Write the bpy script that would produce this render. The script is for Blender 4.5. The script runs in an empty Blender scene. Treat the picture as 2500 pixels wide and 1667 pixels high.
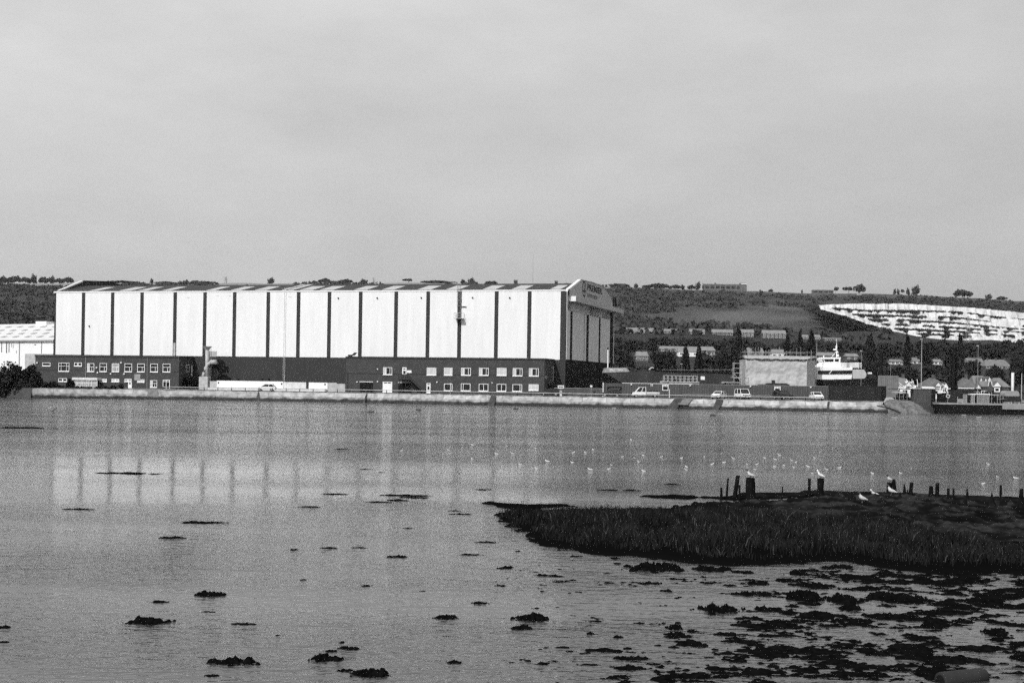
import bpy, bmesh, math, random
import numpy as np
from mathutils import Vector, Matrix, noise as mnoise
C = bpy.context.scene.collection
scene = bpy.context.scene
R = math.radians
random.seed(7); rng = np.random.default_rng(11)

# ------------------------------------------------------------------ survey of the place
FPX, ROLL, CY, EYE = 3472.0, 0.0152, 938.0, 4.2
ca, sa = math.cos(ROLL), math.sin(ROLL)
RV, UV, FV = Vector((ca, 0, sa)), Vector((-sa, 0, ca)), Vector((0, 1, 0))
EYEV = Vector((0, 0, EYE))
def ray(px, py):
    return RV * ((px - 1250) / FPX) + UV * ((CY - py) / FPX) + FV
def G(px, py, z=0.0):
    d = ray(px, py); t = (z - EYE) / d.z
    return EYEV + d * t
def D(px, py, y):
    d = ray(px, py)
    return EYEV + d * (y / d.y)
def horizon(px): return CY + (px - 1250) * math.tan(ROLL)
def XY(px, y, z):
    """point at pixel column px, depth y and height z"""
    p = D(px, horizon(px) - (z - EYE) * FPX / y, y)
    return Vector((p.x, y, z))

# ------------------------------------------------------------------ helpers
def props(o, label=None, cat=None, group=None, kind=None):
    if label: o['label'] = label
    if cat: o['category'] = cat
    if group: o['group'] = group
    if kind: o['kind'] = kind
    return o
def thing(name, label, cat, loc=(0, 0, 0), rz=0.0, group=None):
    o = bpy.data.objects.new(name, None); C.objects.link(o)
    o.location = loc; o.rotation_euler = (0, 0, rz); o.empty_display_size = 0.5
    return props(o, label, cat, group)
def kids(o): return [c for c in C.objects if c.parent == o]
def dup(root, loc, rz=0.0, label=None, scale=None):
    def cp(o, par):
        c = o.copy(); C.objects.link(c)
        if par is not None: c.parent = par
        for k in list(o.children): cp(k, c)
        return c
    r = cp(root, None); r.location = loc; r.rotation_euler = (0, 0, rz)
    if scale is not None: r.scale = scale
    if label: r['label'] = label
    return r
def obj_np(name, verts, faces, mats, parent=None, mi=None, smooth=False):
    me = bpy.data.meshes.new(name)
    verts = np.asarray(verts, dtype=np.float32); faces = np.asarray(faces, dtype=np.int32)
    n, k = faces.shape
    me.vertices.add(len(verts)); me.vertices.foreach_set('co', verts.ravel())
    me.loops.add(n * k); me.loops.foreach_set('vertex_index', faces.ravel())
    me.polygons.add(n); me.polygons.foreach_set('loop_start', np.arange(n, dtype=np.int32) * k)
    me.polygons.foreach_set('loop_total', np.full(n, k, dtype=np.int32))
    if smooth: me.polygons.foreach_set('use_smooth', np.ones(n, dtype=bool))
    if mi is not None: me.polygons.foreach_set('material_index', np.asarray(mi, dtype=np.int32))
    for m in (mats if isinstance(mats, (list, tuple)) else [mats]): me.materials.append(m)
    me.update(calc_edges=True)
    o = bpy.data.objects.new(name, me); C.objects.link(o)
    if parent is not None: o.parent = parent
    return o

class MB:
    def __init__(s): s.v, s.f, s.m = [], [], []
    def add(s, vs, fs, mi=0):
        b = len(s.v); s.v += [tuple(p) for p in vs]
        for f in fs: s.f.append([b + i for i in f]); s.m.append(mi)
        return s
    def box(s, x0, x1, y0, y1, z0, z1, mi=0):
        vs = [(x0,y0,z0),(x1,y0,z0),(x1,y1,z0),(x0,y1,z0),(x0,y0,z1),(x1,y0,z1),(x1,y1,z1),(x0,y1,z1)]
        return s.add(vs, [(0,3,2,1),(4,5,6,7),(0,1,5,4),(1,2,6,5),(2,3,7,6),(3,0,4,7)], mi)
    def prism(s, poly, ax, a0, a1, mi=0, sx=1.0, sz=1.0):
        """extrude a 2-D polygon: ax 'y' -> poly in (x,z); 'x' -> (y,z); 'z' -> (x,y)"""
        def mk(p, a):
            return {'y': (p[0], a, p[1]), 'x': (a, p[0], p[1]), 'z': (p[0], p[1], a)}[ax]
        n = len(poly)
        vs = [mk(p, a0) for p in poly] + [mk(p, a1) for p in poly]
        fs = [tuple(range(n - 1, -1, -1)), tuple(range(n, 2 * n))]
        fs += [(i, (i + 1) % n, n + (i + 1) % n, n + i) for i in range(n)]
        return s.add(vs, fs, mi)
    def loft(s, rings, mi=0, cap=True):
        n = len(rings[0]); vs = [p for r in rings for p in r]; fs = []
        for k in range(len(rings) - 1):
            for i in range(n):
                j = (i + 1) % n
                fs.append((k * n + i, k * n + j, (k + 1) * n + j, (k + 1) * n + i))
        if cap:
            fs.append(tuple(range(n - 1, -1, -1))); fs.append(tuple((len(rings) - 1) * n + i for i in range(n)))
        return s.add(vs, fs, mi)
    def tube(s, pts, r, n=6, mi=0):
        pts = [Vector(p) for p in pts]; rs = r if isinstance(r, (list, tuple)) else [r] * len(pts)
        rings = []
        for i, p in enumerate(pts):
            t = (pts[min(i + 1, len(pts) - 1)] - pts[max(i - 1, 0)]).normalized()
            a = Vector((0, 0, 1)) if abs(t.z) < .9 else Vector((1, 0, 0))
            u = t.cross(a).normalized(); w = t.cross(u).normalized()
            rings.append([tuple(p + (u * math.cos(2 * math.pi * k / n) + w * math.sin(2 * math.pi * k / n)) * rs[i]) for k in range(n)])
        return s.loft(rings, mi)
    def quad(s, a, b, c, d, mi=0): return s.add([a, b, c, d], [(0, 1, 2, 3)], mi)
    def build(s, name, mats, parent=None, smooth=False, bevel=0.0, loc=None, rz=None):
        me = bpy.data.meshes.new(name); me.from_pydata(s.v, [], s.f)
        for m in (mats if isinstance(mats, (list, tuple)) else [mats]): me.materials.append(m)
        me.polygons.foreach_set('material_index', s.m)
        bm = bmesh.new(); bm.from_mesh(me)
        bmesh.ops.recalc_face_normals(bm, faces=bm.faces)
        if bevel: bmesh.ops.bevel(bm, geom=[e for e in bm.edges if e.is_manifold and e.calc_face_angle(0) > .5], offset=bevel, segments=2, affect='EDGES', clamp_overlap=True)
        if smooth:
            for f in bm.faces: f.smooth = True
        bm.to_mesh(me); bm.free(); me.update()
        o = bpy.data.objects.new(name, me); C.objects.link(o)
        if parent is not None: o.parent = parent
        if loc is not None: o.location = loc
        if rz is not None: o.rotation_euler = (0, 0, rz)
        return o

def text_mesh(s, size, depth, name, m, parent, mat4, xscale=1.0, bold=0.0):
    cu = bpy.data.curves.new('lettering', 'FONT'); cu.body = s; cu.size = size; cu.extrude = depth; cu.offset = bold
    cu.align_x = 'LEFT'; cu.resolution_u = 3
    t = bpy.data.objects.new('lettering', cu); C.objects.link(t)
    dg = bpy.context.evaluated_depsgraph_get(); dg.update()
    me = bpy.data.meshes.new_from_object(t.evaluated_get(dg))
    bpy.data.objects.remove(t); bpy.data.curves.remove(cu)
    me.transform(Matrix.Diagonal((xscale, 1, 1, 1))); me.transform(mat4)
    me.materials.clear(); me.materials.append(m)
    o = bpy.data.objects.new(name, me); C.objects.link(o); o.parent = parent
    return o

# numpy value noise -------------------------------------------------
_perm = np.random.default_rng(3).random((256, 256)).astype(np.float32)
def vnoise(x, y):
    xi = np.floor(x).astype(int); yi = np.floor(y).astype(int)
    fx = x - xi; fy = y - yi
    fx = fx * fx * (3 - 2 * fx); fy = fy * fy * (3 - 2 * fy)
    a = _perm[xi & 255, yi & 255]; b = _perm[(xi + 1) & 255, yi & 255]
    c = _perm[xi & 255, (yi + 1) & 255]; d = _perm[(xi + 1) & 255, (yi + 1) & 255]
    return (a * (1 - fx) + b * fx) * (1 - fy) + (c * (1 - fx) + d * fx) * fy
def fbm(x, y, o=4, g=.5):
    s = 0; a = 1; t = 0
    for k in range(o):
        s = s + a * vnoise(x + 17.3 * k, y - 9.1 * k); t += a; a *= g; x = x * 2.03; y = y * 2.03
    return s / t

# ------------------------------------------------------------------ materials (everything is neutral grey, as the film saw it)
def mat(name, v, rough=.8, var=.15, scale=1.0, bump=0.0, spec=.3, metal=0.0, stretch=(1, 1, 1), detail=5, bdist=.02):
    m = bpy.data.materials.new(name); m.use_nodes = True
    nt = m.node_tree; N = nt.nodes; L = nt.links; b = N['Principled BSDF']
    b.inputs['Roughness'].default_value = rough; b.inputs['Metallic'].default_value = metal
    b.inputs['Specular IOR Level'].default_value = spec
    tc = N.new('ShaderNodeTexCoord'); mp = N.new('ShaderNodeMapping'); mp.inputs['Scale'].default_value = stretch
    L.new(tc.outputs['Object'], mp.inputs['Vector'])
    nz = N.new('ShaderNodeTexNoise'); nz.inputs['Scale'].default_value = scale; nz.inputs['Detail'].default_value = detail
    nz.inputs['Roughness'].default_value = .65
    L.new(mp.outputs[0], nz.inputs['Vector'])
    cr = N.new('ShaderNodeValToRGB'); lo, hi = max(v * (1 - var), 0), min(v * (1 + var), .95)
    cr.color_ramp.elements[0].position = .3; cr.color_ramp.elements[1].position = .7
    cr.color_ramp.elements[0].color = (lo, lo, lo, 1); cr.color_ramp.elements[1].color = (hi, hi, hi, 1)
    L.new(nz.outputs['Fac'], cr.inputs['Fac']); L.new(cr.outputs['Color'], b.inputs['Base Color'])
    if bump:
        bp = N.new('ShaderNodeBump'); bp.inputs['Strength'].default_value = bump; bp.inputs['Distance'].default_value = bdist
        L.new(nz.outputs['Fac'], bp.inputs['Height']); L.new(bp.outputs[0], b.inputs['Normal'])
    m['cr'] = 1
    return m
def brick_mat(name, v):
    m = mat(name, v, .9, .2, .6)
    nt = m.node_tree; N = nt.nodes; L = nt.links; b = N['Principled BSDF']
    cr = [n for n in N if n.type == 'VALTORGB'][0]
    tc = [n for n in N if n.type == 'TEX_COORD'][0]
    sep = N.new('ShaderNodeSeparateXYZ'); add = N.new('ShaderNodeMath'); add.operation = 'ADD'; cmb = N.new('ShaderNodeCombineXYZ')
    L.new(tc.outputs['Object'], sep.inputs[0]); L.new(sep.outputs['X'], add.inputs[0]); L.new(sep.outputs['Y'], add.inputs[1])
    L.new(add.outputs[0], cmb.inputs['X']); L.new(sep.outputs['Z'], cmb.inputs['Y'])
    br = N.new('ShaderNodeTexBrick'); br.inputs['Scale'].default_value = 1.0
    br.inputs['Brick Width'].default_value = .225; br.inputs['Row Height'].default_value = .075; br.inputs['Mortar Size'].default_value = .01
    br.inputs['Color1'].default_value = (.75, .75, .75, 1); br.inputs['Color2'].default_value = (1.2, 1.2, 1.2, 1); br.inputs['Mortar'].default_value = (1.6, 1.6, 1.6, 1)
    L.new(cmb.outputs[0], br.inputs['Vector'])
    mx = N.new('ShaderNodeMix'); mx.data_type = 'RGBA'; mx.blend_type = 'MULTIPLY'; mx.inputs[0].default_value = 1
    L.new(cr.outputs['Color'], mx.inputs[6]); L.new(br.outputs['Color'], mx.inputs[7])
    L.new(mx.outputs[2], b.inputs['Base Color'])
    return m
M = {}
def mk(name, *a, **k): M[name] = mat(name, *a, **k)
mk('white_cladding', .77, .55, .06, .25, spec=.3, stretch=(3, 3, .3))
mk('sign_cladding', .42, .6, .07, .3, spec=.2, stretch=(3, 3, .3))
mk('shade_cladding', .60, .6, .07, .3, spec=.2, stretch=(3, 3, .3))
mk('dark_cladding', .034, .6, .12, .5, spec=.2, stretch=(4, 4, .3))
mk('black_door', .012, .7, .2, .5, spec=.05)
mk('roof_sheet', .034, .7, .2, .3, spec=.2)
mk('rooflight', .44, .5, .1, .5, spec=.3)
mk('boat_white', .88, .4, .04, 2., spec=.4)
mk('white_paint', .8, .45, .06, 2., spec=.4)
mk('off_white', .62, .6, .18, 1.5, spec=.3)
mk('grey_steel', .28, .5, .2, 1.5, spec=.4)
mk('galvanised', .42, .5, .25, 1.2, spec=.4)
mk('dark_steel', .022, .6, .35, 1.2, spec=.25)
mk('black_steel', .008, .65, .4, 1.2, spec=.15)
mk('glass', .012, .12, .3, .6, spec=.5)
mk('blind', .5, .8, .1, 2.)
mk('half_blind', .35, .8, .4, 1.6)
M['brick'] = brick_mat('brick', .045)
M['house_brick'] = brick_mat('house_brick', .06)
mk('coping', .035, .8, .2, 1.)
mk('tyre', .012, .8, .2, 6.)
mk('dark_paint', .03, .3, .1, 2., spec=.5)
mk('dark_hull', .034, .6, .45, .35, spec=.2, stretch=(1, 1, .35))
mk('bow_paint', .30, .8, .45, 1.6, stretch=(1, 1, .5))
mk('fence_sheet', .08, .7, .2, .6, spec=.2, stretch=(2, 2, .25))
mk('container_dark', .022, .65, .3, .8, spec=.2, stretch=(2, 2, .3))
mk('container_grey', .07, .65, .3, .8, spec=.2, stretch=(2, 2, .3))
mk('tarpaulin', .46, .8, .10, 2.5, .3, spec=.1, bdist=.1)
mk('tarp_roof', .42, .75, .2, 1.5, .2)
mk('tile_roof', .11, .9, .3, .7, .3)
mk('pale_roof', .21, .9, .25, .5)
mk('slate_roof', .17, .9, .25, .6)
mk('render_wall', .75, .8, .1, .8)
mk('timber', .010, .95, .5, 4., .6, spec=.0)
mk('bark', .04, .95, .3, 3., .4)
mk('leaf', .030, .8, .45, .35, spec=.15)
mk('leaf_dark', .022, .8, .5, .5, spec=.05)
mk('leaf_wood', .030, .85, .45, .2, spec=.0)
mk('leaf_poplar', .022, .85, .5, 1.5, spec=.0)
mk('leaf_far', .045, .9, .35, .06, spec=.05)
mk('scrub_leaf', .052, .9, .4, .05, spec=.0)
mk('bush_leaf', .018, .8, .6, .9, spec=.12)
mk('gull_white', .62, .7, .04, 8.)
mk('gull_grey', .32, .7, .1, 8.)
mk('gull_dark', .03, .6, .2, 8.)
mk('gull_leg', .1, .6, .1, 8.)
mk('weed', .0045, .95, .6, 9., 1.0, spec=.0, bdist=.03)
mk('blade', .017, .9, .5, .8, spec=.0)
mk('pale_blade', .07, .8, .3, 2., spec=.0)
mk('pipe_concrete', .02, .85, .35, 3., .4)
mk('asphalt', .16, .9, .25, .4, .2)
mk('crate_wood', .34, .85, .25, 5.)
mk('plant_steel', .03, .6, .5, 1.5, spec=.3)

# sea wall concrete: pale, streaked, with a dark tide line near the water (a stain that stays put)
def seawall_mat():
    m = mat('sea_wall_concrete', .37, .95, .5, .9, .8, spec=.1, stretch=(1, 1, 1), bdist=.15, detail=10)
    nt = m.node_tree; N = nt.nodes; L = nt.links; b = N['Principled BSDF']
    cr = [n for n in N if n.type == 'VALTORGB'][0]; tc = [n for n in N if n.type == 'TEX_COORD'][0]
    sep = N.new('ShaderNodeSeparateXYZ'); L.new(tc.outputs['Object'], sep.inputs[0])
    n2 = N.new('ShaderNodeTexNoise'); n2.inputs['Scale'].default_value = .7; n2.inputs['Detail'].default_value = 6; L.new(tc.outputs['Object'], n2.inputs['Vector'])
    ma = N.new('ShaderNodeMath'); ma.operation = 'MULTIPLY_ADD'; ma.inputs[1].default_value = -.9; L.new(n2.outputs['Fac'], ma.inputs[0]); L.new(sep.outputs['Z'], ma.inputs[2])
    rp = N.new('ShaderNodeValToRGB'); rp.color_ramp.elements[0].position = 0.0; rp.color_ramp.elements[1].position = .45
    rp.color_ramp.elements[0].color = (.1, .1, .1, 1); rp.color_ramp.elements[1].color = (1, 1, 1, 1)
    L.new(ma.outputs[0], rp.inputs['Fac'])
    mx = N.new('ShaderNodeMix'); mx.data_type = 'RGBA'; mx.blend_type = 'MULTIPLY'; mx.inputs[0].default_value = 1
    L.new(cr.outputs['Color'], mx.inputs[6]); L.new(rp.outputs['Color'], mx.inputs[7])
    # slab joints cast in the concrete
    cmb = N.new('ShaderNodeCombineXYZ'); L.new(sep.outputs['X'], cmb.inputs['X']); L.new(sep.outputs['Z'], cmb.inputs['Y'])
    br = N.new('ShaderNodeTexBrick'); br.offset = .35; br.inputs['Scale'].default_value = 1; br.inputs['Brick Width'].default_value = 4.6; br.inputs['Row Height'].default_value = .95; br.inputs['Mortar Size'].default_value = .045
    br.inputs['Color1'].default_value = (.88, .88, .88, 1); br.inputs['Color2'].default_value = (1.1, 1.1, 1.1, 1); br.inputs['Mortar'].default_value = (.45, .45, .45, 1); L.new(cmb.outputs[0], br.inputs['Vector'])
    m2 = N.new('ShaderNodeMix'); m2.data_type = 'RGBA'; m2.blend_type = 'MULTIPLY'; m2.inputs[0].default_value = 1
    L.new(mx.outputs[2], m2.inputs[6]); L.new(br.outputs['Color'], m2.inputs[7]); L.new(m2.outputs[2], b.inputs['Base Color'])
    return m
M['seawall'] = seawall_mat()

# ------------------------------------------------------------------ camera
cam_d = bpy.data.cameras.new('camera'); cam = bpy.data.objects.new('camera', cam_d); C.objects.link(cam)
cam_d.sensor_width = 36; cam_d.lens = FPX / 2500 * 36; cam_d.shift_y = (CY - 833.5) / 2500
cam_d.clip_start = .5; cam_d.clip_end = 20000
mw = Matrix((RV, UV, -FV)).transposed().to_4x4(); mw.translation = EYEV
cam.matrix_world = mw; scene.camera = cam

# ------------------------------------------------------------------ light
SUN_EL, SUN_AZ = R(40), R(32)            # sun behind the viewer, to the left
sdir = Vector((-math.sin(SUN_AZ) * math.cos(SUN_EL), -math.cos(SUN_AZ) * math.cos(SUN_EL), math.sin(SUN_EL)))
sl = bpy.data.lights.new('sun', 'SUN'); sl.energy = 3.3; sl.angle = R(.5); sl.color = (1, 1, 1)
so = bpy.data.objects.new('sun', sl); C.objects.link(so); so.rotation_euler = (-sdir).to_track_quat('-Z', 'Y').to_euler(); so.location = (-60, -80, 120)
w = bpy.data.worlds.new('World'); scene.world = w; w.use_nodes = True
nt = w.node_tree; N = nt.nodes; L = nt.links; bg = N['Background']
sky = N.new('ShaderNodeTexSky'); sky.sky_type = 'NISHITA'; sky.sun_disc = False
sky.sun_elevation = SUN_EL; sky.sun_rotation = math.atan2(sdir.x, sdir.y); sky.air_density = 1.0; sky.dust_density = 2.5
bw = N.new('ShaderNodeRGBToBW'); L.new(sky.outputs[0], bw.inputs[0])
# thin even cloud veil over the clear sky: flattens it and mottles it
tc = N.new('ShaderNodeTexCoord'); nz = N.new('ShaderNodeTexNoise'); nz.inputs['Scale'].default_value = 4.0; nz.inputs['Detail'].default_value = 12; nz.inputs['Roughness'].default_value = .62
mp = N.new('ShaderNodeMapping'); mp.inputs['Scale'].default_value = (1, 1, 2.6); L.new(tc.outputs['Generated'], mp.inputs[0]); L.new(mp.outputs[0], nz.inputs['Vector'])
rp = N.new('ShaderNodeMapRange'); rp.inputs['From Min'].default_value = .25; rp.inputs['From Max'].default_value = .75
rp.inputs['To Min'].default_value = .85; rp.inputs['To Max'].default_value = 1.14
L.new(nz.outputs['Fac'], rp.inputs['Value'])
mx = N.new('ShaderNodeMix'); mx.data_type = 'FLOAT'; mx.inputs[0].default_value = .8
# the veil is brightest high up and to the west (left), as seen in the photograph
sp_ = N.new('ShaderNodeSeparateXYZ'); L.new(tc.outputs['Generated'], sp_.inputs[0])
def fma(v, k, c):
    n_ = N.new('ShaderNodeMath'); n_.operation = 'MULTIPLY_ADD'; n_.inputs[1].default_value = k
    L.new(v, n_.inputs[0])
    if isinstance(c, (int, float)): n_.inputs[2].default_value = c
    else: L.new(c, n_.inputs[2])
    return n_.outputs[0]
lum = fma(sp_.outputs['X'], -2.0, fma(sp_.outputs['Z'], 9.8, 4.85))
cl_ = N.new('ShaderNodeClamp'); cl_.inputs['Min'].default_value = 3.6; cl_.inputs['Max'].default_value = 8.2; L.new(lum, cl_.inputs[0])
ml_ = N.new('ShaderNodeMath'); ml_.operation = 'MULTIPLY'; L.new(cl_.outputs[0], ml_.inputs[0]); L.new(rp.outputs[0], ml_.inputs[1])
L.new(bw.outputs[0], mx.inputs[2]); L.new(ml_.outputs[0], mx.inputs[3])
L.new(mx.outputs[0], bg.inputs['Color']); bg.inputs['Strength'].default_value = .1
vs = scene.view_settings; vs.view_transform = 'Standard'; vs.look = 'None'; vs.gamma = 1; vs.exposure = 0; vs.use_curve_mapping = False
scene.cycles.use_denoising = False
scene.cycles.use_adaptive_sampling = True; scene.cycles.adaptive_threshold = .24; scene.cycles.adaptive_min_samples = 20
scene.cycles.max_bounces = 6; scene.cycles.diffuse_bounces = 2; scene.cycles.glossy_bounces = 3; scene.cycles.caustics_reflective = False
# ------------------------------------------------------------------ terrain, water, quay
GZ = 2.0
_pd = np.array([300, 380, 450, 700, 1000, 1250, 1800, 2200, 2400, 3600.])
_pz = np.array([1.0, 1.5, 4.0, 17, 42, 58, 112, 159, 160, 110.])
def ridge_k(X):
    return np.interp(X, [-1600, -800, -500, 0, 170, 420, 620, 800, 1500], [.90, .925, .96, 1.0, .985, .955, .955, .905, .86])
def terr_np(X, Yd):
    z = np.interp(Yd, _pd, _pz)
    far = np.clip((Yd - 600) / 900, 0, 1)
    z = z * (1 - far + far * ridge_k(X))
    z = z + far * (1 - .75 * np.clip((Yd - 1950) / 250, 0, 1)) * (fbm(X / 170 + 5, Yd / 210 + 3, 4) - .5) * (20 - 13 * np.clip((X - 250) / 150, 0, 1))
    z = z + np.clip((Yd - 500) / 500, 0, 1) * (fbm(X / 38, Yd / 38, 3) - .5) * 3
    return z
def terr(x, y): return float(terr_np(np.array([x], float), np.array([y], float))[0])
def T(px, py, y0=380, y1=2600):
    """where the line of sight through a pixel meets the hill"""
    d = ray(px, py); ys = np.arange(y0, y1, 4.0)
    zs = EYE + d.z / d.y * ys; tz = terr_np(d.x / d.y * ys, ys)
    k = np.argmax(tz >= zs) if (tz >= zs).any() else int(np.argmin(zs - tz))
    return Vector((d.x / d.y * ys[k], ys[k], tz[k]))
QX = [1996, 2060, 2108, 2130, 2190, 2200, 2260, 2330, 2340, 2420, 2440, 2480, 2500, 2560, 2700]
def q_top(px): return np.interp(px, [1990, 2080, 2200, 2330, 2440, 2500, 2560, 2700], [745, 741.5, 741.5, 748, 758, 764, 769, 780])
def q_low(px): return np.interp(px, [1990, 2060, 2130, 2190, 2260, 2340, 2420, 2500, 2560, 2700], [744, 764, 787, 808, 823, 829, 827, 836, 842, 856])
_lx = [1996, 2108, 2200, 2330, 2480, 2560, 2700]
Q_LINES = [[752, 761, 761, 763, 780, 786, 796], [764, 772, 774, 777, 795, 801, 810], [775, 783, 784, 791, 804, 809, 818], [788, 794, 795, 802, 812, 817, 826], [800, 806, 806, 812, 821, 826, 835], [812, 818, 818, 821, 829, 834, 844]]
Q_Y = [1560, 1500, 1440, 1380, 1320, 1260, 1200]                 # depth of each working face, top bench first
def proj(X, Yd, Z):
    u_ = X / Yd; v_ = (Z - EYE) / Yd
    return 1250 + (ca * u_ + sa * v_) * FPX, CY - (-sa * u_ + ca * v_) * FPX
def z_at(px, py, y): return EYE + (CY + (px - 1250) * ROLL - py) * y / FPX
def in_poly(x, y, poly):
    r = np.zeros_like(x, bool); n = len(poly)
    for i in range(n):
        (x0, y0), (x1, y1) = poly[i], poly[i - 1]
        c = ((y0 > y) != (y1 > y)) & (x < (x1 - x0) * (y - y0) / (y1 - y0 + 1e-12) + x0)
        r ^= c
    return r
GRASS = [(p.x, p.y) for p in (T(a, b) for a, b in [(1560, 770), (1640, 752), (1700, 748), (1790, 765), (1830, 740), (1900, 728), (1960, 745), (1990, 775), (2090, 800), (2160, 822), (2150, 832), (2040, 815), (1900, 808), (1700, 800), (1560, 792), (1530, 782)])]
def dist_in(x, y, poly):
    d = np.full(x.shape, 1e9)
    for i in range(len(poly)):
        ax, ay = poly[i - 1]; bx, by = poly[i]; t = np.clip(((x - ax) * (bx - ax) + (y - ay) * (by - ay)) / ((bx - ax) ** 2 + (by - ay) ** 2 + 1e-9), 0, 1)
        d = np.minimum(d, np.hypot(x - ax - t * (bx - ax), y - ay - t * (by - ay)))
    return np.where(in_poly(x, y, poly), d, -d)
def grid(x0, x1, nx, y0, y1, ny):
    xs = np.linspace(x0, x1, nx); ys = np.linspace(y0, y1, ny)
    X, Yg = np.meshgrid(xs, ys); i = np.arange((ny - 1) * nx).reshape(ny - 1, nx)[:, :-1].ravel()
    return X.ravel(), Yg.ravel(), np.stack([i, i + 1, i + nx + 1, i + nx], 1)

def hill_mat():
    m = mat('hill_grass', .055, .95, .3, .03, spec=.05)
    nt = m.node_tree; N = nt.nodes; L = nt.links; b = N['Principled BSDF']; cr = [n for n in N if n.type == 'VALTORGB'][0]
    at = N.new('ShaderNodeAttribute'); at.attribute_name = 'cover'
    n2 = N.new('ShaderNodeTexNoise'); n2.inputs['Scale'].default_value = .35; n2.inputs['Detail'].default_value = 6
    tc = [n for n in N if n.type == 'TEX_COORD'][0]; L.new(tc.outputs['Object'], n2.inputs['Vector'])
    mm = N.new('ShaderNodeMath'); mm.operation = 'MULTIPLY'; L.new(at.outputs['Fac'], mm.inputs[0])
    mr = N.new('ShaderNodeMapRange'); mr.inputs['To Min'].default_value = .4; mr.inputs['To Max'].default_value = 1.6; L.new(n2.outputs['Fac'], mr.inputs['Value']); L.new(mr.outputs[0], mm.inputs[1])
    L.new(mm.outputs[0], b.inputs['Base Color'])
    return m
M['hill'] = hill_mat()
X, Yg, F_ = grid(-1700, 1500, 230, 330, 3500, 250)
Z = terr_np(X, Yg)
pxh, _ = proj(X, Yg, Z)                                            # the quarry floor is dug out below its lowest face
dig = (pxh > 1985) & (Yg > 900) & (Yg < 1580)
Z = np.where(dig, np.minimum(Z, z_at(pxh, q_low(pxh) + 2.5, Yg)), Z)
hill = obj_np('hill', np.stack([X, Yg, Z], 1), F_, M['hill'], smooth=True); props(hill, kind='structure')
cov = np.full(len(X), .040); ing = in_poly(X, Yg, GRASS)
cov[ing] = .022 + .098 * fbm(X[ing] / 45, Yg[ing] / 80, 4)
cov[(Yg > 2080)] = np.where(vnoise(X[Yg > 2080] / 120, Yg[Yg > 2080] / 160) > .35, .22, .07)
cov[(Yg > 2080) & (X > 170)] = .07
cov[(Yg < 1280)] = .032; cov[Yg < 600] = .03
a = hill.data.attributes.new('cover', 'FLOAT', 'POINT'); a.data.foreach_set('value', cov.astype(np.float32))

# chalk quarry: seven working faces with level ledges between them
def chalk_mat():
    return mat('chalk', .54, .95, .30, .16, .8, spec=.1, stretch=(1, 1, .25), detail=8, bdist=1.0)
M['chalk'] = chalk_mat()
qpx = np.linspace(1996, 2640, 330); nq = len(qpx)
hor = CY + (qpx - 1250) * ROLL
lines = [q_top(qpx)] + [np.interp(qpx, _lx, l) for l in Q_LINES] + [np.full(nq, 900.)]
lines = [np.minimum(l, q_low(qpx)) for l in lines]
rows = []
g_ = np.random.default_rng(12)
for k in range(7):
    upper, lower, y = lines[k], lines[k + 1], Q_Y[k]
    wob = (fbm(qpx / 9 + 40 * k, np.full(nq, 3.0 + k), 4) - .5)
    up_ = np.minimum(upper + (wob * 4.0 if k else wob * 1.6), lower)
    zu = EYE + (hor - up_) * y / FPX; zl = EYE + (hor - lower) * (y - 5) / FPX - 3.0
    dep = y + (fbm(qpx / 14 + 7 * k, np.full(nq, 9.0), 3) - .5) * 14
    back = (Q_Y[k - 1] + 4) if k else 1760
    xs_ = (qpx - 1250) / FPX
    ledge_row = np.stack([xs_ * y, np.full(nq, float(back)), zu + .2], 1)
    rows.append(ledge_row)
    for t in (0, .33, .66, 1.0):
        jit = (fbm(qpx / 5 + 13 * k, np.full(nq, t * 5 + k), 3) - .5) * 5
        d_ = dep - 5 * t + jit
        rows.append(np.stack([xs_ * y, d_, zu + (zl - zu) * t], 1))
Vq = np.concatenate(rows); nr = len(rows)
ii = np.arange((nr - 1) * nq).reshape(nr - 1, nq)[:, :-1].ravel()
Fq = np.stack([ii, ii + 1, ii + nq + 1, ii + nq], 1)
qo = obj_np('chalk_quarry', Vq, Fq, M['chalk']); props(qo, kind='structure')

# leafy clumps -------------------------------------------------------
def leaf_cloud(centres, radii, n_each, leaf, flat=1.0, seed=1):
    """many small leaf-clump faces spread through ellipsoids; returns verts, faces"""
    g = np.random.default_rng(seed)
    cs = np.repeat(np.asarray(centres, float), n_each, 0); rs = np.repeat(np.asarray(radii, float), n_each, 0)
    d = g.normal(size=cs.shape); d /= np.linalg.norm(d, axis=1, keepdims=True) + 1e-9
    rad = (.55 + .5 * g.random((len(cs), 1)))
    p = cs + d * rad * rs
    a = g.normal(size=cs.shape) + d * .3; a /= np.linalg.norm(a, axis=1, keepdims=True)
    t = g.normal(size=cs.shape); u_ = np.cross(a, t); u_ /= np.linalg.norm(u_, axis=1, keepdims=True); v_ = np.cross(a, u_)
    s = leaf * (.5 + g.random((len(cs), 1)))
    v = np.stack([p - u_ * s - v_ * s * .6, p + u_ * s * .7 - v_ * s * .8, p + u_ * s + v_ * s * .7, p - u_ * s * .6 + v_ * s], 1).reshape(-1, 3)
    f = np.arange(len(v)).reshape(-1, 4)
    return v, f
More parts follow.
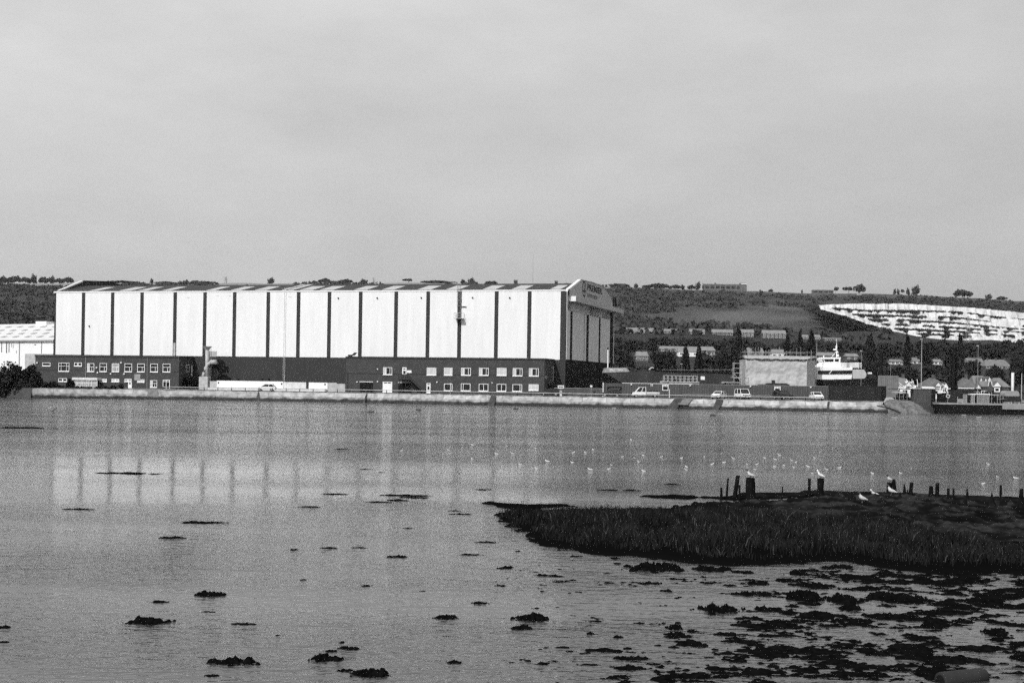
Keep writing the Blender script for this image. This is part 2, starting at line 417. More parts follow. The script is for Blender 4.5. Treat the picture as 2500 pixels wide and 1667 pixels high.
# scrub over the hillside (stuff)
n = 11000
sx = rng.uniform(-900, 1000, n); sy = rng.uniform(950, 2190, n)
den = fbm(sx / 110 + 40, sy / 150, 4)
infr = np.abs(sx / sy) < .42
spx, spy = proj(sx, sy, terr_np(sx, sy) + 4.5); qz = (spx > 1992) & (sy < 1765) & (spy < q_low(spx)) & (spy > q_top(spx) - 25)
keep = infr & (den > np.where(sx < 0, .30, .37)) & ~(in_poly(sx, sy, GRASS) & (den < .49)) & ~qz & ~((sy > 2080) & (sx < 170) & (den < .55)) & ~((sy > 2060) & (sx >= 170))
sx, sy, den = sx[keep], sy[keep], den[keep]
sr = rng.uniform(2.2, 5.5, len(sx)) * np.clip(den * 1.8, .6, 1.4)
v, f = leaf_cloud(np.stack([sx, sy, terr_np(sx, sy) + sr * .35], 1), np.stack([sr * 1.3, sr * 1.3, sr * .7], 1), 24, 1.5, seed=5)
props(obj_np('hill_scrub', v, f, M['scrub_leaf']), kind='stuff')
# bushes growing along the quarry ledges (stuff)
bx, by, bz, br_ = [], [], [], []
for k in range(1, 7):
    y = Q_Y[k]; n_ = 900
    p_ = g_.uniform(2000, 2560, n_); ln_ = np.interp(p_, _lx, Q_LINES[k - 1])
    dn = vnoise(p_ / 22 + 31 * k, np.full(n_, 2.0 + k)); thin = np.interp(p_, [2000, 2250, 2350, 2420, 2560], [1.15, 1.0, .8, .42, .34])
    ok_ = (ln_ < q_low(p_) - 1) & (dn > np.interp(p_, [2000, 2330, 2400, 2560], [.10, .20, .38, .44]))
    p_, ln_, thin = p_[ok_], ln_[ok_], thin[ok_]
    bx.append((p_ - 1250) / FPX * y); by.append(y + g_.uniform(0, 5, len(p_))); bz.append(z_at(p_, ln_, y)); br_.append(g_.uniform(.5, 1.6, len(p_)) * thin)
gx, gy, gz, gr = map(np.concatenate, (bx, by, bz, br_))
v, f = leaf_cloud(np.stack([gx, gy, gz + gr * .4], 1), np.stack([gr * 1.5, gr, gr * .9], 1), 14, .8, seed=6)
props(obj_np('ledge_scrub', v, f, M['leaf_far']), kind='stuff')
# footpath scars and ground far to the sides
# ------------------------------------------------------------------ water
def water_mat():
    m = bpy.data.materials.new('estuary_water'); m.use_nodes = True
    nt = m.node_tree; N = nt.nodes; L = nt.links; b = N['Principled BSDF']
    b.inputs['Base Color'].default_value = (.05, .05, .05, 1); b.inputs['Roughness'].default_value = .09
    b.inputs['IOR'].default_value = 1.33
    tc = N.new('ShaderNodeTexCoord')
    def noise(scale, stretch, detail, rough=.55):
        mp = N.new('ShaderNodeMapping'); mp.inputs['Scale'].default_value = stretch; L.new(tc.outputs['Object'], mp.inputs[0])
        n_ = N.new('ShaderNodeTexNoise'); n_.inputs['Scale'].default_value = scale; n_.inputs['Detail'].default_value = detail; n_.inputs['Roughness'].default_value = rough
        L.new(mp.outputs[0], n_.inputs['Vector']); return n_.outputs['Fac']
    def math_(op, a, b_):
        n_ = N.new('ShaderNodeMath'); n_.operation = op
        for i, q in enumerate((a, b_)):
            if isinstance(q, (int, float)): n_.inputs[i].default_value = q
            else: L.new(q, n_.inputs[i])
        return n_.outputs[0]
    def rng_(v, a, b_, c, d):
        n_ = N.new('ShaderNodeMapRange'); n_.interpolation_type = 'SMOOTHSTEP'
        for i, q in enumerate((a, b_, c, d)): n_.inputs[i + 1].default_value = q
        L.new(v, n_.inputs[0]); return n_.outputs[0]
    at = N.new('ShaderNodeAttribute'); at.attribute_name = 'ruffle'
    patches = noise(.05, (.45, 1.6, 1), 4)                       # wind lanes
    lanes = rng_(patches, .38, .66, .35, 1.25)
    amp = math_('MULTIPLY', at.outputs['Fac'], lanes)
    rip = noise(2.1, (.75, 1.5, 1), 3, .6)
    fine = noise(7.0, (.7, 1.3, 1), 2, .5)
    swell = noise(.45, (.6, 1.3, 1), 2)
    h = math_('ADD', math_('MULTIPLY', rip, .55), math_('MULTIPLY', fine, .12))
    h = math_('ADD', h, math_('MULTIPLY', swell, .5))
    h = math_('MULTIPLY', h, amp)
    bp = N.new('ShaderNodeBump'); bp.inputs['Strength'].default_value = 1.0; bp.inputs['Distance'].default_value = .16
    L.new(h, bp.inputs['Height']); L.new(bp.outputs[0], b.inputs['Normal'])
    return m
M['water'] = water_mat()
# sheet in bands so that the amount of wind ruffle can vary from place to place
xs = np.concatenate([np.linspace(-2500, -200, 12)[:-1], np.linspace(-200, 220, 106)[:-1], np.linspace(220, 2500, 12)])
ys = np.concatenate([np.linspace(-60, 12, 6)[:-1], np.linspace(12, 130, 60)[:-1], np.linspace(130, 420, 40)])
Xw, Yw = np.meshgrid(xs, ys); nx = len(xs)
i = np.arange((len(ys) - 1) * nx).reshape(len(ys) - 1, nx)[:, :-1].ravel()
Xw, Yw = Xw.ravel(), Yw.ravel()
wat = obj_np('water', np.stack([Xw, Yw, np.zeros_like(Xw)], 1), np.stack([i, i + 1, i + nx + 1, i + nx], 1), M['water'])
props(wat, kind='structure')
pxc = 1250 + Xw / np.maximum(Yw, 5) * FPX; pyc = CY + EYE / np.maximum(Yw, 5) * FPX + (pxc - 1250) * ROLL
def sst(v, a, b): t = np.clip((v - a) / (b - a), 0, 1); return t * t * (3 - 2 * t)
def water_ruffle(px, py):
    far = 1 - sst(py, 1060, 1180)                        # open water towards the far shore
    right = sst(px, 1280, 1420) * (1 - sst(py, 1190, 1235))
    patch = np.exp(-((px - 420) / 330) ** 2 - ((py - 1365) / 75) ** 2)
    base = .48 + .16 * sst(py, 1180, 1300)
    edge_calm = np.exp(-((py - (970 + .0185 * (px - 150))) / 22) ** 2)
    r = np.maximum.reduce([base, far * 3.6, right * 4.0, patch * 2.2])
    left_calm = (1 - sst(px, 500, 900)) * sst(py, 1040, 1100)
    r = r * (1 - .75 * left_calm * (1 - sst(py, 1210, 1290)))
    return r * (1 - .45 * edge_calm)
ru = water_ruffle(pxc, pyc)
a = wat.data.attributes.new('ruffle', 'FLOAT', 'POINT'); a.data.foreach_set('value', ru.astype(np.float32))

# ------------------------------------------------------------------ quay ground and the sea wall
WALL_PX = [(78, 972), (300, 973.5), (480, 976), (760, 980), (1000, 985), (1250, 990), (1500, 995), (1700, 998.5), (1900, 1002.5), (2060, 1005.5), (2150, 1007), (2235, 1008.5)]
base = [G(a, b, 0) for a, b in WALL_PX]
toe = [(p.x, p.y) for p in base]
top = [(p.x * 1.006, p.y + 1.9) for p in base]
poly = [(-1500, 296), (-300, 296), (-112, 297)] + [(x, y + .4) for x, y in top] + [(97, 275), (106, 297), (140, 318), (400, 324), (1500, 326)]
pts = poly + [(1500, 470), (-1500, 470)]
mb = MB(); mb.add([(x, y, GZ) for x, y in pts], [tuple(range(len(pts)))])
mb.build('quay_ground', M['asphalt']); props(C.objects['quay_ground'], kind='structure')
# earth bank holding the quay where the wall stops
mb = MB()
def skirt(seg, dz=0):
    for (x0, y0), (x1, y1) in zip(seg[:-1], seg[1:]):
        mb.quad((x0, y0 - 1.8, -.6), (x1, y1 - 1.8, -.6), (x1, y1, GZ - .004), (x0, y0, GZ - .004))
skirt(poly[:4]); skirt(poly[len(top) + 2:])
mb.build('shore_bank', mat('shore_earth', .05, .95, .4, .6, .5, bdist=.2)); props(C.objects['shore_bank'], kind='structure')
wallt = thing('sea_wall', 'long pale sloping concrete sea wall with a dark tide line along the water', 'sea wall')
def wall_pt(s, t, off=0.0):
    """s along the wall in metres, t 0 at the toe .. 1 at the top"""
    k = min(int(np.searchsorted(cum, s)) - 1, len(toe) - 2); k = max(k, 0); q = (s - cum[k]) / (cum[k + 1] - cum[k])
    ax = toe[k][0] + (toe[k + 1][0] - toe[k][0]) * q; ay = toe[k][1] + (toe[k + 1][1] - toe[k][1]) * q
    bx = top[k][0] + (top[k + 1][0] - top[k][0]) * q; by = top[k][1] + (top[k + 1][1] - top[k][1]) * q
    return Vector((ax + (bx - ax) * t, ay + (by - ay) * t - off, -.4 + t * (GZ - .05 + .4) + off * .6))
cum = np.concatenate([[0], np.cumsum([math.dist(toe[i], toe[i + 1]) for i in range(len(toe) - 1)])])
ns, nt_ = 560, 14
V = []
for i in range(ns + 1):
    s = cum[-1] * i / ns
    for j in range(nt_ + 1):
        t = j / nt_
        o = (vnoise(np.array([s * .9]), np.array([t * 3.]))[0] - .5) * .22 + (vnoise(np.array([s * .12]), np.array([7.]))[0] - .5) * .9 * (1 - t) - (.15 * t * (1 - t))
        V.append(wall_pt(s, t, o))
    e = wall_pt(s, 1); V.append(Vector((e.x, e.y + .9, e.z)))
r_ = nt_ + 2
Fw = [(i * r_ + j, (i + 1) * r_ + j, (i + 1) * r_ + j + 1, i * r_ + j + 1) for i in range(ns) for j in range(r_ - 1)]
fo = obj_np('facing', np.array([tuple(p) for p in V]), Fw, M['seawall'], wallt)
# dark weedy buttresses / old chutes standing against the wall
def px_s(px):
    best = min(range(400), key=lambda i: abs(1250 + wall_pt(cum[-1] * i / 400, .5).x / wall_pt(cum[-1] * i / 400, .5).y * FPX - px)); return cum[-1] * best / 400
mstain = mat('wet_stone', .05, .9, .5, 1.5, .5)
mpatch = mat('weathered_patch', .16, .9, .4, 1.5, .4)
for px, wb, wt, lean, m in [(372, 2.2, 2.0, 0, mpatch), (628, 1.0, .1, .2, mstain), (890, .5, .15, .7, mstain), (1196, 1.5, 1.0, .6, mstain), (1640, 2.0, 1.6, 1.5, mstain), (1666, 2.0, 2.0, .9, mpatch), (1746, 1.3, 1.3, .9, mstain), (2022, .35, .35, .3, mstain)]:
    s = px_s(px); mb = MB()
    P = lambda s_, t_, o_: tuple(wall_pt(s_, t_, o_))
    t0, t1 = (.05, .93) if m is not mpatch else (.45 if px > 1000 else .3, .97)
    n_ = 6; ra = [(s - wb / 2 + (lean + (wb - wt) / 2) * q / n_, s + wb / 2 + (lean - (wb - wt) / 2) * q / n_, t0 + (t1 - t0) * q / n_) for q in range(n_ + 1)]
    rings = [[P(a_, t_, -.3), P(b_, t_, -.3), P(b_, t_, .16 + .08 * random.random()), P(a_, t_, .16 + .08 * random.random())] for a_, b_, t_ in ra]
    mb.loft(rings); mb.build('buttress', m, wallt)
# rubble toe at the far end of the wall, rounding down into the water
rb = MB()
mound = thing('stone_groyne', 'rounded stone mound ending the sea wall beside the black pontoon', 'groyne')
gx0, gy0 = toe[-1]
def mound_mesh(cx, cy, L0, L1, W_, Hh, n=60, k=22):
    V, Fm = [], []
    for i in range(n + 1):
        u_ = i / n; x = cx - L0 + (L0 + L1) * u_; hh = Hh * min(1, ((1 - u_) / .42) ** .8) * (1.0 if u_ > .1 else u_ / .1 * .2 + .8)
        for j in range(k + 1):
            t = j / k; yy = cy - 1 + W_ * (t - .15); zz = hh * max(0, 1 - abs(2 * t - 1.0) ** 2.2) - .3 * (1 - hh / Hh)
            V.append((x, yy, zz + (mnoise.noise((x * .8, yy * .8, 3)) * .3 + mnoise.noise((x * 2.6, yy * 2.6, 7)) * .22) - .15))
    for i in range(n):
        for j in range(k): Fm.append((i * (k + 1) + j, (i + 1) * (k + 1) + j, (i + 1) * (k + 1) + j + 1, i * (k + 1) + j + 1))
    return V, Fm
V, Fm = mound_mesh(gx0, gy0, 5.5, 3.2, 8.5, 2.45)
obj_np('stone_mound', V, Fm, mat('groyne_stone', .15, .95, .6, 1.4, 1.0, spec=.0, bdist=.35, detail=9), mound, smooth=True)
mb = MB(); mb.tube([(gx0 - 7.2, gy0 - .2, 1.3), (gx0 - 5.2, gy0 - 1.6, .9), (gx0 - 3.4, gy0 - 2.6, .1)], .12); mb.build('outfall_pipe', M['dark_steel'], mound)
# low guard rail along the quay edge
rail = thing('guard_rail', 'low pale horizontal guard rail on short dark posts along the quay edge', 'guard rail')
s0, s1 = px_s(395), px_s(2008)
mb = MB(); q = [tuple(wall_pt(s0 + (s1 - s0) * i / 150, 1) + Vector((0, .7, .62))) for i in range(151)]
for a_, b_ in zip(q[:-1], q[1:]):
    mb.tube([a_, b_], .075, 5)
mb.build('rail', M['galvanised'], rail)
npost = int((s1 - s0) / 2.75)
for i in range(npost + 1):
    p = wall_pt(s0 + (s1 - s0) * i / npost, 1) + Vector((0, .8, 0))
    MB().box(p.x - .07, p.x + .07, p.y, p.y + .14, GZ - .1, GZ + .72).build('post', M['dark_steel'], rail)
# ------------------------------------------------------------------ boat hall
class Frame:
    def __init__(s, o, rz):
        s.o = Vector(o); s.rz = rz; s.inv = Matrix.Rotation(-rz, 3, 'Z')
    def loc(s, p): return s.inv @ (Vector(p) - s.o)
    def hit_y(s, px, py, yl):
        o = s.loc(EYEV); d = s.inv @ ray(px, py); t = (yl - o.y) / d.y
        return o + d * t
    def hit_x(s, px, py, xl):
        o = s.loc(EYEV); d = s.inv @ ray(px, py); t = (xl - o.x) / d.x
        return o + d * t
    def world(s, p): return s.o + s.inv.inverted() @ Vector(p)
DR = 302.0
pr, pl = D(1380.5, 878, DR), D(133, 868, DR * 1.112)
HRZ = math.atan2(pr.y - pl.y, pr.x - pl.x)
HF = Frame((pr.x, pr.y, GZ), HRZ)
HL = math.hypot(pr.x - pl.x, pr.y - pl.y)
EV0 = HF.hit_y(1380, 707, 0).z; EAVE = EV0 + .42
BND = HF.hit_y(1200, 876.5, 0).z
HW = 47.0
hall = thing('boat_hall', 'huge boatyard hall with tall white panels between dark strips and a sloping roof', 'boat hall', HF.o, HRZ)
prof = [(0, EAVE - .4), (.25 * HW, EAVE + 1.75), (.5 * HW, EAVE + 2.2), (.75 * HW, EAVE + 1.75), (HW, EAVE - .4)]
# wall body (dark cladding, full height); pitched top
body = [(0.0, 0), (0.0, EAVE - .6)] + [(a, b - .35) for a, b in prof[1:-1]] + [(HW, EAVE - .6), (HW, 0)]
MB().prism(body, 'x', -HL, -.0).build('wall', M['dark_cladding'], hall)
# white bays
cx = [203.9, 275, 346.7, 427.6, 500.3, 572.7, 654.9, 728.8, 804.1, 880.2, 967, 1045, 1122, 1212, 1292.5]
wpx = np.interp(cx, [200, 1300], [8.4, 9.6])
edges = [(133.5, None)]
xs_l = [HF.hit_y(c, 790, 0).x for c in cx]
hw = [(HF.hit_y(c + w_ / 2, 790, 0).x - HF.hit_y(c - w_ / 2, 790, 0).x) / 2 for c, w_ in zip(cx, wpx)]
starts = [-HL + .35] + [x + h for x, h in zip(xs_l, hw)]
ends = [x - h for x, h in zip(xs_l, hw)] + [HF.hit_y(1368.3, 790, 0).x]
for a_, b_ in zip(starts, ends):
    m_ = MB().box(a_, b_, -.14, .3, BND, EAVE - .76).build('wall_panel', M['white_cladding'], hall)
for x, h in zip(xs_l, hw):
    MB().box(x - h + .06, x + h - .06, -.07, .3, BND + .05, EAVE - .78).build('pilaster', M['dark_cladding'], hall)
MB().box(ends[-1] + .02, .05, -.10, .3, 0.0, EAVE - .78).build('corner_strip', M['dark_cladding'], hall)
MB().box(-HL - .12, -HL + .33, -.10, .3, 0.0, EAVE - .78).build('corner_strip', M['dark_cladding'], hall)
# lower wall: slightly proud plinth and a thin drip
MB().box(-HL + .4, ends[-1], -.2, -.0, 0, BND - .12).build('plinth', M['dark_cladding'], hall)
# roof
mb = MB(); t_ = .25
rp_ = [(-.16, EAVE - .424)] + prof[1:-1] + [(HW + .35, EAVE - .44)]
mb.prism(rp_ + [(a, b - .3) for a, b in rp_[::-1]], 'x', -HL - .3, -.3)
roof = mb.build('roof', M['roof_sheet'], hall)
MB().box(-HL - .3, -.2, -.22, -.163, EAVE - .72, EAVE - .44).build('gutter', M['white_paint'], hall)
sl_ = (prof[1][1] - (EAVE - .4)) / (prof[1][0])
RL = [(217, 239), (290, 319), (336, 360), (395, 418), (503, 526), (562, 588), (621, 650), (687, 697), (702, 715), (730, 763), (780, 813), (864, 896), (932, 962), (1019, 1052), (1089, 1121), (1178, 1210), (1249, 1282), (1343, 1368)]
for a_, b_ in RL:
    xa, xb = HF.hit_y(a_, 709, 0).x, HF.hit_y(b_, 709, 0).x
    y0_, y1_ = .25, 7.4 if a_ not in (687, 702) else 11.4
    z0_, z1_ = EAVE - .4 + y0_ * sl_ + .03, EAVE - .4 + y1_ * sl_ + .03
    mb = MB(); mb.add([(xa, y0_, z0_), (xb, y0_, z0_), (xb, y1_, z1_), (xa, y1_, z1_), (xa, y0_, z0_ + .09), (xb, y0_, z0_ + .09), (xb, y1_, z1_ + .09), (xa, y1_, z1_ + .09)],
           [(0, 3, 2, 1), (4, 5, 6, 7), (0, 1, 5, 4), (1, 2, 6, 5), (2, 3, 7, 6), (3, 0, 4, 7)])
    mb.build('rooflight', M['rooflight'], roof)
# gables with parapet
gp = [(-.1, EV0 - .2), (.26 * HW, EV0 + 3.0), (.5 * HW, EV0 + 3.25), (.76 * HW, EV0 + 3.15), (.95 * HW, EV0 + 1.3), (HW + .1, EV0 - .2)]
GB = EV0 - 4.4
mb = MB(); mb.prism([(-.0, GB), ] + gp + [(HW, GB)], 'x', -.25, .22)
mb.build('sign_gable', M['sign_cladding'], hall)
# near and far raking fascias of the sign gable
def rake(x0, x1, pts, th, m, par=hall, name='fascia'):
    mb = MB()
    low = [(a, b - th) for a, b in pts]
    mb.prism(pts + low[::-1], 'x', x0, x1); mb.build(name, m, par)
rake(-.40, .30, [(a, b + .12) for a, b in gp[:2]], .36, M['white_paint'])
rake(-.40, .30, [(a, b + .10) for a, b in gp[1:]], .16, M['grey_steel'])
lg = [(-.1, EV0 - .25), (.24 * HW, EV0 + 3.3), (.5 * HW, EV0 + 4.0), (.78 * HW, EV0 + 2.6), (HW, EV0 - .25)]
mb = MB(); mb.prism([(0.0, EV0 - .7)] + lg + [(HW, EV0 - .7)], 'x', -HL - .2, -HL + .1); mb.build('end_gable', M['dark_cladding'], hall)
rake(-HL - .4, -HL + .16, [(a, b + .12) for a, b in lg[:2]], .34, M['white_paint'])
rake(-HL - .4, -HL + .16, [(a, b + .12) for a, b in lg[1:]], .25, M['dark_cladding'])
# dark end wall strips under the sign, canopy box, sliding doors
def gy(px, py=800, x=.0): return HF.hit_x(px, py, x).y
zc0, zc1 = HF.hit_y(1392, 734.5, 0).z, HF.hit_y(1392, 721.5, 0).z
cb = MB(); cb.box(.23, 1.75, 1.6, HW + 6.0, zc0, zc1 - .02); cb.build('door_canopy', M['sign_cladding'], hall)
MB().box(.25, 1.74, 1.35, 1.59, zc0 + .02, zc1 - .03).build('canopy_end', M['white_paint'], hall)
MB().box(-.2, .12, .2, HW, 0, GB + .02).build('door_recess', M['black_door'], hall)
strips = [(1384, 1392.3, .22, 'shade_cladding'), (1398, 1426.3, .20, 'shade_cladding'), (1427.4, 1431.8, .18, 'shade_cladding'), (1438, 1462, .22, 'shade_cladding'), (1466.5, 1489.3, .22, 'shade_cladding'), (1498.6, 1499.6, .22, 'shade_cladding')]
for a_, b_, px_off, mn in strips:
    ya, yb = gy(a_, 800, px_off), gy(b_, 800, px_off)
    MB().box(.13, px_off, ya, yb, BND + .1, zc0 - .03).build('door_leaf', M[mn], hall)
    MB().box(.13, px_off - .03, ya + .02, yb - .02, .02, BND + .08).build('door_skirt', M['black_door'], hall)
MB().box(.13, .26, gy(1490, 800, .26), HW + .1, .02, zc0 - .03).build('door_post', M['black_door'], hall)
for a_, b_ in [(1387.6, 1389.8), (1496.8, 1499.5), (1501.8, 1504.5)]:
    ya, yb = gy(a_, 720, .3), gy(b_, 720, .3)
    MB().box(.22, .34, ya, yb, zc1 + .05, HF.hit_x((a_ + b_) / 2, 706 if a_ < 1400 else 727, .3).z).build('slot', M['black_door'], hall)
# sign lettering and round emblem, painted on the gable (built as thin raised lettering)
sgn = mat('sign_ink', .016, .7, .1, 2.)
def on_gable(y, z, x=.235):                      # text lies in the gable plane: text x -> +y, text y -> +z
    return Matrix(((0, 0, 1, x), (1, 0, 0, y), (0, 1, 0, z), (0, 0, 0, 1)))
yl, yr = gy(1433.5, 715, .23), gy(1470, 715, .23)
zb, zt_ = HF.hit_x(1434.5, 708, .23).z, HF.hit_x(1434.5, 693.2, .23).z
HGT = zt_ - zb
t = text_mesh('PREMIER', HGT / .70, .012, 'sign_lettering', sgn, hall, on_gable(yl, zb), bold=.06)
bbw = max(v.co.y for v in t.data.vertices) - yl
for v in t.data.vertices: v.co.y = yl + (v.co.y - yl) * (yr - yl) / bbw
yl2, yr2 = gy(1433.5, 722, .23), gy(1459, 724, .23)
zb2, zt2_ = HF.hit_x(1434.5, 724.5, .23).z, HF.hit_x(1434.5, 716.5, .23).z
t = text_mesh('DRYSTACK', (zt2_ - zb2) / .70, .012, 'sign_lettering', mat('sign_ink_pale', .06, .7, .1, 2.), hall, on_gable(yl2, zb2), bold=.02)
bbw = max(v.co.y for v in t.data.vertices) - yl2
for v in t.data.vertices: v.co.y = yl2 + (v.co.y - yl2) * (yr2 - yl2) / bbw
yc_, zc_ = gy(1426.2, 706, .23), HF.hit_x(1426.2, 706, .23).z
ry_, rz_ = (gy(1431, 706, .23) - gy(1421.4, 706, .23)) / 2, HF.hit_x(1426, 686.5, .23).z - zc_
mb = MB(); nseg = 40
for a0, a1 in [(R(-35), R(215))] + [(R(225), R(315))]:
    for k in range(nseg):
        u0, u1 = a0 + (a1 - a0) * k / nseg, a0 + (a1 - a0) * (k + 1) / nseg
        o_, i_ = 1.0, .78
        P = lambda u_, r_, x_: (x_, yc_ + ry_ * r_ * math.cos(u_), zc_ + rz_ * r_ * math.sin(u_))
        mb.quad(P(u0, o_, .235), P(u1, o_, .235), P(u1, i_, .235), P(u0, i_, .235))
mb.prism([(yc_ - ry_ * .22, zc_ - rz_ * .1), (yc_ + ry_ * .22, zc_ - rz_ * .1), (yc_ + ry_ * .12, zc_ + rz_ * .62), (yc_ - ry_ * .12, zc_ + rz_ * .62)], 'x', .224, .236)
mb.prism([(yc_ - ry_ * .6, zc_ - rz_ * .12), (yc_ + ry_ * .6, zc_ - rz_ * .12), (yc_ + ry_ * .45, zc_ - rz_ * .35), (yc_ - ry_ * .45, zc_ - rz_ * .35)], 'x', .224, .237)
mb.prism([(yc_ - ry_ * .12, zc_ - rz_ * .35), (yc_ + ry_ * .12, zc_ - rz_ * .35), (yc_, zc_ - rz_ * .75)], 'x', .224, .238)
mb.build('sign_emblem', sgn, hall)
# twin white service pipes climbing the wall, caged ladder and platform, small wall lamps and scuffs
for px in (692.5, 696.2):
    x = HF.hit_y(px, 850, -.2).x
    MB().tube([(x, -.26, .1), (x, -.26, EAVE + .1), (x, 6, EAVE + .9)], .035, 5).build('service_pipe', M['white_paint'], hall)
lx = HF.hit_y(1121, 740, -.3).x; zl0 = HF.hit_y(1122, 777, -.3).z
mb = MB()
for dx in (-.36, .36): mb.tube([(lx + dx, -.35, zl0), (lx + dx, -.35, EAVE + 1.0)], .04, 5)
for k in range(int((EAVE + .6 - zl0) / .34)): mb.tube([(lx - .36, -.35, zl0 + .3 + k * .34), (lx + .36, -.35, zl0 + .3 + k * .34)], .02, 4)
for k in range(9):
    zz = zl0 + 2.6 + k * .62
    if zz > EAVE + .6: break
    mb.tube([(lx + .42 * math.cos(R(a_)), -.4 - .62 * math.sin(R(a_)), zz) for a_ in range(0, 181, 30)], .025, 4)
for a_ in (40, 90, 140): mb.tube([(lx + .42 * math.cos(R(a_)), -.4 - .62 * math.sin(R(a_)), zl0 + 2.6) , (lx + .42 * math.cos(R(a_)), -.4 - .62 * math.sin(R(a_)), EAVE + .6)], .02, 4)
mb.build('cage_ladder', M['grey_steel'], hall)
mb = MB(); mb.box(lx - .75, lx + 1.15, -1.75, -.2, zl0 - .12, zl0)
pf = mb.build('ladder_platform', M['galvanised'], hall)
mb = MB()
for x_, y_ in [(lx - .7, -1.7), (lx + .2, -1.7), (lx + 1.1, -1.7), (lx + 1.1, -.25), (lx - .7, -.25)]: mb.tube([(x_, y_, zl0), (x_, y_, zl0 + 1.1)], .03, 5)
for zz in (.55, 1.1): mb.tube([(lx - .7, -.25, zl0 + zz), (lx - .7, -1.7, zl0 + zz), (lx + 1.1, -1.7, zl0 + zz), (lx + 1.1, -.25, zl0 + zz)], .03, 5)
mb.build('platform_railing', M['galvanised'], hall)
MB().box(lx + .5, lx + 1.6, -.5, -.15, zl0 + 2.55, zl0 + 2.62).build('ladder_bracket', M['grey_steel'], hall)
for px, py in [(826, 727.5), (921, 727.3), (1028.5, 726.8), (1153.7, 726.5), (1244.5, 726.6), (574, 738), (218, 796)]:
    p = HF.hit_y(px, py, -.2); MB().box(p.x - .11, p.x + .11, -.42, -.14, p.z - .16, p.z + .12).build('wall_lamp', M['black_steel'], hall)
for px, py, w_ in [(531, 722, .6), (561, 713.5, .5), (561, 722.5, .45), (460, 726.5, .7), (243, 714, .8), (708, 712, .9), (708, 725, .8)]:
    p = HF.hit_y(px, py, -.17); MB().box(p.x - w_ / 2, p.x + w_ / 2, -.155, -.139, p.z - .06, p.z + .05).build('vent_slot', M['galvanised'], hall)
for px in (563, 582, 641, 657):
    p = HF.hit_y(px, 926, -.25); MB().box(p.x - .16, p.x + .16, -.5, -.19, p.z - .22, p.z + .2).build('wall_lamp', M['black_steel'], hall)
p = HF.hit_y(426, 850, -.1); MB().box(p.x - .3, p.x + .25, -.13, -.0, BND, BND + 3.0).build('patch_panel', M['galvanised'], hall)

# ------------------------------------------------------------------ windows and doors
def window(par, x0, x1, z0, z1, y, kind='plain', blind=False):
    """white framed window lying in a wall that faces -y (local)"""
    fw = .11; mb = MB()
    mb.box(x0, x0 + fw, y - .06, y + .05, z0, z1); mb.box(x1 - fw, x1, y - .06, y + .05, z0, z1)
    mb.box(x0 + fw, x1 - fw, y - .06, y + .05, z1 - fw, z1); mb.box(x0 + fw, x1 - fw, y - .08, y + .05, z0, z0 + fw * 1.2)
    W_ = x1 - x0; H_ = z1 - z0
    if kind == 'T':
        zz = z0 + .58 * H_; mb.box(x0 + fw, x1 - fw, y - .055, y + .04, zz - .045, zz + .045); xx = x0 + .66 * W_; mb.box(xx - .045, xx + .045, y - .05, y + .04, z0 + fw * 1.2, zz - .045)
    elif kind == 'tri':
        for q in (.25, .75): mb.box(x0 + q * W_ - .045, x0 + q * W_ + .045, y - .05, y + .04, z0 + fw * 1.2, z1 - fw)
    elif kind == 'grid':
        for q in (.25, .75): mb.box(x0 + q * W_ - .04, x0 + q * W_ + .04, y - .05, y + .04, z0 + fw * 1.2, z1 - fw)
        mb.box(x0 + fw, x1 - fw, y - .056, y + .04, z0 + .6 * H_, z0 + .6 * H_ + .08)
    elif kind in ('two', 'rt', 'lf'):
        q = {'two': .5, 'rt': .78, 'lf': .24}[kind]; mb.box(x0 + q * W_ - .05, x0 + q * W_ + .05, y - .05, y + .04, z0 + fw * 1.2, z1 - fw)
    elif kind == 'slot2':
        mb.box(x0 + .5 * W_ - .12, x0 + .5 * W_ + .12, y - .05, y + .04, z0 + fw * 1.2, z1 - fw)
    wo = mb.build('window', M['white_paint'], par)
    mb = MB(); mb.box(x0 + .03, x1 - .03, y - .02, y + .02, z0 + .03, z1 - .03)
    mb.build('pane', M['blind'] if blind is True else (M['half_blind'] if blind == 'half' else M['glass']), wo)
    if blind == 'part':
        MB().box(x0 + .15, x0 + .15 + .3 * W_, y - .034, y - .022, z0 + .15, z1 - .12).build('blind', M['blind'], wo)
    MB().box(x0 - .06, x1 + .06, y - .14, y + .02, z0 - .1, z0 - .004).build('sill', M['white_paint'], wo)
    return wo
def z_px(fr, px, py, y): return fr.hit_y(px, py, y).z

# ------------------------------------------------------------------ brick office by the bushes
def office_body(o, x0, x1, y0, y1, h, m):
    MB().box(x0, x1, y0, y1, 0, h - .35).build('wall', m, o)
    mb = MB(); mb.box(x0 - .12, x1 + .12, y0 - .14, y1, h - .349, h); mb.build('parapet', M['coping'], o)
    mb = MB(); zz = h * .52; mb.box(x0 - .01, x1 + .01, y0 - .05, y0 + .02, zz, zz + .14); mb.build('string_course', M['coping'], o)
YO = -7.0
off = thing('brick_office', 'two storey dark brick office with small square white windows, half hidden by shrubs', 'office building', HF.o, HRZ)
xa, xb = HF.hit_y(86, 900, YO).x, HF.hit_y(437, 900, YO).x
h1 = HF.hit_y(300, 868, YO).z
office_body(off, xa, xb, YO, -.25, h1, M['brick'])
k1 = 4.355
def zr(x0, x1, y0, y1, ox, oy=640): return (ox + x0 / k1, ox + x1 / k1, oy + y0 / k1, oy + y1 / k1)
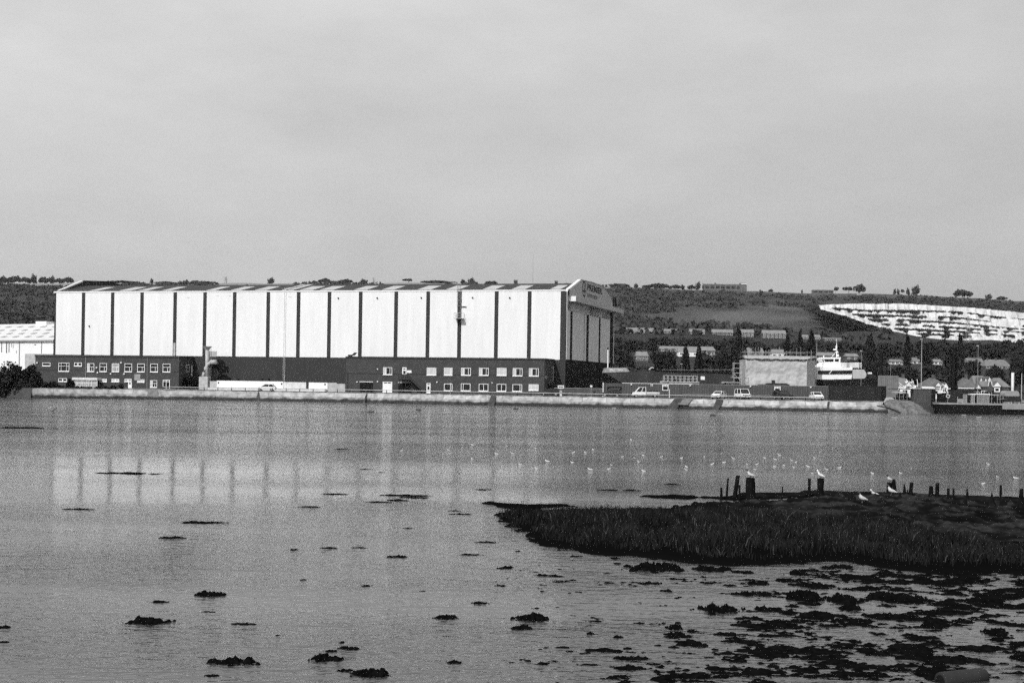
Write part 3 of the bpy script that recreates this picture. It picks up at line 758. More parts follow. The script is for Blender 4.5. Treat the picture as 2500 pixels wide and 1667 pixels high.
def put_win(fr, o, r, y, kind, blind=False):
    a_, b_, c_, d_ = r
    pa, pb = fr.hit_y(a_, d_, y - .05), fr.hit_y(b_, c_, y - .05)
    return window(o, pa.x, pb.x, pa.z, pb.z, y - .05, kind, blind)
for r, kd, bl in [((452, 537, 1068, 1103), 'plain', 0), ((622, 738, 1070, 1160), 'grid', 0), ((790, 870, 1068, 1104), 'slot2', 0), ((927, 1003, 1075, 1162), 'T', 'part'), ((1060, 1137, 1075, 1163), 'T', 0), ((1190, 1268, 1077, 1164), 'T', 'half'),
                  ((1325, 1405, 1078, 1165), 'T', 0), ((1460, 1540, 1079, 1166), 'T', 0), ((1598, 1680, 1080, 1167), 'T', 0), ((1730, 1812, 1080, 1167), 'T', 0),
                  ((622, 712, 1235, 1268), 'slot2', 0), ((1055, 1137, 1240, 1271), 'slot2', True), ((1187, 1268, 1240, 1271), 'slot2', True), ((1325, 1400, 1240, 1270), 'slot2', 'half'), ((1460, 1537, 1246, 1275), 'plain', True), ((1597, 1672, 1256, 1330), 'T', 'part')]:
    put_win(HF, off, zr(*r, 0), YO, kd, bl)
def door(fr, o, r, y, leaf, panes):
    a_, b_, c_, d_ = r; pa, pb = fr.hit_y(a_, d_, y - .05), fr.hit_y(b_, c_, y - .05)
    do = MB().box(pa.x, pb.x, y - .09, y + .03, max(.02, pa.z), pb.z).build('door', leaf, o)
    for (u0, u1, v0, v1) in panes:
        W_, H_ = pb.x - pa.x, pb.z - max(.02, pa.z); z0_ = max(.02, pa.z)
        MB().box(pa.x + u0 * W_, pa.x + u1 * W_, y - .105, y - .088, z0_ + v0 * H_, z0_ + v1 * H_).build('pane', M['glass'], do)
    return do
door(HF, off, zr(1362, 1402, 1272, 1372, 0), YO, M['white_paint'], [(.3, .7, .6, .85)])
door(HF, off, zr(1730, 1806, 1250, 1372, 0), YO, M['white_paint'], [(.08, .46, .02, .78), (.54, .92, .02, .78), (.1, .44, .84, .94), (.56, .9, .84, .94)])
# glazed porch with white flat canopy
pa, pb = HF.hit_y(176, 935, YO - 1.8), HF.hit_y(238, 922, YO - 1.8)
pc = MB().box(pa.x, pb.x, YO - 1.9, YO - .06, pb.z - .55, pb.z).build('porch_canopy', M['off_white'], off)
mb = MB()
for q in (0, .17, .34, .42, .5, .58, .66, .78, 1): x_ = pa.x + .1 + (pb.x - pa.x - .3) * q; mb.box(x_, x_ + .1, YO - 1.7, YO - 1.6, 0, pb.z - .553)
mb.box(pa.x + .1, pb.x - .1, YO - 1.68, YO - 1.62, .9, 1.0); mb.build('porch_frame', M['white_paint'], pc)
MB().box(pa.x + .12, pb.x - .12, YO - 1.6, YO - 1.57, 0, pb.z - .56).build('porch_glazing', M['half_blind'], pc)
for px, py in [(1290, 1068), (1030, 1120), (1040, 1172), (1180, 1186), (1323, 1187), (398, 1068)]:
    p = HF.hit_y(px / k1, 640 + py / k1, YO - .1); MB().box(p.x - .16, p.x + .16, YO - .3, YO - .052, p.z - .14, p.z + .14).build('floodlight', M['white_paint'], off)
for px, zz in [(911 / k1, .3), (1567 / k1, .3)]:
    x_ = HF.hit_y(px, 920, YO).x; MB().tube([(x_, YO - .09, .0), (x_, YO - .09, h1 - .5)], .06, 6).build('drainpipe', M['grey_steel'], off)
p0, p1 = HF.hit_y(1430 / k1, 640 + 1255 / k1, YO), HF.hit_y(1495 / k1, 640 + 1190 / k1, YO)
MB().box(p0.x, p1.x, YO - .12, YO - .052, p0.z, p1.z).build('wall_board', M['grey_steel'], off)
# shaded end wall: window, sign board, dark recess
def end_window(o, xw, r, m_frame=M['white_paint']):
    a_, b_, c_, d_ = r; A_, B_ = HF.hit_x(a_, d_, xw + .03), HF.hit_x(b_, c_, xw + .03)
    mb = MB(); y0_, y1_, z0_, z1_ = A_.y, B_.y, A_.z, B_.z; f_ = .1
    mb.box(xw - .02, xw + .05, y0_, y0_ + f_, z0_, z1_); mb.box(xw - .02, xw + .05, y1_ - f_, y1_, z0_, z1_); mb.box(xw - .02, xw + .05, y0_ + f_, y1_ - f_, z1_ - f_, z1_); mb.box(xw - .02, xw + .05, y0_ + f_, y1_ - f_, z0_, z0_ + f_)
    ym = (y0_ + y1_) / 2; mb.box(xw - .02, xw + .045, ym - .04, ym + .04, z0_ + f_, z1_ - f_)
    wo = mb.build('window', m_frame, o); MB().box(xw - .01, xw + .015, y0_ + .04, y1_ - .04, z0_ + .04, z1_ - .04).build('pane', M['glass'], wo)
end_window(off, xb, (454, 463, 890, 908))
A_, B_ = HF.hit_x(466.5, 918, xb + .03), HF.hit_x(470, 893, xb + .03); MB().box(xb + .005, xb + .06, A_.y, B_.y, A_.z, B_.z).build('wall_board', M['off_white'], off)
MB().box(xb + .002, xb + .02, YO + 1.5, -1.2, 0, 2.6).build('door', M['black_door'], off)

# ------------------------------------------------------------------ brick office with the outside stair
YR = -8.2
off2 = thing('brick_office', 'two storey dark brick office with wide white windows and a black outside stair', 'office building', HF.o, HRZ)
xa, xb = HF.hit_y(844.5, 900, YR).x, HF.hit_y(1329.3, 900, YR).x
h2 = HF.hit_y(1100, 872.3, YR).z
office_body(off2, xa, xb, YR, -.25, h2, M['brick'])
Z3 = lambda *r: zr(*r, 820)
Z4 = lambda *r: zr(*r, 1180)
for r, kd, bl in [(Z3(503, 600, 1118, 1195), 'tri', 'part'), (Z3(967, 1068, 1122, 1200), 'tri', True), (Z3(1150, 1240, 1123, 1201), 'rt', True), (Z3(1332, 1436, 1124, 1202), 'tri', 'part'), (Z3(1522, 1625, 1125, 1203), 'tri', 'part'), (Z3(1712, 1815, 1125, 1204), 'grid', True),
                  (Z4(313, 417, 1127, 1208), 'tri', 'part'), (Z4(485, 590, 1128, 1210), 'tri', 'part'), (Z3(1150, 1240, 1292, 1366), 'rt', 0), (Z3(1330, 1432, 1290, 1367), 'lf', 0), (Z3(1520, 1622, 1293, 1369), 'two', 0), (Z3(1710, 1812, 1295, 1371), 'two', 0),
                  (Z4(310, 413, 1298, 1373), 'rt', 0), (Z4(483, 588, 1298, 1362), 'grid', True)]:
    put_win(HF, off2, r, YR, kd, bl)
door(HF, off2, Z3(497, 600, 1272, 1410), YR, M['white_paint'], [(.12, .46, .86, .95), (.54, .88, .86, .95)])
door(HF, off2, Z3(963, 1007, 1285, 1412), YR, M['white_paint'], [(.25, .75, .35, .7), (.2, .8, .84, .95)])
door(HF, off2, Z3(706, 752, 1118, 1195), YR, M['white_paint'], [(.25, .8, .1, .55), (.2, .8, .72, .85)])
for r in (Z3(255, 395, 1276, 1410), Z3(662, 800, 1284, 1410)):
    a_, b_, c_, d_ = r; pa, pb = HF.hit_y(a_, d_, YR), HF.hit_y(b_, c_, YR)
    g = MB().box(pa.x, pb.x, YR - .06, YR + .05, .02, pb.z).build('garage_door', M['black_door'], off2)
    MB().box(pa.x - .05, pb.x + .05, YR - .16, YR - .0, pb.z + .004, pb.z + .16).build('lintel', M['off_white'], g)
p0, p1 = HF.hit_y(820 + 757 / k1, 640 + 1176 / k1, YR), HF.hit_y(820 + 806 / k1, 640 + 1150 / k1, YR)
MB().box(p0.x, p1.x, YR - .12, YR - .052, p0.z, p1.z).build('wall_board', M['white_paint'], off2)
for px, py, ox in [(228, 1273, 820), (445, 1268, 820), (1076, 1275, 820), (1664, 1283, 820), (445, 1136, 820), (95, 1282, 1180)]:
    p = HF.hit_y(ox + px / k1, 640 + py / k1, YR - .1); MB().box(p.x - .13, p.x + .13, YR - .26, YR - .052, p.z - .11, p.z + .11).build('floodlight', M['white_paint'], off2)
x_ = HF.hit_y(820 + 125 / k1, 940, YR).x; MB().tube([(x_, YR - .09, .0), (x_, YR - .09, h2 * .52)], .06, 6).build('drainpipe', M['coping'], off2)
# outside stair
pa, pb = HF.hit_y(820 + 680 / k1, 640 + 1245 / k1, YR - 1), HF.hit_y(820 + 775 / k1, 640 + 1245 / k1, YR - 1)
zl = pa.z; pe = HF.hit_y(820 + 912 / k1, 640 + 1350 / k1, YR - 1)
st = MB().box(pa.x, pb.x, YR - 1.7, YR - .12, zl - .14, zl).build('stair_landing', M['black_steel'], off2)
mb = MB(); ns_ = 13
for k in range(ns_):
    q = (k + .5) / ns_; x_ = pb.x + (pe.x - pb.x) * q; z_ = zl * (1 - q); mb.box(x_ - .16, x_ + .16, YR - 1.65, YR - .6, z_ - .05, z_)
for yy in (YR - 1.7, YR - .58):
    mb.add([(pb.x, yy, zl), (pb.x, yy, zl - .3), (pe.x, yy, -.0), (pe.x + .35, yy, .0), (pb.x, yy + .05, zl), (pb.x, yy + .05, zl - .3), (pe.x, yy + .05, -.0), (pe.x + .35, yy + .05, .0)], [(0, 1, 2, 3), (7, 6, 5, 4), (0, 3, 7, 4), (1, 5, 6, 2)])
mb.build('stair_flight', M['black_steel'], off2)
mb = MB()
for yy in (YR - 1.68,):
    for hh in (.55, 1.05): mb.tube([(pa.x, yy + 1.4, zl + hh), (pa.x, yy, zl + hh), (pb.x, yy, zl + hh), (pe.x + .2, yy, hh)], .045, 5)
    for k in range(9):
        q = k / 8; mb.tube([(pb.x + (pe.x - pb.x) * q, yy, zl * (1 - q)), (pb.x + (pe.x - pb.x) * q, yy, zl * (1 - q) + 1.05)], .035, 4)
    for k in range(4): mb.tube([(pa.x + (pb.x - pa.x) * k / 4, yy, zl), (pa.x + (pb.x - pa.x) * k / 4, yy, zl + 1.05)], .035, 4)
mb.tube([(pe.x + .25, YR - 1.68, 1.05), (pe.x + 1.0, YR - 1.68, 1.05), (pe.x + 1.0, YR - 1.68, 0)], .045, 5)
mb.build('stair_railing', M['black_steel'], off2)
MB().box(pa.x + .1, pa.x + .2, YR - 1.6, YR - 1.5, 0, zl - .15).build('stair_post', M['black_steel'], off2)
# small tilted rooftop panel and plant box near the parapet's end
p = HF.hit_y(855, 868, YR + .8)
MB().box(p.x - .4, p.x + .4, YR + .5, YR + 1.2, h2 - .01, h2 + .38).build('roof_box', M['black_steel'], off2)
mb = MB(); x_ = HF.hit_y(864, 866, YR + .8).x; mb.add([(x_ - .5, YR + .5, h2 + .28), (x_ + .3, YR + .5, h2 + .28), (x_ + .65, YR + 1.1, h2 + .85), (x_ - .05, YR + 1.1, h2 + .85), (x_ - .5, YR + .56, h2 + .22), (x_ + .3, YR + .56, h2 + .22), (x_ + .65, YR + 1.16, h2 + .79), (x_ - .05, YR + 1.16, h2 + .79)], [(0, 1, 2, 3), (7, 6, 5, 4), (0, 4, 5, 1), (1, 5, 6, 2), (2, 6, 7, 3), (3, 7, 4, 0)])
mb.tube([(x_, YR + .9, h2), (x_, YR + .9, h2 + .5)], .05, 5); mb.build('roof_panel', M['black_steel'], off2)
end_window(off2, xb, (1330.5, 1336, 918, 923), M['off_white'])
A_, B_ = HF.hit_x(1350, 930, xb + .03), HF.hit_x(1351.8, 892, xb + .03); MB().box(xb + .005, xb + .06, A_.y, B_.y, A_.z, B_.z).build('wall_board', M['galvanised'], off2)
MB().box(xb + .002, xb + .02, -5.5, -2.0, 0, 2.5).build('door', M['black_door'], off2)

# ------------------------------------------------------------------ dust extraction unit between the offices
ex = HF.hit_y(505, 930, -4.5)
ext = thing('dust_extractor', 'pale dust extraction stack with funnel cowl and bent duct against the hall', 'extractor', HF.world((ex.x, -4.5, 0)), HRZ)
EF = Frame(HF.world((ex.x, -4.5, 0)), HRZ)
def e(px, py, y=0.): q = EF.hit_y(px, py, y); return (q.x, y, q.z)
a_, b_ = e(400 + 392 / k1, 950), e(400 + 486 / k1, 640 + 1217 / k1)
MB().box(a_[0], b_[0], -.9, .9, 0, b_[2]).build('filter_cabinet', M['galvanised'], ext)
s1_ = e(400 + 460 / k1, 640 + 1217 / k1); s2_ = e(400 + 460 / k1, 640 + 930 / k1)
MB().tube([s1_, s2_], .40, 14).build('stack', M['galvanised'], ext, smooth=True)
c1, c2 = e(400 + 440 / k1, 640 + 932 / k1), e(400 + 465 / k1, 640 + 895 / k1)
mb = MB(); zc_, zt_ = s2_[2], c2[2]; x_ = s2_[0]
def ring(r_, z_, n=16): return [(x_ + r_ * math.cos(2 * math.pi * k / n), r_ * math.sin(2 * math.pi * k / n), z_) for k in range(n)]
mb.loft([ring(.40, zc_), ring(.62, zc_ + .15), ring(1.12, zt_), ring(1.02, zt_), ring(.36, zc_ + .1)], cap=False); mb.build('funnel_cowl', M['galvanised'], ext, smooth=False)
duct = [e(400 + 556 / k1, 640 + 1062 / k1, -.2), e(400 + 500 / k1, 640 + 1062 / k1, -.2), e(400 + 470 / k1, 640 + 1085 / k1, -.2), e(400 + 440 / k1, 640 + 1130 / k1, -.2), e(400 + 422 / k1, 640 + 1175 / k1, -.2), e(400 + 418 / k1, 640 + 1222 / k1, -.2)]
dd = MB().tube([duct[0], duct[1]], .52, 14); dd.build('duct_head', M['galvanised'], ext, smooth=True)
MB().tube(duct[1:], .36, 12).build('bent_duct', M['galvanised'], ext, smooth=True)
dk = [e(400 + 545 / k1, 640 + 1085 / k1, 1.0), e(400 + 565 / k1, 640 + 1160 / k1, 1.0), e(400 + 580 / k1, 640 + 1180 / k1, 1.0), e(400 + 560 / k1, 640 + 1270 / k1, 1.0)]
MB().tube(dk, .34, 10).build('bent_duct', M['dark_steel'], ext, smooth=True)
a_, b_ = e(400 + 486 / k1, 950, .9), e(400 + 570 / k1, 640 + 1090 / k1, .9); MB().box(a_[0], b_[0], .6, 1.8, 0, b_[2]).build('hopper', M['black_steel'], ext)
a_, b_ = e(400 + 482 / k1, 640 + 1003 / k1, .3), e(400 + 556 / k1, 640 + 946 / k1, .3); MB().box(a_[0], b_[0], .2, .5, a_[2], b_[2]).build('control_panel', M['galvanised'], ext)
mb = MB()
for px in (488, 503): q = e(400 + px / k1, 640 + 920 / k1, .1); mb.tube([(q[0], .1, 2), q], .04, 5)
mb.build('support_pole', M['grey_steel'], ext)
# clutter of timber leaning beside it
cl = HF.hit_y(478, 950, -4.0)
sk = thing('timber_stack', 'dark sloping stack of planks lying in the shade beside the extractor', 'timber stack', HF.world((cl.x, -4.0, 0)), HRZ)
mb = MB()
for k in range(9): mb.add([(-2.2 + .12 * k, -.6 + .14 * k, .0), (-1.95 + .12 * k, -.6 + .14 * k, 0), (1.4 + .05 * k, -.6 + .14 * k, 1.8 + .08 * k), (1.15 + .05 * k, -.6 + .14 * k, 1.8 + .08 * k), (-2.2 + .12 * k, -.5 + .14 * k, .0), (-1.95 + .12 * k, -.5 + .14 * k, 0), (1.4 + .05 * k, -.5 + .14 * k, 1.8 + .08 * k), (1.15 + .05 * k, -.5 + .14 * k, 1.8 + .08 * k)], [(0, 1, 2, 3), (7, 6, 5, 4), (0, 4, 5, 1), (1, 5, 6, 2), (2, 6, 7, 3), (3, 7, 4, 0)])
mb.build('planks', M['timber'], sk)
# ------------------------------------------------------------------ white hoarding along the foot of the hall
YH = -5.0
def hx(px): return HF.hit_y(px, 945, YH).x
hd = thing('hoarding', 'long low bright white hoarding in front of the hall between the two offices', 'hoarding', HF.o, HRZ)
for i, (a_, b_, hh, mn) in enumerate([(512, 529, 1.9, 'galvanised'), (529.5, 691, 2.05, 'white_paint'), (691.5, 747, 1.95, 'off_white'), (754, 800, 1.95, 'white_paint'), (800.5, 822, 1.95, 'galvanised'), (822.5, 843, 1.75, 'galvanised')]):
    MB().box(hx(a_), hx(b_), YH - .08 * (i % 2), YH + .15, -.1, hh).build('hoarding_panel', M[mn], hd)
mb = MB()
for px in (534, 688, 794): mb.box(hx(px) - .15, hx(px) + .12, YH - .12, YH - .082, 1.35, 1.75)
mb.build('hatch', M['black_steel'], hd)
MB().box(hx(512), hx(800), YH - .9, YH - .25, -.1, .42).build('kerb_block', M['off_white'], hd)

# ------------------------------------------------------------------ pale shed beyond the bushes
SD = 352.0
s0_, s1_ = D(-160, 850, SD + 24), D(130, 850, SD)
SR = math.atan2(s1_.y - s0_.y, s1_.x - s0_.x); SF = Frame((s1_.x, s1_.y, GZ), SR)
shed = thing('pale_shed', 'pale metal shed with a spotted white roof standing beyond the dark bushes', 'shed', SF.o, SR)
SL = math.hypot(s1_.x - s0_.x, s1_.y - s0_.y); se = SF.hit_y(60, 829.5, 0).z; srg = SF.hit_y(60, 791, 16).z
MB().prism([(0, 0), (0, se), (16, srg - .3), (32, se), (32, 0)], 'x', -SL, 0).build('wall', M['white_paint'], shed)
mb = MB(); mb.prism([(-.5, se - .05), (16, srg), (32.5, se - .05), (32.5, se - .3), (16, srg - .25), (-.5, se - .3)], 'x', -SL - .4, .4); rf = mb.build('roof', mat('pale_sheet', .62, .7, .12, .5, stretch=(4, .3, .3)), shed)
MB().box(-SL, 0, -.62, -.5, se - .4, se - .08).build('gutter', M['grey_steel'], shed)
sls = (srg - se + .05) / 16.5
for row, yy in enumerate((2.0, 5.2, 8.6, 12.2)):
    for k in range(11):
        x_ = -2.5 - k * 4.6 - (row % 2) * 1.7
        z_ = se - .05 + (yy + .5) * sls
        mb = MB(); mb.add([(x_ - 1.5, yy, z_ + .03), (x_, yy, z_ + .03), (x_ , yy + 1.1, z_ + 1.1 * sls + .03), (x_ - 1.5, yy + 1.1, z_ + 1.1 * sls + .03), (x_ - 1.5, yy, z_ + .1), (x_, yy, z_ + .1), (x_, yy + 1.1, z_ + 1.1 * sls + .1), (x_ - 1.5, yy + 1.1, z_ + 1.1 * sls + .1)], [(0, 3, 2, 1), (4, 5, 6, 7), (0, 1, 5, 4), (1, 2, 6, 5), (2, 3, 7, 6), (3, 0, 4, 7)])
        mb.build('rooflight', M['grey_steel'], rf)
a_, b_ = SF.hit_y(87, 792, 14), SF.hit_y(113, 786, 14)
MB().box(a_.x, b_.x, 14, 18, srg - .8, b_.z + .2).build('roof_vent', M['white_paint'], shed)
mb = MB(); ms = mat('rust_streak', .06, .9, .5, 1.)
for px, y0_, y1_, w_ in [(4, 834, 860, .3), (16, 836, 862, .35), (22, 836, 860, .3), (28, 838, 848, .15), (32, 840, 850, .2), (40, 856, 862, .2), (86, 840, 842.5, .7)]:
    q0, q1 = SF.hit_y(px, y1_, 0), SF.hit_y(px, y0_, 0); mb.box(q0.x - w_ / 2, q0.x + w_ / 2, -.012, .1, q0.z, q1.z)
mb.build('rust_streak', ms, shed)
for px in (48, 102): x_ = SF.hit_y(px, 850, 0).x; MB().tube([(x_, -.12, 0), (x_, -.12, se - .4)], .09, 6).build('drainpipe', M['grey_steel'], shed)
a_, b_ = SF.hit_y(61, 871, -4), SF.hit_y(130, 863.5, -4)
MB().box(a_.x, b_.x, -4, -.02, 0, b_.z).build('lean_to', M['galvanised'], shed)
# ------------------------------------------------------------------ yard fence and the things in front of it
FD = 283.0
def S(y): return FPX / y
fx0, fx1 = XY(1518, FD, GZ).x, XY(2030, FD, GZ).x
fen = thing('sheet_fence', 'long dark corrugated sheet fence with a pale top rail behind the parked vehicles', 'fence', (fx0, FD, GZ))
def corrugated(x0, x1, y, z0, z1, pitch=.5, amp=.05):
    mb = MB(); n = int((x1 - x0) / pitch); pts = []
    for k in range(n):
        x = x0 + k * pitch
        pts += [(x, y), (x + pitch * .35, y), (x + pitch * .5, y - amp), (x + pitch * .85, y - amp)]
    pts.append((x1, y)); pts += [(x1, y + .1), (x0, y + .1)]
    m = len(pts); vs = [(a, b, z0) for a, b in pts] + [(a, b, z1) for a, b in pts]
    mb.add(vs, [(i, (i + 1) % m, m + (i + 1) % m, m + i) for i in range(m)]); return mb
FH = 2.72
corrugated(0, fx1 - fx0, 0, -.1, FH).build('sheeting', M['fence_sheet'], fen)
MB().box(0, XY(1588, FD, GZ).x - fx0, -.09, .12, FH + .003, FH + .12).build('top_rail', M['off_white'], fen)
MB().box(XY(1592, FD, GZ).x - fx0, XY(1690, FD, GZ).x - fx0, -.09, .12, FH + .003, FH + .12).build('top_rail', M['off_white'], fen)
MB().box(XY(1690.3, FD, GZ).x - fx0, fx1 - fx0, -.06, .1, FH + .003, FH + .07).build('top_rail', M['grey_steel'], fen)
for px in (1588.5, 1592): MB().box(XY(px, FD, 0).x - fx0 - .08, XY(px, FD, 0).x - fx0 + .08, -.12, -.06, FH - .5, FH + .11).build('rail_bracket', M['off_white'], fen)
for px in (1540, 1684, 1831, 1978): 
    x_ = XY(px, FD, 0).x - fx0; MB().box(x_ - .13, x_ + .13, -.3, -.06, FH - .32, FH - .08).build('floodlight', M['white_paint'], fen)
MB().box(XY(1665, FD, 0).x - fx0, XY(1880, FD, 0).x - fx0, -.16, -.11, .75, .82).build('guide_rail', M['grey_steel'], fen)
def fwin(px0, px1, z0, z1):
    a_, b_ = XY(px0, FD, 0).x - fx0, XY(px1, FD, 0).x - fx0
    mb = MB(); f_ = .13; mb.box(a_, a_ + f_, -.2, -.06, z0, z1); mb.box(b_ - f_, b_, -.2, -.06, z0, z1); mb.box(a_ + f_, b_ - f_, -.2, -.06, z1 - .38, z1); mb.box(a_ + f_, b_ - f_, -.2, -.06, z0, z0 + f_)
    o = mb.build('window', M['white_paint'], fen); MB().box(a_ + .05, b_ - .05, -.14, -.07, z0 + .05, z1 - .39).build('pane', M['glass'], o)
    MB().box(a_ + .2, a_ + .5, -.21, -.195, z1 - .26, z1 - .12).build('vent', M['glass'], o); MB().box(b_ - .5, b_ - .2, -.21, -.195, z1 - .26, z1 - .12).build('vent', M['glass'], o)
fwin(1616, 1631, 1.42, 2.62); fwin(1889.5, 1904.5, 1.38, 2.56)
# shorter lower yard wall and gate by the hall end
yw = thing('yard_wall', 'low plain grey yard wall between the brick office and the steel gate', 'wall', (XY(1353, 288, GZ).x, 288, GZ))
MB().box(0, XY(1473, 288, GZ).x - XY(1353, 288, GZ).x, 0, .25, -.1, 1.55).build('wall', M['fence_sheet'], yw)
MB().box(0, XY(1473, 288, GZ).x - XY(1353, 288, GZ).x, -.06, .3, 1.553, 1.66).build('coping', M['grey_steel'], yw)
gt = thing('steel_gate', 'dark braced steel gate panel standing at the end of the yard fence', 'gate', (XY(1472, 283.4, GZ).x, 283.4, GZ))
gw = XY(1518, 283.4, GZ).x - XY(1472, 283.4, GZ).x
corrugated(0, gw, .06, -.05, FH + .02).build('gate_sheet', M['fence_sheet'], gt)
mb = MB()
for a_, b_ in [((.9, .0), (.9, 2.0)), ((.9, 2.0), (gw + .1, 2.0)), ((gw + .1, 2.0), (gw + .1, 0)), ((1.0, 1.9), (gw * .62, .55)), ((gw * .62, .55), (gw, 1.9))]: mb.tube([(a_[0], -.1, a_[1]), (b_[0], -.1, b_[1])], .07, 5)
mb.build('gate_frame', M['black_steel'], gt)
MB().box(-.1, .1, -.15, .05, -.1, FH + .1).build('gate_post', M['off_white'], gt)
sb = thing('site_notice', 'white notice board on a post in front of the yard wall', 'notice board', (XY(1369, 286.5, GZ).x, 286.5, GZ))
MB().box(-.62, .62, -.03, .03, 1.55, 2.15).build('board', M['white_paint'], sb); MB().box(-.5, .5, -.045, -.03, 1.75, 1.95).build('caption_panel', M['dark_paint'], sb); MB().box(-.06, .06, .0, .08, -.1, 1.55).build('post', M['grey_steel'], sb)
bp_ = thing('barrier_post', 'white ticket post standing beside the yard wall below the notice board', 'post', (XY(1369, 285.5, GZ).x, 285.5, GZ))
MB().box(-.22, .22, -.15, .15, -.1, 1.0).build('cabinet', M['off_white'], bp_); MB().box(-.15, .15, -.17, -.15, .55, .8).build('screen', M['glass'], bp_)
nb = thing('site_notice', 'small white notice on a tall stake above the yard wall coping', 'notice board', (XY(1443, 286.8, GZ).x, 286.8, GZ))
MB().box(-.22, .22, -.03, .03, 1.9, 2.25).build('board', M['white_paint'], nb); MB().box(-.03, .03, .0, .06, -.1, 1.9).build('post', M['grey_steel'], nb)
wp = thing('marker_post', 'thin white marker post against the sheet fence by its first window', 'post', (XY(1634, 281.5, GZ).x, 281.5, GZ)); MB().tube([(0, 0, -.1), (0, 0, 1.7)], .07, 6).build('pole', M['white_paint'], wp)
wp = thing('marker_post', 'thin white post rising in front of the brick office windows', 'post', (XY(1099.5, 292, GZ).x, 292, GZ)); MB().tube([(0, 0, -.1), (0, 0, 2.3)], .06, 6).build('pole', M['white_paint'], wp)
# dark container block closing the fence
ctn = thing('cargo_container', 'long dark ribbed cargo container at the end of the sheet fence', 'container', (XY(2029, FD - 3, GZ).x, FD - 3, GZ))
cw = XY(2163, FD - 3, GZ).x - XY(2029, FD - 3, GZ).x
corrugated(0, cw, 0, .12, 2.85, .38, .06).build('side_panel', M['container_dark'], ctn)
MB().box(0.02, cw - .02, .11, 2.4, .13, 2.84).build('body', M['container_dark'], ctn); MB().box(-.02, cw + .02, -.08, 2.44, 2.851, 2.97).build('top_rail', M['dark_steel'], ctn); MB().box(-.02, cw + .02, -.08, 2.44, 0, .118).build('base_rail', M['dark_steel'], ctn)
MB().box(cw - 1.0, cw + .01, -.1, -.062, .13, 2.84).build('end_post', M['black_steel'], ctn)

# ------------------------------------------------------------------ vehicles
def car(name, label, cat, loc, rz, L_, W_, belt, H_, prof, cabin, paint, group='vehicles parked on the quay', glassrows=True, lights=True):
    """prof: side outline of the lower body (x forward); cabin: side outline of the glasshouse (bottom rear, top rear, top front, bottom front)"""
    o = thing(name, label, cat, loc, rz, group)
    rings = []
    n = 5
    mb = MB()
    mb.prism(prof, 'y', -W_ / 2, W_ / 2); mb.build('body', paint, o, bevel=.06)
    (x0, z0), (x1, z1), (x2, z2), (x3, z3) = cabin; ti = .16
    mb = MB(); lo = W_ / 2 - .04; hi = W_ / 2 - ti
    mb.add([(x0, -lo, z0), (x3, -lo, z3), (x3, lo, z3), (x0, lo, z0), (x1, -hi, z1), (x2, -hi, z2), (x2, hi, z2), (x1, hi, z1)], [(0, 3, 2, 1), (4, 5, 6, 7), (0, 1, 5, 4), (1, 2, 6, 5), (2, 3, 7, 6), (3, 0, 4, 7)])
    mb.build('glasshouse', M['glass'], o)
    mb = MB()
    for sgn_ in (-1, 1):
        for (a, za), (b, zb_) in (((x0, z0), (x1, z1)), ((x3, z3), (x2, z2)), (((x0 + x3) / 2 - .1, z0), ((x1 + x2) / 2 - .1, z1))):
            mb.tube([(a, sgn_ * (lo + .005), za), (b, sgn_ * (hi + .005), zb_)], .055, 5)
    mb.box(x1 - .06, x2 + .06, -hi - .03, hi + .03, max(z1, z2) - .03, max(z1, z2) + .05)
    mb.build('roof', paint, o)
    wx = [p[0] for p in prof]; r = .33
    for x in (min(wx) + .85, max(wx) - .85):
        for sgn_ in (-1, 1):
            y = sgn_ * (W_ / 2 - .08)
            wl = MB().tube([(x, y - .1, r), (x, y + .1, r)], r, 16).build('wheel', M['tyre'], o)
            MB().tube([(x, y + sgn_ * .1, r), (x, y + sgn_ * .115, r)], .2, 12).build('rim', M['grey_steel'], wl)
    zl_ = belt - .28
    for sgn_ in (-1, 1):
        MB().box(max(wx) - .05, max(wx) + .012, sgn_ * (W_ / 2 - .3) - .16, sgn_ * (W_ / 2 - .3) + .16, zl_ - .1, zl_ + .06).build('headlight', M['glass'], o)
        MB().box(min(wx) - .012, min(wx) + .05, sgn_ * (W_ / 2 - .2) - .1, sgn_ * (W_ / 2 - .2) + .1, zl_ - .1, zl_ + .12).build('tail_light', M['dark_paint'], o)
    MB().box(max(wx) - .02, max(wx) + .014, -W_ / 2 + .55, W_ / 2 - .55, zl_ - .16, zl_ + .02).build('grille', M['black_steel'], o)
    MB().box(max(wx) - .02, max(wx) + .03, -.26, .26, .38, .48).build('number_plate', M['off_white'], o); MB().box(min(wx) - .03, min(wx) + .02, -.26, .26, .5, .6).build('number_plate', M['off_white'], o)
    return o
hatch = [(-2.0, .28), (-2.05, .75), (-1.98, .95), (1.1, .98), (1.95, .80), (2.08, .55), (2.0, .28)]
hcab = [(-1.9, .93), (-1.35, 1.42), (.1, 1.45), (1.0, .95)]
vprof = [(-2.3, .35), (-2.32, 1.1), (1.45, 1.1), (2.2, .92), (2.32, .6), (2.25, .35)]
vcab = [(-2.28, 1.08), (-2.2, 1.95), (.75, 1.97), (1.6, 1.08)]
sprof = [(-2.2, .4), (-2.25, 1.0), (1.2, 1.08), (2.1, 1.0), (2.2, .6), (2.1, .4)]
scab = [(-2.15, .98), (-1.9, 1.75), (.3, 1.78), (1.0, 1.05)]
VY = 278.5
def at(px, y, z=GZ): return XY(px, y, z)
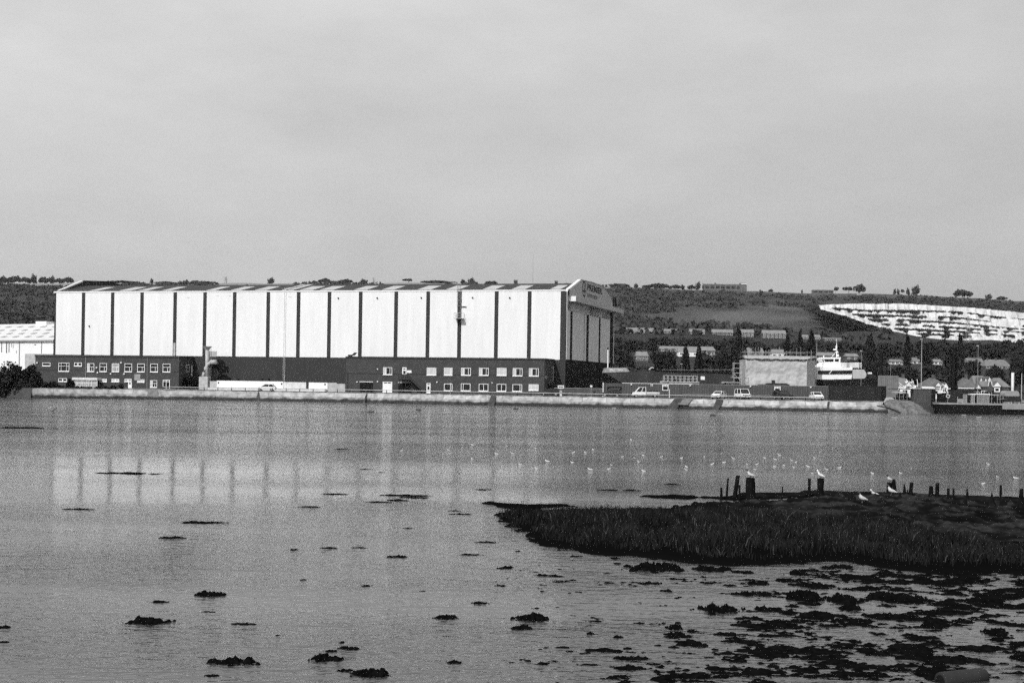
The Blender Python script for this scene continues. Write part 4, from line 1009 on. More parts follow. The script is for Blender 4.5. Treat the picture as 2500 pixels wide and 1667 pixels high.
# crew cab pick-up: cab like a van, open bed behind
pk = car('pickup_truck', 'white crew cab truck with open flat bed parked side-on before the sheet fence', 'truck', at(1571.5, VY), R(180), 5.2, 1.95, 1.15, 2.0,
         [(-.35, .38), (-.35, 1.15), (1.35, 1.15), (2.15, .98), (2.38, .6), (2.3, .38)], [(-.33, 1.12), (-.3, 1.98), (.85, 2.0), (1.6, 1.12)], M['white_paint'])
MB().box(-3.0, -.42, -.95, .95, .62, .78).build('flat_bed', M['grey_steel'], pk)
mb = MB()
for y_ in (-.95, .9): mb.box(-3.0, -.42, y_, y_ + .05, .781, 1.12)
mb.box(-3.0, -2.95, -.9, .9, .781, 1.12); mb.build('drop_side', M['off_white'], pk)
for k in kids(pk):
    if k.name.startswith('wheel') and k.data.vertices[0].co.x < 1: 
        k.location.x = -2.6
mb = MB()
for k in range(6): mb.tube([(-3.2 + .1 * k, -.6 + .22 * k, 1.2 + .02 * k), (-.3, -.6 + .2 * k, 1.32 - .02 * k)], .05, 5)
mb.build('load', M['timber'], pk)
car('hatchback', 'white hatchback car parked alone in the middle of the sheet fence', 'car', at(1755, VY), R(200 + 40), 4.1, 1.7, .95, 1.45, hatch, hcab, M['white_paint'])
car('van', 'tall white van facing the water with a big dark windscreen', 'van', at(1813, VY + 1.2), R(-80), 4.6, 1.9, 1.1, 2.0, vprof, vcab, M['white_paint'])
car('off_roader', 'dark off-road vehicle parked below the second fence window', 'car', at(1912, VY + 1), R(-62), 4.4, 1.85, 1.05, 1.8, sprof, scab, M['dark_paint'])
car('hatchback', 'white hatchback seen end-on close to the dark container', 'car', at(1993.5, VY - 1.5), R(-86), 4.1, 1.75, .95, 1.5, [(a, b * 1.1) for a, b in hatch], [(a, b * 1.1) for a, b in hcab], M['white_paint'])
car('saloon_car', 'black low car parked behind the rail before the steel gate', 'car', at(1492, VY + 1), R(176), 4.3, 1.75, .92, 1.4, hatch, hcab, M['dark_paint'])
car('saloon_car', 'black car parked in the shade beside the office end wall', 'car', at(1343, 287), R(176), 4.2, 1.75, .92, 1.4, hatch, hcab, M['dark_paint'])
car('hatchback', 'white car parked in front of the white hoarding by the hall', 'car', at(650, 300), R(180), 4.3, 1.75, .95, 1.45, hatch, hcab, M['white_paint'])

# ------------------------------------------------------------------ dumb barge on the slip
BD = 305.0
def bxz(px, py, y=BD): q = D(px, py, y); return (q.x, q.z)
brg = thing('barge', 'long dark barge with raised pale bow marked with its name on the slip', 'barge', (0, 0, 0))
hp = [bxz(1476, 910), bxz(1519, 934), bxz(1530, 952), bxz(1795, 957), bxz(1795, 915), bxz(1745, 911), bxz(1640, 909), bxz(1595, 905), bxz(1588, 906.5), bxz(1540, 907.5)]
mb = MB()
def barge_ring(y, t): 
    c = bxz(1640, 930); return [(c[0] + (x - c[0]) * (1 - .02 * t), y, c[1] + (z - c[1]) * (1 - .0 * t)) for x, z in hp]
mb.loft([barge_ring(BD, 0), barge_ring(BD + 8, 0)]); mb.build('hull', M['dark_hull'], brg)
bw_ = [bxz(1475.5, 909.7), bxz(1480, 897.5), bxz(1530, 897.5), bxz(1538, 907.3)]
MB().prism(bw_, 'y', BD - .12, BD + 8.1).build('bow_bulwark', M['bow_paint'], brg)
p0, p1 = bxz(1488.5, 904.6), bxz(1488.5, 900.2)
th = p1[1] - p0[1]
tm = text_mesh('SPLIT TWO', th / .7, .01, 'name_lettering', M['white_paint'], brg, Matrix(((1, 0, 0, p0[0]), (0, 0, -1, BD - .14), (0, 1, 0, p0[1]), (0, 0, 0, 1))), bold=.012)
tw = max(v.co.x for v in tm.data.vertices) - p0[0]; tgt = bxz(1520, 904)[0] - p0[0]
for v in tm.data.vertices: v.co.x = p0[0] + (v.co.x - p0[0]) * tgt / tw
mb = MB(); q0 = bxz(1593, 901); 
pts = [bxz(1590, 899.5), bxz(1598, 903), bxz(1640, 906), bxz(1690, 907), bxz(1795, 909)]
mb.tube([(x, BD - .1, z) for x, z in pts], .16, 6); mb.build('rubbing_rail', M['black_steel'], brg)
mb = MB()
for k in range(12):
    x_, z_ = bxz(1605 + k * 16.5, 911); mb.tube([(x_, BD + .1, z_), (x_, BD + .1, z_ + 1.0)], .035, 4)
x0_, z0_ = bxz(1600, 903); x1_, z1_ = bxz(1795, 907)
mb.tube([(x0_, BD + .1, z0_), (x1_, BD + .1, z1_ + .4)], .035, 4); mb.build('deck_railing', M['grey_steel'], brg)
mb = MB()
for a_, b_, c_, d_ in [(1541, 1546, 897, 907.2), (1547, 1553, 900, 907.2), (1563, 1582, 901, 907), (1556, 1561, 902.5, 907.2)]:
    p, q = bxz(a_, d_), bxz(b_, c_); mb.box(p[0], q[0], BD + 1, BD + 3, p[1], q[1])
mb.build('deck_gear', M['plant_steel'], brg)
p, q = bxz(1584.5, 902.5), bxz(1596, 896.5); MB().tube([(p[0], BD + .4, p[1]), (q[0] - .3, BD + .4, q[1]), (q[0], BD + .4, q[1] - .2)], .12, 6).build('crane_hook', M['off_white'], brg)
p, q = bxz(1710.5, 927), bxz(1720.5, 918.5); MB().box(p[0], q[0], BD - .1, BD - .02, p[1], q[1]).build('draught_board', M['white_paint'], brg)
mb = MB(); x_, z_ = bxz(1485.5, 897.3); x2_, z2_ = bxz(1485.8, 853); mb.tube([(x_, BD + 2, z_), (x2_, BD + 2, z2_)], .13, 8); mb.build('mast', M['white_paint'], brg)
MB().box(x2_ - .16, x2_ + .12, BD + 1.88, BD + 2.12, z2_, z2_ + .5).build('mast_light', M['black_steel'], brg)
# cradles under the barge
mb = MB()
for px in (1540, 1600, 1660, 1720, 1780): x_, _ = bxz(px, 950); mb.box(x_ - .5, x_ + .5, BD + .8, BD + 7, GZ - .2, bxz(px, 951)[1] + .3)
mb.build('slip_cradle', M['timber'], brg)
# small open boats in front of the barge, on trestles
def small_boat(name, label, px0, px1, pyb, pyt, y, m, frames=False, cat='boat'):
    a_, b_ = D(px0, pyb, y), D(px1, pyt, y); L_ = b_.x - a_.x; h = b_.z - a_.z
    o = thing(name, label, cat, (a_.x + L_ / 2, y, a_.z))
    rings = []
    for k in range(9):
        t = k / 8; x = -L_ / 2 + L_ * t; w_ = 1.1 * (min(1, (t + .15) / .35)) * (1 if t < .85 else .95); zt_ = h * (1 + .15 * (1 - t)); zb_ = h * .35 * max(0, 1 - t * 5)
        rings.append([(x, -w_, zt_), (x, -w_ * .8, zb_ + .1), (x, 0, zb_), (x, w_ * .8, zb_ + .1), (x, w_, zt_)])
    MB().loft(rings).build('hull', m, o)
    MB().box(-L_ / 2 + .3, L_ / 2, -1.14, 1.14, h * .92, h * 1.06).build('gunwale', M['off_white'], o)
    mb = MB()
    for k in range(3): mb.box(-L_ * .3 + L_ * .3 * k - .1, -L_ * .3 + L_ * .3 * k + .1, -.9, .9, GZ - a_.z - .1, .35)
    mb.build('trestle', M['timber'], o)
    if frames:
        mb = MB()
        for k in range(9):
            x = -L_ / 2 + L_ * (.1 + .85 * k / 8)
            for yy in (-1, 1): mb.tube([(x, yy, h), (x, yy, h + 1.25)], .035, 4)
        for yy in (-1, 1): mb.tube([(-L_ * .4, yy, h + 1.25), (L_ * .45, yy, h + 1.25)], .035, 4); mb.tube([(-L_ * .4, yy, h + .6), (L_ * .45, yy, h + .6)], .025, 4)
        mb.build('canopy_frame', M['off_white'], o)
        MB().box(-L_ * .18, -L_ * .05, -.5, .5, h, h + .6).build('engine_box', M['black_steel'], o)
    return o
small_boat('work_boat', 'pale work boat with an open canopy frame standing before the dark barge', 1611, 1706, 937.5, 932.5, 296, M['galvanised'], True)
small_boat('dinghy', 'plain pale dinghy standing by the foot of the scaffold tower', 1762, 1802, 937.5, 933, 295, M['galvanised'])
# ------------------------------------------------------------------ scaffold tower
sc0, sc1 = XY(1791, 297, GZ).x, XY(1810, 297, GZ).x
sct = thing('scaffold_tower', 'open pale scaffold tower beside the sheeted enclosure', 'scaffold', (sc0, 297, GZ)); sw = sc1 - sc0; sh = 7.6 - GZ + 1.9
mb = MB()
for x_ in (0, sw):
    for y_ in (0, 1.4): mb.tube([(x_, y_, -.1), (x_, y_, sh)], .05, 5)
mb.build('standards', M['galvanised'], sct)
mb = MB()
for k in range(6):
    z_ = sh - .2 - k * 1.02
    for y_ in (0, 1.4): mb.tube([(-.1, y_, z_), (sw + .1, y_, z_)], .05, 5)
mb.build('ledgers', M['galvanised'], sct)
MB().tube([(0, -.06, sh - 2.4), (sw, -.06, sh - 4.0)], .05, 5).build('brace', M['galvanised'], sct)
MB().box(-.5, sw, 0, 1.4, sh - 3.2, sh - 3.1).build('boards', M['crate_wood'], sct)
# ------------------------------------------------------------------ sheeted enclosure
ED = 300.0; ERZ = R(9)
e0 = XY(1819, ED, GZ); e1 = XY(1969, ED, GZ)
enc = thing('sheeted_enclosure', 'big block wrapped in pale wrinkled sheeting with scaffold tubes above its roof', 'scaffold enclosure', (e0.x, ED, GZ))
ew = e1.x - e0.x; eh = XY(1900, ED, 0).z; 
et = D(1895, 877, ED).z - GZ; er = D(1895, 866.5, ED).z - GZ; edp = 9.0
def sheet(P, nu, nv, amp, seed):
    V = []; Fm = []
    for i in range(nu + 1):
        for j in range(nv + 1):
            p = P(i / nu, j / nv); u_, v_ = i / nu, j / nv
            n_ = mnoise.noise((u_ * 5 + seed, v_ * 4, 1)) * amp + mnoise.noise((u_ * 18 + seed, v_ * 12, 5)) * amp * .45 + mnoise.noise((u_ * 34 + seed, v_ * 22 + u_ * 9, 8)) * amp * .3 - amp * .9 * abs(math.sin(u_ * math.pi * 6)) * (1 - abs(2 * v_ - 1)) * .6
            V.append((p[0][0] + p[1][0] * n_, p[0][1] + p[1][1] * n_, p[0][2] + p[1][2] * n_))
    for i in range(nu):
        for j in range(nv): Fm.append((i * (nv + 1) + j, (i + 1) * (nv + 1) + j, (i + 1) * (nv + 1) + j + 1, i * (nv + 1) + j + 1))
    return V, Fm
sidex = (XY(1990, ED + edp, GZ).x - e0.x)
V, Fm = sheet(lambda u_, v_: ((ew * u_, 0, et * v_), (0, -1, 0)), 72, 40, .26, 1); obj_np('front_sheet', V, Fm, M['tarpaulin'], enc, smooth=True)
V, Fm = sheet(lambda u_, v_: ((ew + (sidex - ew) * u_, edp * u_, et * v_), (1, 0, 0)), 30, 32, .22, 9); obj_np('side_sheet', V, Fm, M['tarpaulin'], enc, smooth=True)
MB().box(.15, ew - .1, .35, edp, 0, et - .1).build('inner_frame', M['half_blind'], enc)
mb = MB(); mb.add([(-.1, -.2, et), (ew + .1, -.2, et), (sidex + .1, edp, er - .3), (.9, edp, er - .3), (-.1, -.2, et + .22), (ew + .1, -.2, et + .22), (sidex + .1, edp, er + .05), (.9, edp, er + .05)], [(0, 3, 2, 1), (4, 5, 6, 7), (0, 1, 5, 4), (1, 2, 6, 5), (2, 3, 7, 6), (3, 0, 4, 7)]); mb.build('roof_sheet', M['tarp_roof'], enc)
mb = MB(); pts = [(ew * k / 40, -.27, et + .02 - .16 * math.sin(math.pi * 6 * k / 40) ** 2 * (1 if k % 3 else .3)) for k in range(41)]; mb.tube(pts, .10, 5); mb.build('eaves_rope', M['plant_steel'], enc)
mb = MB(); zt2 = D(1900, 853.5, ED).z - GZ
for k in range(7):
    for yy in (.3, edp - .5): x_ = .4 + (ew + .5) * k / 6 + (yy / edp) * .9; mb.tube([(x_, yy, et - .5), (x_, yy, zt2 + (.6 if k % 2 else 0))], .045, 5)
for yy in (.3, edp - .5):
    for z_ in (zt2 - .5, zt2 - 1.4): mb.tube([(-.7 + yy / edp * .9, yy, z_), (ew + 1.4, yy, z_)], .045, 5)
MB().tube([(sidex, edp * .9, 0), (sidex, edp * .9, zt2 + 2.0)], .06, 5).build('corner_pole', M['grey_steel'], enc)
mb.tube([(-.5, .25, zt2 - .5), (.4, edp - .5, zt2 - .5)], .045, 5); mb.tube([(ew + 1.2, .25, zt2 - 1.4), (ew + 2.1, edp - .5, zt2 - 1.4)], .045, 5)
mb.build('scaffolding', M['grey_steel'], enc)
# dark deck stack in front of the enclosure
dk_ = thing('steel_raft', 'dark low steel raft stored in front of the sheeted enclosure', 'raft', (XY(1888, 293, GZ).x, 293, GZ))
MB().prism([(-3.1, 2.55), (3.1, 2.55), (3.1, 3.0), (2.4, 3.28), (-1.2, 3.28), (-1.6, 3.05), (-3.1, 3.0)], 'y', -1, 1).build('deck', M['plant_steel'], dk_)
mb = MB()
for x_ in (-2.6, 0, 2.6): mb.box(x_ - .2, x_ + .2, -.8, .8, -.1, 2.55)
mb.build('trestle', M['timber'], dk_); MB().box(-.4, .3, -.2, .2, 3.281, 3.9).build('hatch_cover', M['plant_steel'], dk_)
# ------------------------------------------------------------------ white catamaran work boat
CD = 311.0
def cz(px, py): q = D(1980 + px / 10.455, 810 + py / 10.455, CD); return (q.x, q.z)
wb_ = thing('crew_boat', 'white crew boat with long dark cabin windows and a mast, on blocks above the fence', 'boat', (0, 0, 0))
def ext_(name, pts, y0, y1, m, par=wb_, bevel=0.0): return MB().prism([cz(*p) for p in pts], 'y', CD + y0, CD + y1).build(name, m, par, bevel=bevel)
ext_('hull', [(0, 1215), (1690, 1195), (1700, 1420), (1640, 1460), (-300, 1460), (-700, 1215)], .1, 6.2, M['black_steel'])
ext_('topside', [(-500, 1213), (480, 1216), (1030, 1206), (1050, 1095), (-420, 1090)], 0, 6.3, M['boat_white'])
cabn = ext_('cabin', [(-380, 1088), (1055, 1075), (1055, 975), (1060, 915), (105, 895), (-300, 895)], .05, 6.2, M['boat_white'])
ext_('cabin_window', [(178, 1080), (1050, 1066), (1050, 980), (178, 990)], .01, .3, M['glass'], cabn)
ext_('cabin_window_post', [(450, 1075), (470, 1075), (540, 985), (520, 985)], -.01, .009, M['boat_white'], cabn)
for px in (300, 455, 620, 760, 900): ext_('cabin_window_post', [(px, 1076), (px + 9, 1076), (px + 9, 986), (px, 986)], .0, .009, M['dark_paint'], cabn)
ext_('coach_roof', [(210, 893), (340, 775), (770, 772), (800, 908)], .5, 5.8, M['boat_white'])
wh = ext_('wheelhouse', [(345, 773), (285, 690), (285, 672), (340, 650), (790, 645), (770, 690), (765, 771)], .7, 5.6, M['boat_white'])
ext_('wheelhouse_window', [(372, 762), (345, 695), (592, 690), (592, 762)], .66, .9, M['glass'], wh); ext_('wheelhouse_window', [(626, 760), (626, 692), (728, 690), (728, 760)], .66, .9, M['glass'], wh)
ext_('wheelhouse_window', [(330, 765), (300, 690), (318, 690), (350, 765)], .66, .9, M['glass'], wh)
ms_ = MB(); 
for a_, b_, r_ in [((735, 640), (735, 300), .09), ((735, 300), (738, 155), .04), ((605, 640), (735, 480), .06), ((790, 640), (750, 480), .05), ((720, 585), (790, 600), .1)]:
    p, q = cz(*a_), cz(*b_); ms_.tube([(p[0], CD + 3, p[1]), (q[0], CD + 3, q[1])], r_, 6)
mst = ms_.build('mast', M['boat_white'], wb_)
for a_, b_ in [((650, 460), (735, 425)), ((710, 410), (740, 350)), ((740, 520), (770, 490)), ((745, 615), (785, 575))]:
    p, q = cz(*a_), cz(*b_); MB().box(p[0], q[0], CD + 2.75, CD + 3.25, p[1], q[1]).build('radar', M['boat_white'], mst)
p = cz(375, 610); MB().tube([(p[0], CD + 2, p[1] - .35), (p[0], CD + 2, p[1] + .1)], .1, 6).build('horn', M['boat_white'], wb_)
ext_('canister_rack', [(800, 905), (800, 780), (940, 780), (940, 905)], 1.0, 3.0, M['off_white'])
ext_('deck_locker', [(1020, 915), (1012, 780), (1215, 778), (1215, 915)], .6, 3.5, M['off_white'])
mb = MB()
for k in range(5): p, q = cz(1222, 795 + k * 28), cz(1300, 795 + k * 28); mb.tube([(p[0], CD + .5, p[1]), (q[0], CD + .5, q[1])], .05, 5)
for px in (1222, 1300): p, q = cz(px, 935), cz(px, 780); mb.tube([(p[0], CD + .5, p[1]), (q[0], CD + .5, q[1])], .07, 5)
mb.build('stern_ladder', M['boat_white'], wb_)
ext_('stern_cover', [(1062, 1195), (1060, 965), (1200, 955), (1215, 960), (1370, 965), (1430, 1070), (1420, 1150), (1370, 1200), (1100, 1205)], .3, 5.5, M['tarpaulin'], bevel=.08)
ext_('aft_bulwark', [(1490, 1200), (1495, 1090), (1560, 1070), (1620, 1085), (1690, 1200)], .5, 5.5, M['dark_steel'])
p, q = cz(1500, 1070), cz(1585, 1030); MB().box(p[0], q[0], CD + 1, CD + 2, p[1], q[1]).build('life_raft', M['boat_white'], wb_)
mb = MB()
for px in (590, 655, 860, 1215, 1000): p, q = cz(px, 1460), cz(px, 1200); mb.tube([(p[0], CD - .3, GZ), (q[0], CD - .3, q[1])], .06, 5)
for a_, b_ in [((990, 1275), (1215, 1285)), ((1030, 1380), (1200, 1290))]: p, q = cz(*a_), cz(*b_); mb.tube([(p[0], CD - .35, p[1]), (q[0], CD - .35, q[1])], .05, 5)
mb.build('shore_prop', M['plant_steel'], wb_)
mb = MB()
for px in (200, 800, 1400): p = cz(px, 1455); mb.box(p[0] - .6, p[0] + .6, CD + .6, CD + 5.6, GZ - .1, p[1] + .06)
mb.build('keel_block', M['timber'], wb_)

# ------------------------------------------------------------------ things at the end of the wall and on the pontoon
def label_box(name, label, cat, px0, px1, pyb, pyt, y, m, depth=2.4, group=None, base=None):
    a_, b_ = D(px0, pyb, y), D(px1, pyt, y); z0 = a_.z if base is None else base
    o = thing(name, label, cat, (a_.x, y, z0), 0, group); return o, b_.x - a_.x, b_.z - z0
o, w_, h_ = label_box('steel_screen', 'tall pale ribbed steel screen standing behind the dark container end', 'screen', 2143, 2194, 960, 917, 296, None, base=GZ)
corrugated(0, w_, 0, 0, h_, .4, .05).build('sheeting', mat('screen_sheet', .17, .7, .25, 1., spec=.1), o)
mb = MB(); [mb.box(x_, x_ + .12, .1, .3, 0, h_ - .1) for x_ in (0.1, w_ / 2, w_ - .2)]; mb.build('stay', M['dark_steel'], o)
def container(label, px0, px1, pyb, pyt, y, m, base, dark_end=.8):
    o, w_, h_ = label_box('cargo_container', label, 'container', px0, px1, pyb, pyt, y, None, base=base)
    corrugated(0, w_, 0, .1, h_ - .1, .3, .05).build('side_panel', m, o); MB().box(.03, w_ - .02, .11, 2.4, .1, h_ - .1).build('body', m, o)
    MB().box(-.03, w_ + .03, -.09, 2.44, h_ - .098, h_).build('top_rail', M['black_steel'], o); MB().box(-.03, w_ + .03, -.09, 2.44, 0, .098).build('base_rail', M['black_steel'], o)
    MB().box(w_ + .002, w_ + dark_end, .0, 2.4, .1, h_ - .1).build('door_end', M['black_steel'], o); return o
container('grey ribbed container with white fittings on its roof, near the stone mound', 2231, 2274, 983, 949.5, 266, M['container_grey'], .9)
DKY = 262.0
pon = thing('pontoon', 'long black flat pontoon with a pale deck edge moored past the sea wall', 'pontoon', (XY(2294, DKY, 0).x, DKY, 0))
pw = XY(2540, DKY, 0).x - XY(2294, DKY, 0).x; pz = D(2390, 984, DKY).z
MB().box(0, pw, 0, 9, -.5, pz - .32).build('hull', M['black_steel'], pon)
MB().box(-.15, pw + .1, -.12, 9.1, pz - .318, pz).build('deck', M['grey_steel'], pon)
bx0 = XY(2446, DKY, 0).x - XY(2294, DKY, 0).x; MB().box(bx0, bx0 + 4.2, -.35, -.125, pz - 1.05, pz - .1).build('fender_plate', M['grey_steel'], pon)
jt = thing('floating_jetty', 'low grey floating jetty between the stone mound and black pontoon', 'jetty', (XY(2238, 268, 0).x, 268, 0)); jw = XY(2296, 268, 0).x - XY(2238, 268, 0).x
MB().box(0, jw, 0, 6, .45, .9).build('deck', M['grey_steel'], jt); MB().box(.3, jw - .3, .2, 5.8, -.4, .449).build('float', M['black_steel'], jt)
mb = MB(); [mb.tube([(x_, -.1, -.4), (x_, -.1, 1.6)], .12, 6) for x_ in (1.0, jw - .6)]; mb.build('pile', M['black_steel'], jt)
def on_pontoon(name, label, cat, px0, px1, pyt, y=None, m=None, group=None):
    y = y or DKY + 1; a_, b_ = XY(px0, y, pz), D(px1, pyt, y); o = thing(name, label, cat, (a_.x, y, pz), 0, group); return o, b_.x - a_.x, b_.z - pz
o, w_, h_ = on_pontoon('cargo_container', 'dark container on the pontoon deck behind the slatted crates', 'container', 2316, 2380, 953, DKY + 3)
corrugated(0, w_, 0, .1, h_, .3, .05).build('side_panel', M['container_dark'], o); MB().box(.03, w_ - .02, .11, 2.4, 0, h_ - .02).build('body', M['container_dark'], o)
def slat_crate(label, px0, px1, pyt, top):
    o, w_, h_ = on_pontoon('slatted_crate', label, 'crate', px0, px1, pyt, DKY + .6, group='slatted crates on the pontoon')
    MB().box(.06, w_ - .06, .06, 1.4, 0, h_ - .1).build('core', M['plant_steel'], o); mb = MB(); n_ = 9
    for k in range(n_): z_ = h_ * (k + .25) / n_; mb.box(0, w_, 0, .05, z_, z_ + h_ / n_ * .55)
    for x_ in (0, w_ / 2 - .05, w_ - .1): mb.box(x_, x_ + .1, -.03, -.001, 0, h_ - .05)
    mb.build('slats', M['crate_wood'], o)
    if top: MB().box(-.1, w_ + .1, -.1, 1.5, h_ - .09, h_ + .12).build('lid', M['white_paint'], o)
slat_crate('narrow pale slatted crate standing against the dark container', 2351, 2361, 962, False)
slat_crate('slatted crate with a white sheet draped on top', 2370, 2380, 962.5, True)
slat_crate('widest pale slatted crate with a white lid', 2385, 2415.5, 962.5, True)
o, w_, h_ = on_pontoon('life_ring_stand', 'life ring hanging on a thin post at the near end of the pontoon', 'life ring', 2312.5, 2315.5, 967, DKY + .3)
MB().tube([(w_ / 2, 0, 0), (w_ / 2, 0, h_)], .05, 6).build('post', M['grey_steel'], o)
mb = MB(); mb.tube([(w_ / 2 + .3 * math.cos(2 * math.pi * k / 20), -.1, h_ + .3 * math.sin(2 * math.pi * k / 20)) for k in range(21)], .085, 6); mb.build('ring', M['off_white'], o)
o, w_, h_ = on_pontoon('deck_bollard', 'short pale railing bay on the pontoon beside the narrow crate', 'railing', 2338, 2350, 973.5, DKY + .4)
mb = MB(); [mb.tube([(x_, 0, 0), (x_, 0, h_ + (.4 if x_ == 0 else 0))], .05, 5) for x_ in (0, w_)]; mb.build('post', M['galvanised'], o); MB().box(.06, w_ - .06, .0, .05, .1, h_).build('infill', M['grey_steel'], o)
# deck machinery
def machine(label, px0, px1, pyt, y, cat='machinery', seed=1, base=None, roofm=None):
    a_, b_ = XY(px0, y, pz if base is None else base), D(px1, pyt, y); z0 = pz if base is None else base
    o = thing('deck_machinery', label, cat, (a_.x, y, z0)); w_, h_ = b_.x - a_.x, b_.z - z0; g = random.Random(seed)
    MB().box(0, w_, .3, 2, 0, h_ * .42).build('bed_frame', M['plant_steel'], o)
    mb = MB()
    for k in range(9):
        x_ = g.uniform(0, w_ * .85); mb.box(x_, x_ + g.uniform(.2, .7), g.uniform(-.2, .2), 1.6, h_ * .2, h_ * g.uniform(.45, .85))
    mb.build('engine', M['black_steel'], o); mb = MB()
    for k in range(5): x_ = w_ * (k + .5) / 5; mb.tube([(x_, -.1, 0), (x_, -.1, h_ * .9)], .05, 5)
    mb.tube([(0, -.1, h_ * .5), (w_, -.1, h_ * .5)], .04, 5); mb.build('guard', M['grey_steel'], o)
    MB().box(w_ * .05, w_ * .62, -.1, 2, h_ * .88, h_).build('cover', roofm or M['grey_steel'], o); return o
machine('dark engine set under a pale cover beside the stone mound', 2181, 2229, 956, 271, seed=3, base=GZ, roofm=M['galvanised'])
machine('tangle of dark winch machinery at the far end of the pontoon', 2417, 2452, 963, DKY + 1.5, seed=8)
tg = thing('covered_winch', 'dark raised deckhouse with a rounded grey canopy on open legs', 'deckhouse', (XY(2452, DKY + 1.5, pz).x, DKY + 1.5, pz))
zc = D(2470, 968, DKY + 1.5).z - pz; zt = D(2470, 954, DKY + 1.5).z - pz; tw_ = XY(2488, DKY, pz).x - XY(2452, DKY, pz).x
MB().prism([(0, zc), (tw_, zc), (tw_ * 1.02, zt - .5), (tw_ * .9, zt), (tw_ * .08, zt), (-.05, zt - .5)], 'y', -.2, 2.4).build('canopy', M['grey_steel'], tg, bevel=.1)
MB().box(-.1, tw_ + .3, -.1, 2.2, zc - 1.0, zc - .003).build('deckhouse', M['dark_steel'], tg)
mb = MB(); [mb.tube([(x_, -.05, 0), (x_, -.05, zc - 1.0)], .08, 6) for x_ in (tw_ * .3, tw_ * .5, tw_ * 1.0)]; mb.build('leg', M['galvanised'], tg)
MB().box(tw_ * .05, tw_ * .8, .2, 1.8, 0, zc - 1.7).build('winch_bed', M['grey_steel'], tg)
fun = thing('white_funnel', 'tall plain white funnel rising behind the canopied deckhouse', 'funnel', (XY(2471.5, DKY + 4, pz).x, DKY + 4, pz))
zt = D(2471, 910, DKY + 4).z - pz; MB().tube([(0, 0, 0), (0, 0, zt)], .26, 14).build('pipe', M['off_white'], fun, smooth=True); MB().tube([(0, 0, zt), (0, 0, zt + .08)], .22, 12).build('cap', M['grey_steel'], fun)
# white deck gear stacked on the roof of the grey container
wg = thing('anchor_gear', 'white anchors and fittings laid on the grey container roof', 'anchor gear', (XY(2196, 266, 0).x, 266.5, D(2240, 949, 266).z))
mb = MB(); zz = wg.location.z
def wz(px, py): q = D(2150 + px / 13.07, 900 + py / 13.07, 266.5); return (q.x - wg.location.x, 0, q.z - zz)
MB().box(wz(300, 640)[0], wz(1700, 640)[0], -.2, 1.8, -.12, -.0).build('roof_rack', M['black_steel'], wg)
for pts, r_ in [([(590, 450), (690, 535)], .07), ([(590, 530), (650, 560), (640, 640), (590, 670)], .09), ([(710, 560), (770, 560), (760, 630)], .14), ([(800, 520), (795, 630)], .12), ([(850, 480), (850, 560)], .14), ([(870, 460), (960, 540)], .10), ([(930, 560), (990, 560), (990, 625), (930, 625)], .14), ([(1030, 545), (1120, 560)], .14), ([(1080, 620), (1130, 560)], .16), ([(1165, 340), (1185, 500), (1165, 580)], .07), ([(830, 330), (820, 440)], .06), ([(780, 400), (800, 460), (870, 400)], .12), ([(1000, 330), (1000, 420)], .05), ([(930, 410), (970, 450), (1040, 400), (1040, 470)], .12)]:
    mb.tube([wz(*p) for p in pts], r_, 6)
mb.build('anchors', M['white_paint'], wg)
MB().box(wz(1330, 0)[0], wz(1730, 0)[0], -.1, .3, .05, .35).build('spar', M['white_paint'], wg)
# white mooring post group near the pontoon
wf = thing('dock_davit', 'white angular dock davit beside the near end of the pontoon', 'davit', (XY(2305, 265, 0).x, 265, 0))
def fz(px, py): q = D(2150 + px / 13.07, 900 + py / 13.07, 265); return (q.x - wf.location.x, 0, q.z)
mb = MB()
for pts, r_ in [([(1980, 500), (1905, 600), (1890, 760), (2080, 755)], .13), ([(1980, 500), (2070, 570)], .10), ([(1960, 640), (2040, 640), (2040, 660)], .1), ([(1970, 640), (1970, 750)], .08), ([(2140, 590), (2110, 700), (2150, 770), (2105, 800)], .13), ([(2100, 640), (2230, 635)], .09)]: mb.tube([fz(*p) for p in pts], r_, 6)
mb.build('frame', M['white_paint'], wf); q = fz(1890, 790); MB().box(q[0] - .1, q[0] + 2.6, .2, 1.6, -.3, q[2]).build('base_block', M['black_steel'], wf)
# steel piles and the piling leader
def pile(name, label, px, py_t, w_px, y, base, cat, parts=None):
    x = XY(px, y, base).x; zt = D(px, py_t, y).z - base; o = thing(name, label, cat, (x, y, base)); r = w_px / S(y) / 2
    MB().tube([(0, 0, 0), (0, 0, zt)], r, 16).build('tube', M['black_steel'], o); MB().tube([(0, 0, zt), (0, 0, zt + .12)], r * 1.08, 16).build('collar', M['black_steel'], o); return o, r, zt
pile('steel_pile', 'plain tall black steel pile standing behind the stern of the white boat', 2150, 858, 9.5, 300, GZ - .2, 'pile')
o, r, zt = pile('spud_leg', 'thick black steel spud leg with a collar rising beside the gabled houses', 2326, 866, 11, 268, -.4, 'spud leg')
mb = MB(); mb.box(-r * 1.7, -r * 1.1, -r, r, .5, zt + .2); mb.box(r * 1.1, r * 1.6, -r, r, .5, zt - .1); mb.box(-r * 1.8, r * 1.7, -r * 1.1, r * 1.1, zt * .45, zt * .5); mb.box(-r * 1.8, r * 1.7, -r * 1.1, r * 1.1, .9, 2.4); mb.box(-r * 1.85, r * 1.7, -r, r, zt, zt + .35); mb.build('guide_frame', M['black_steel'], o)
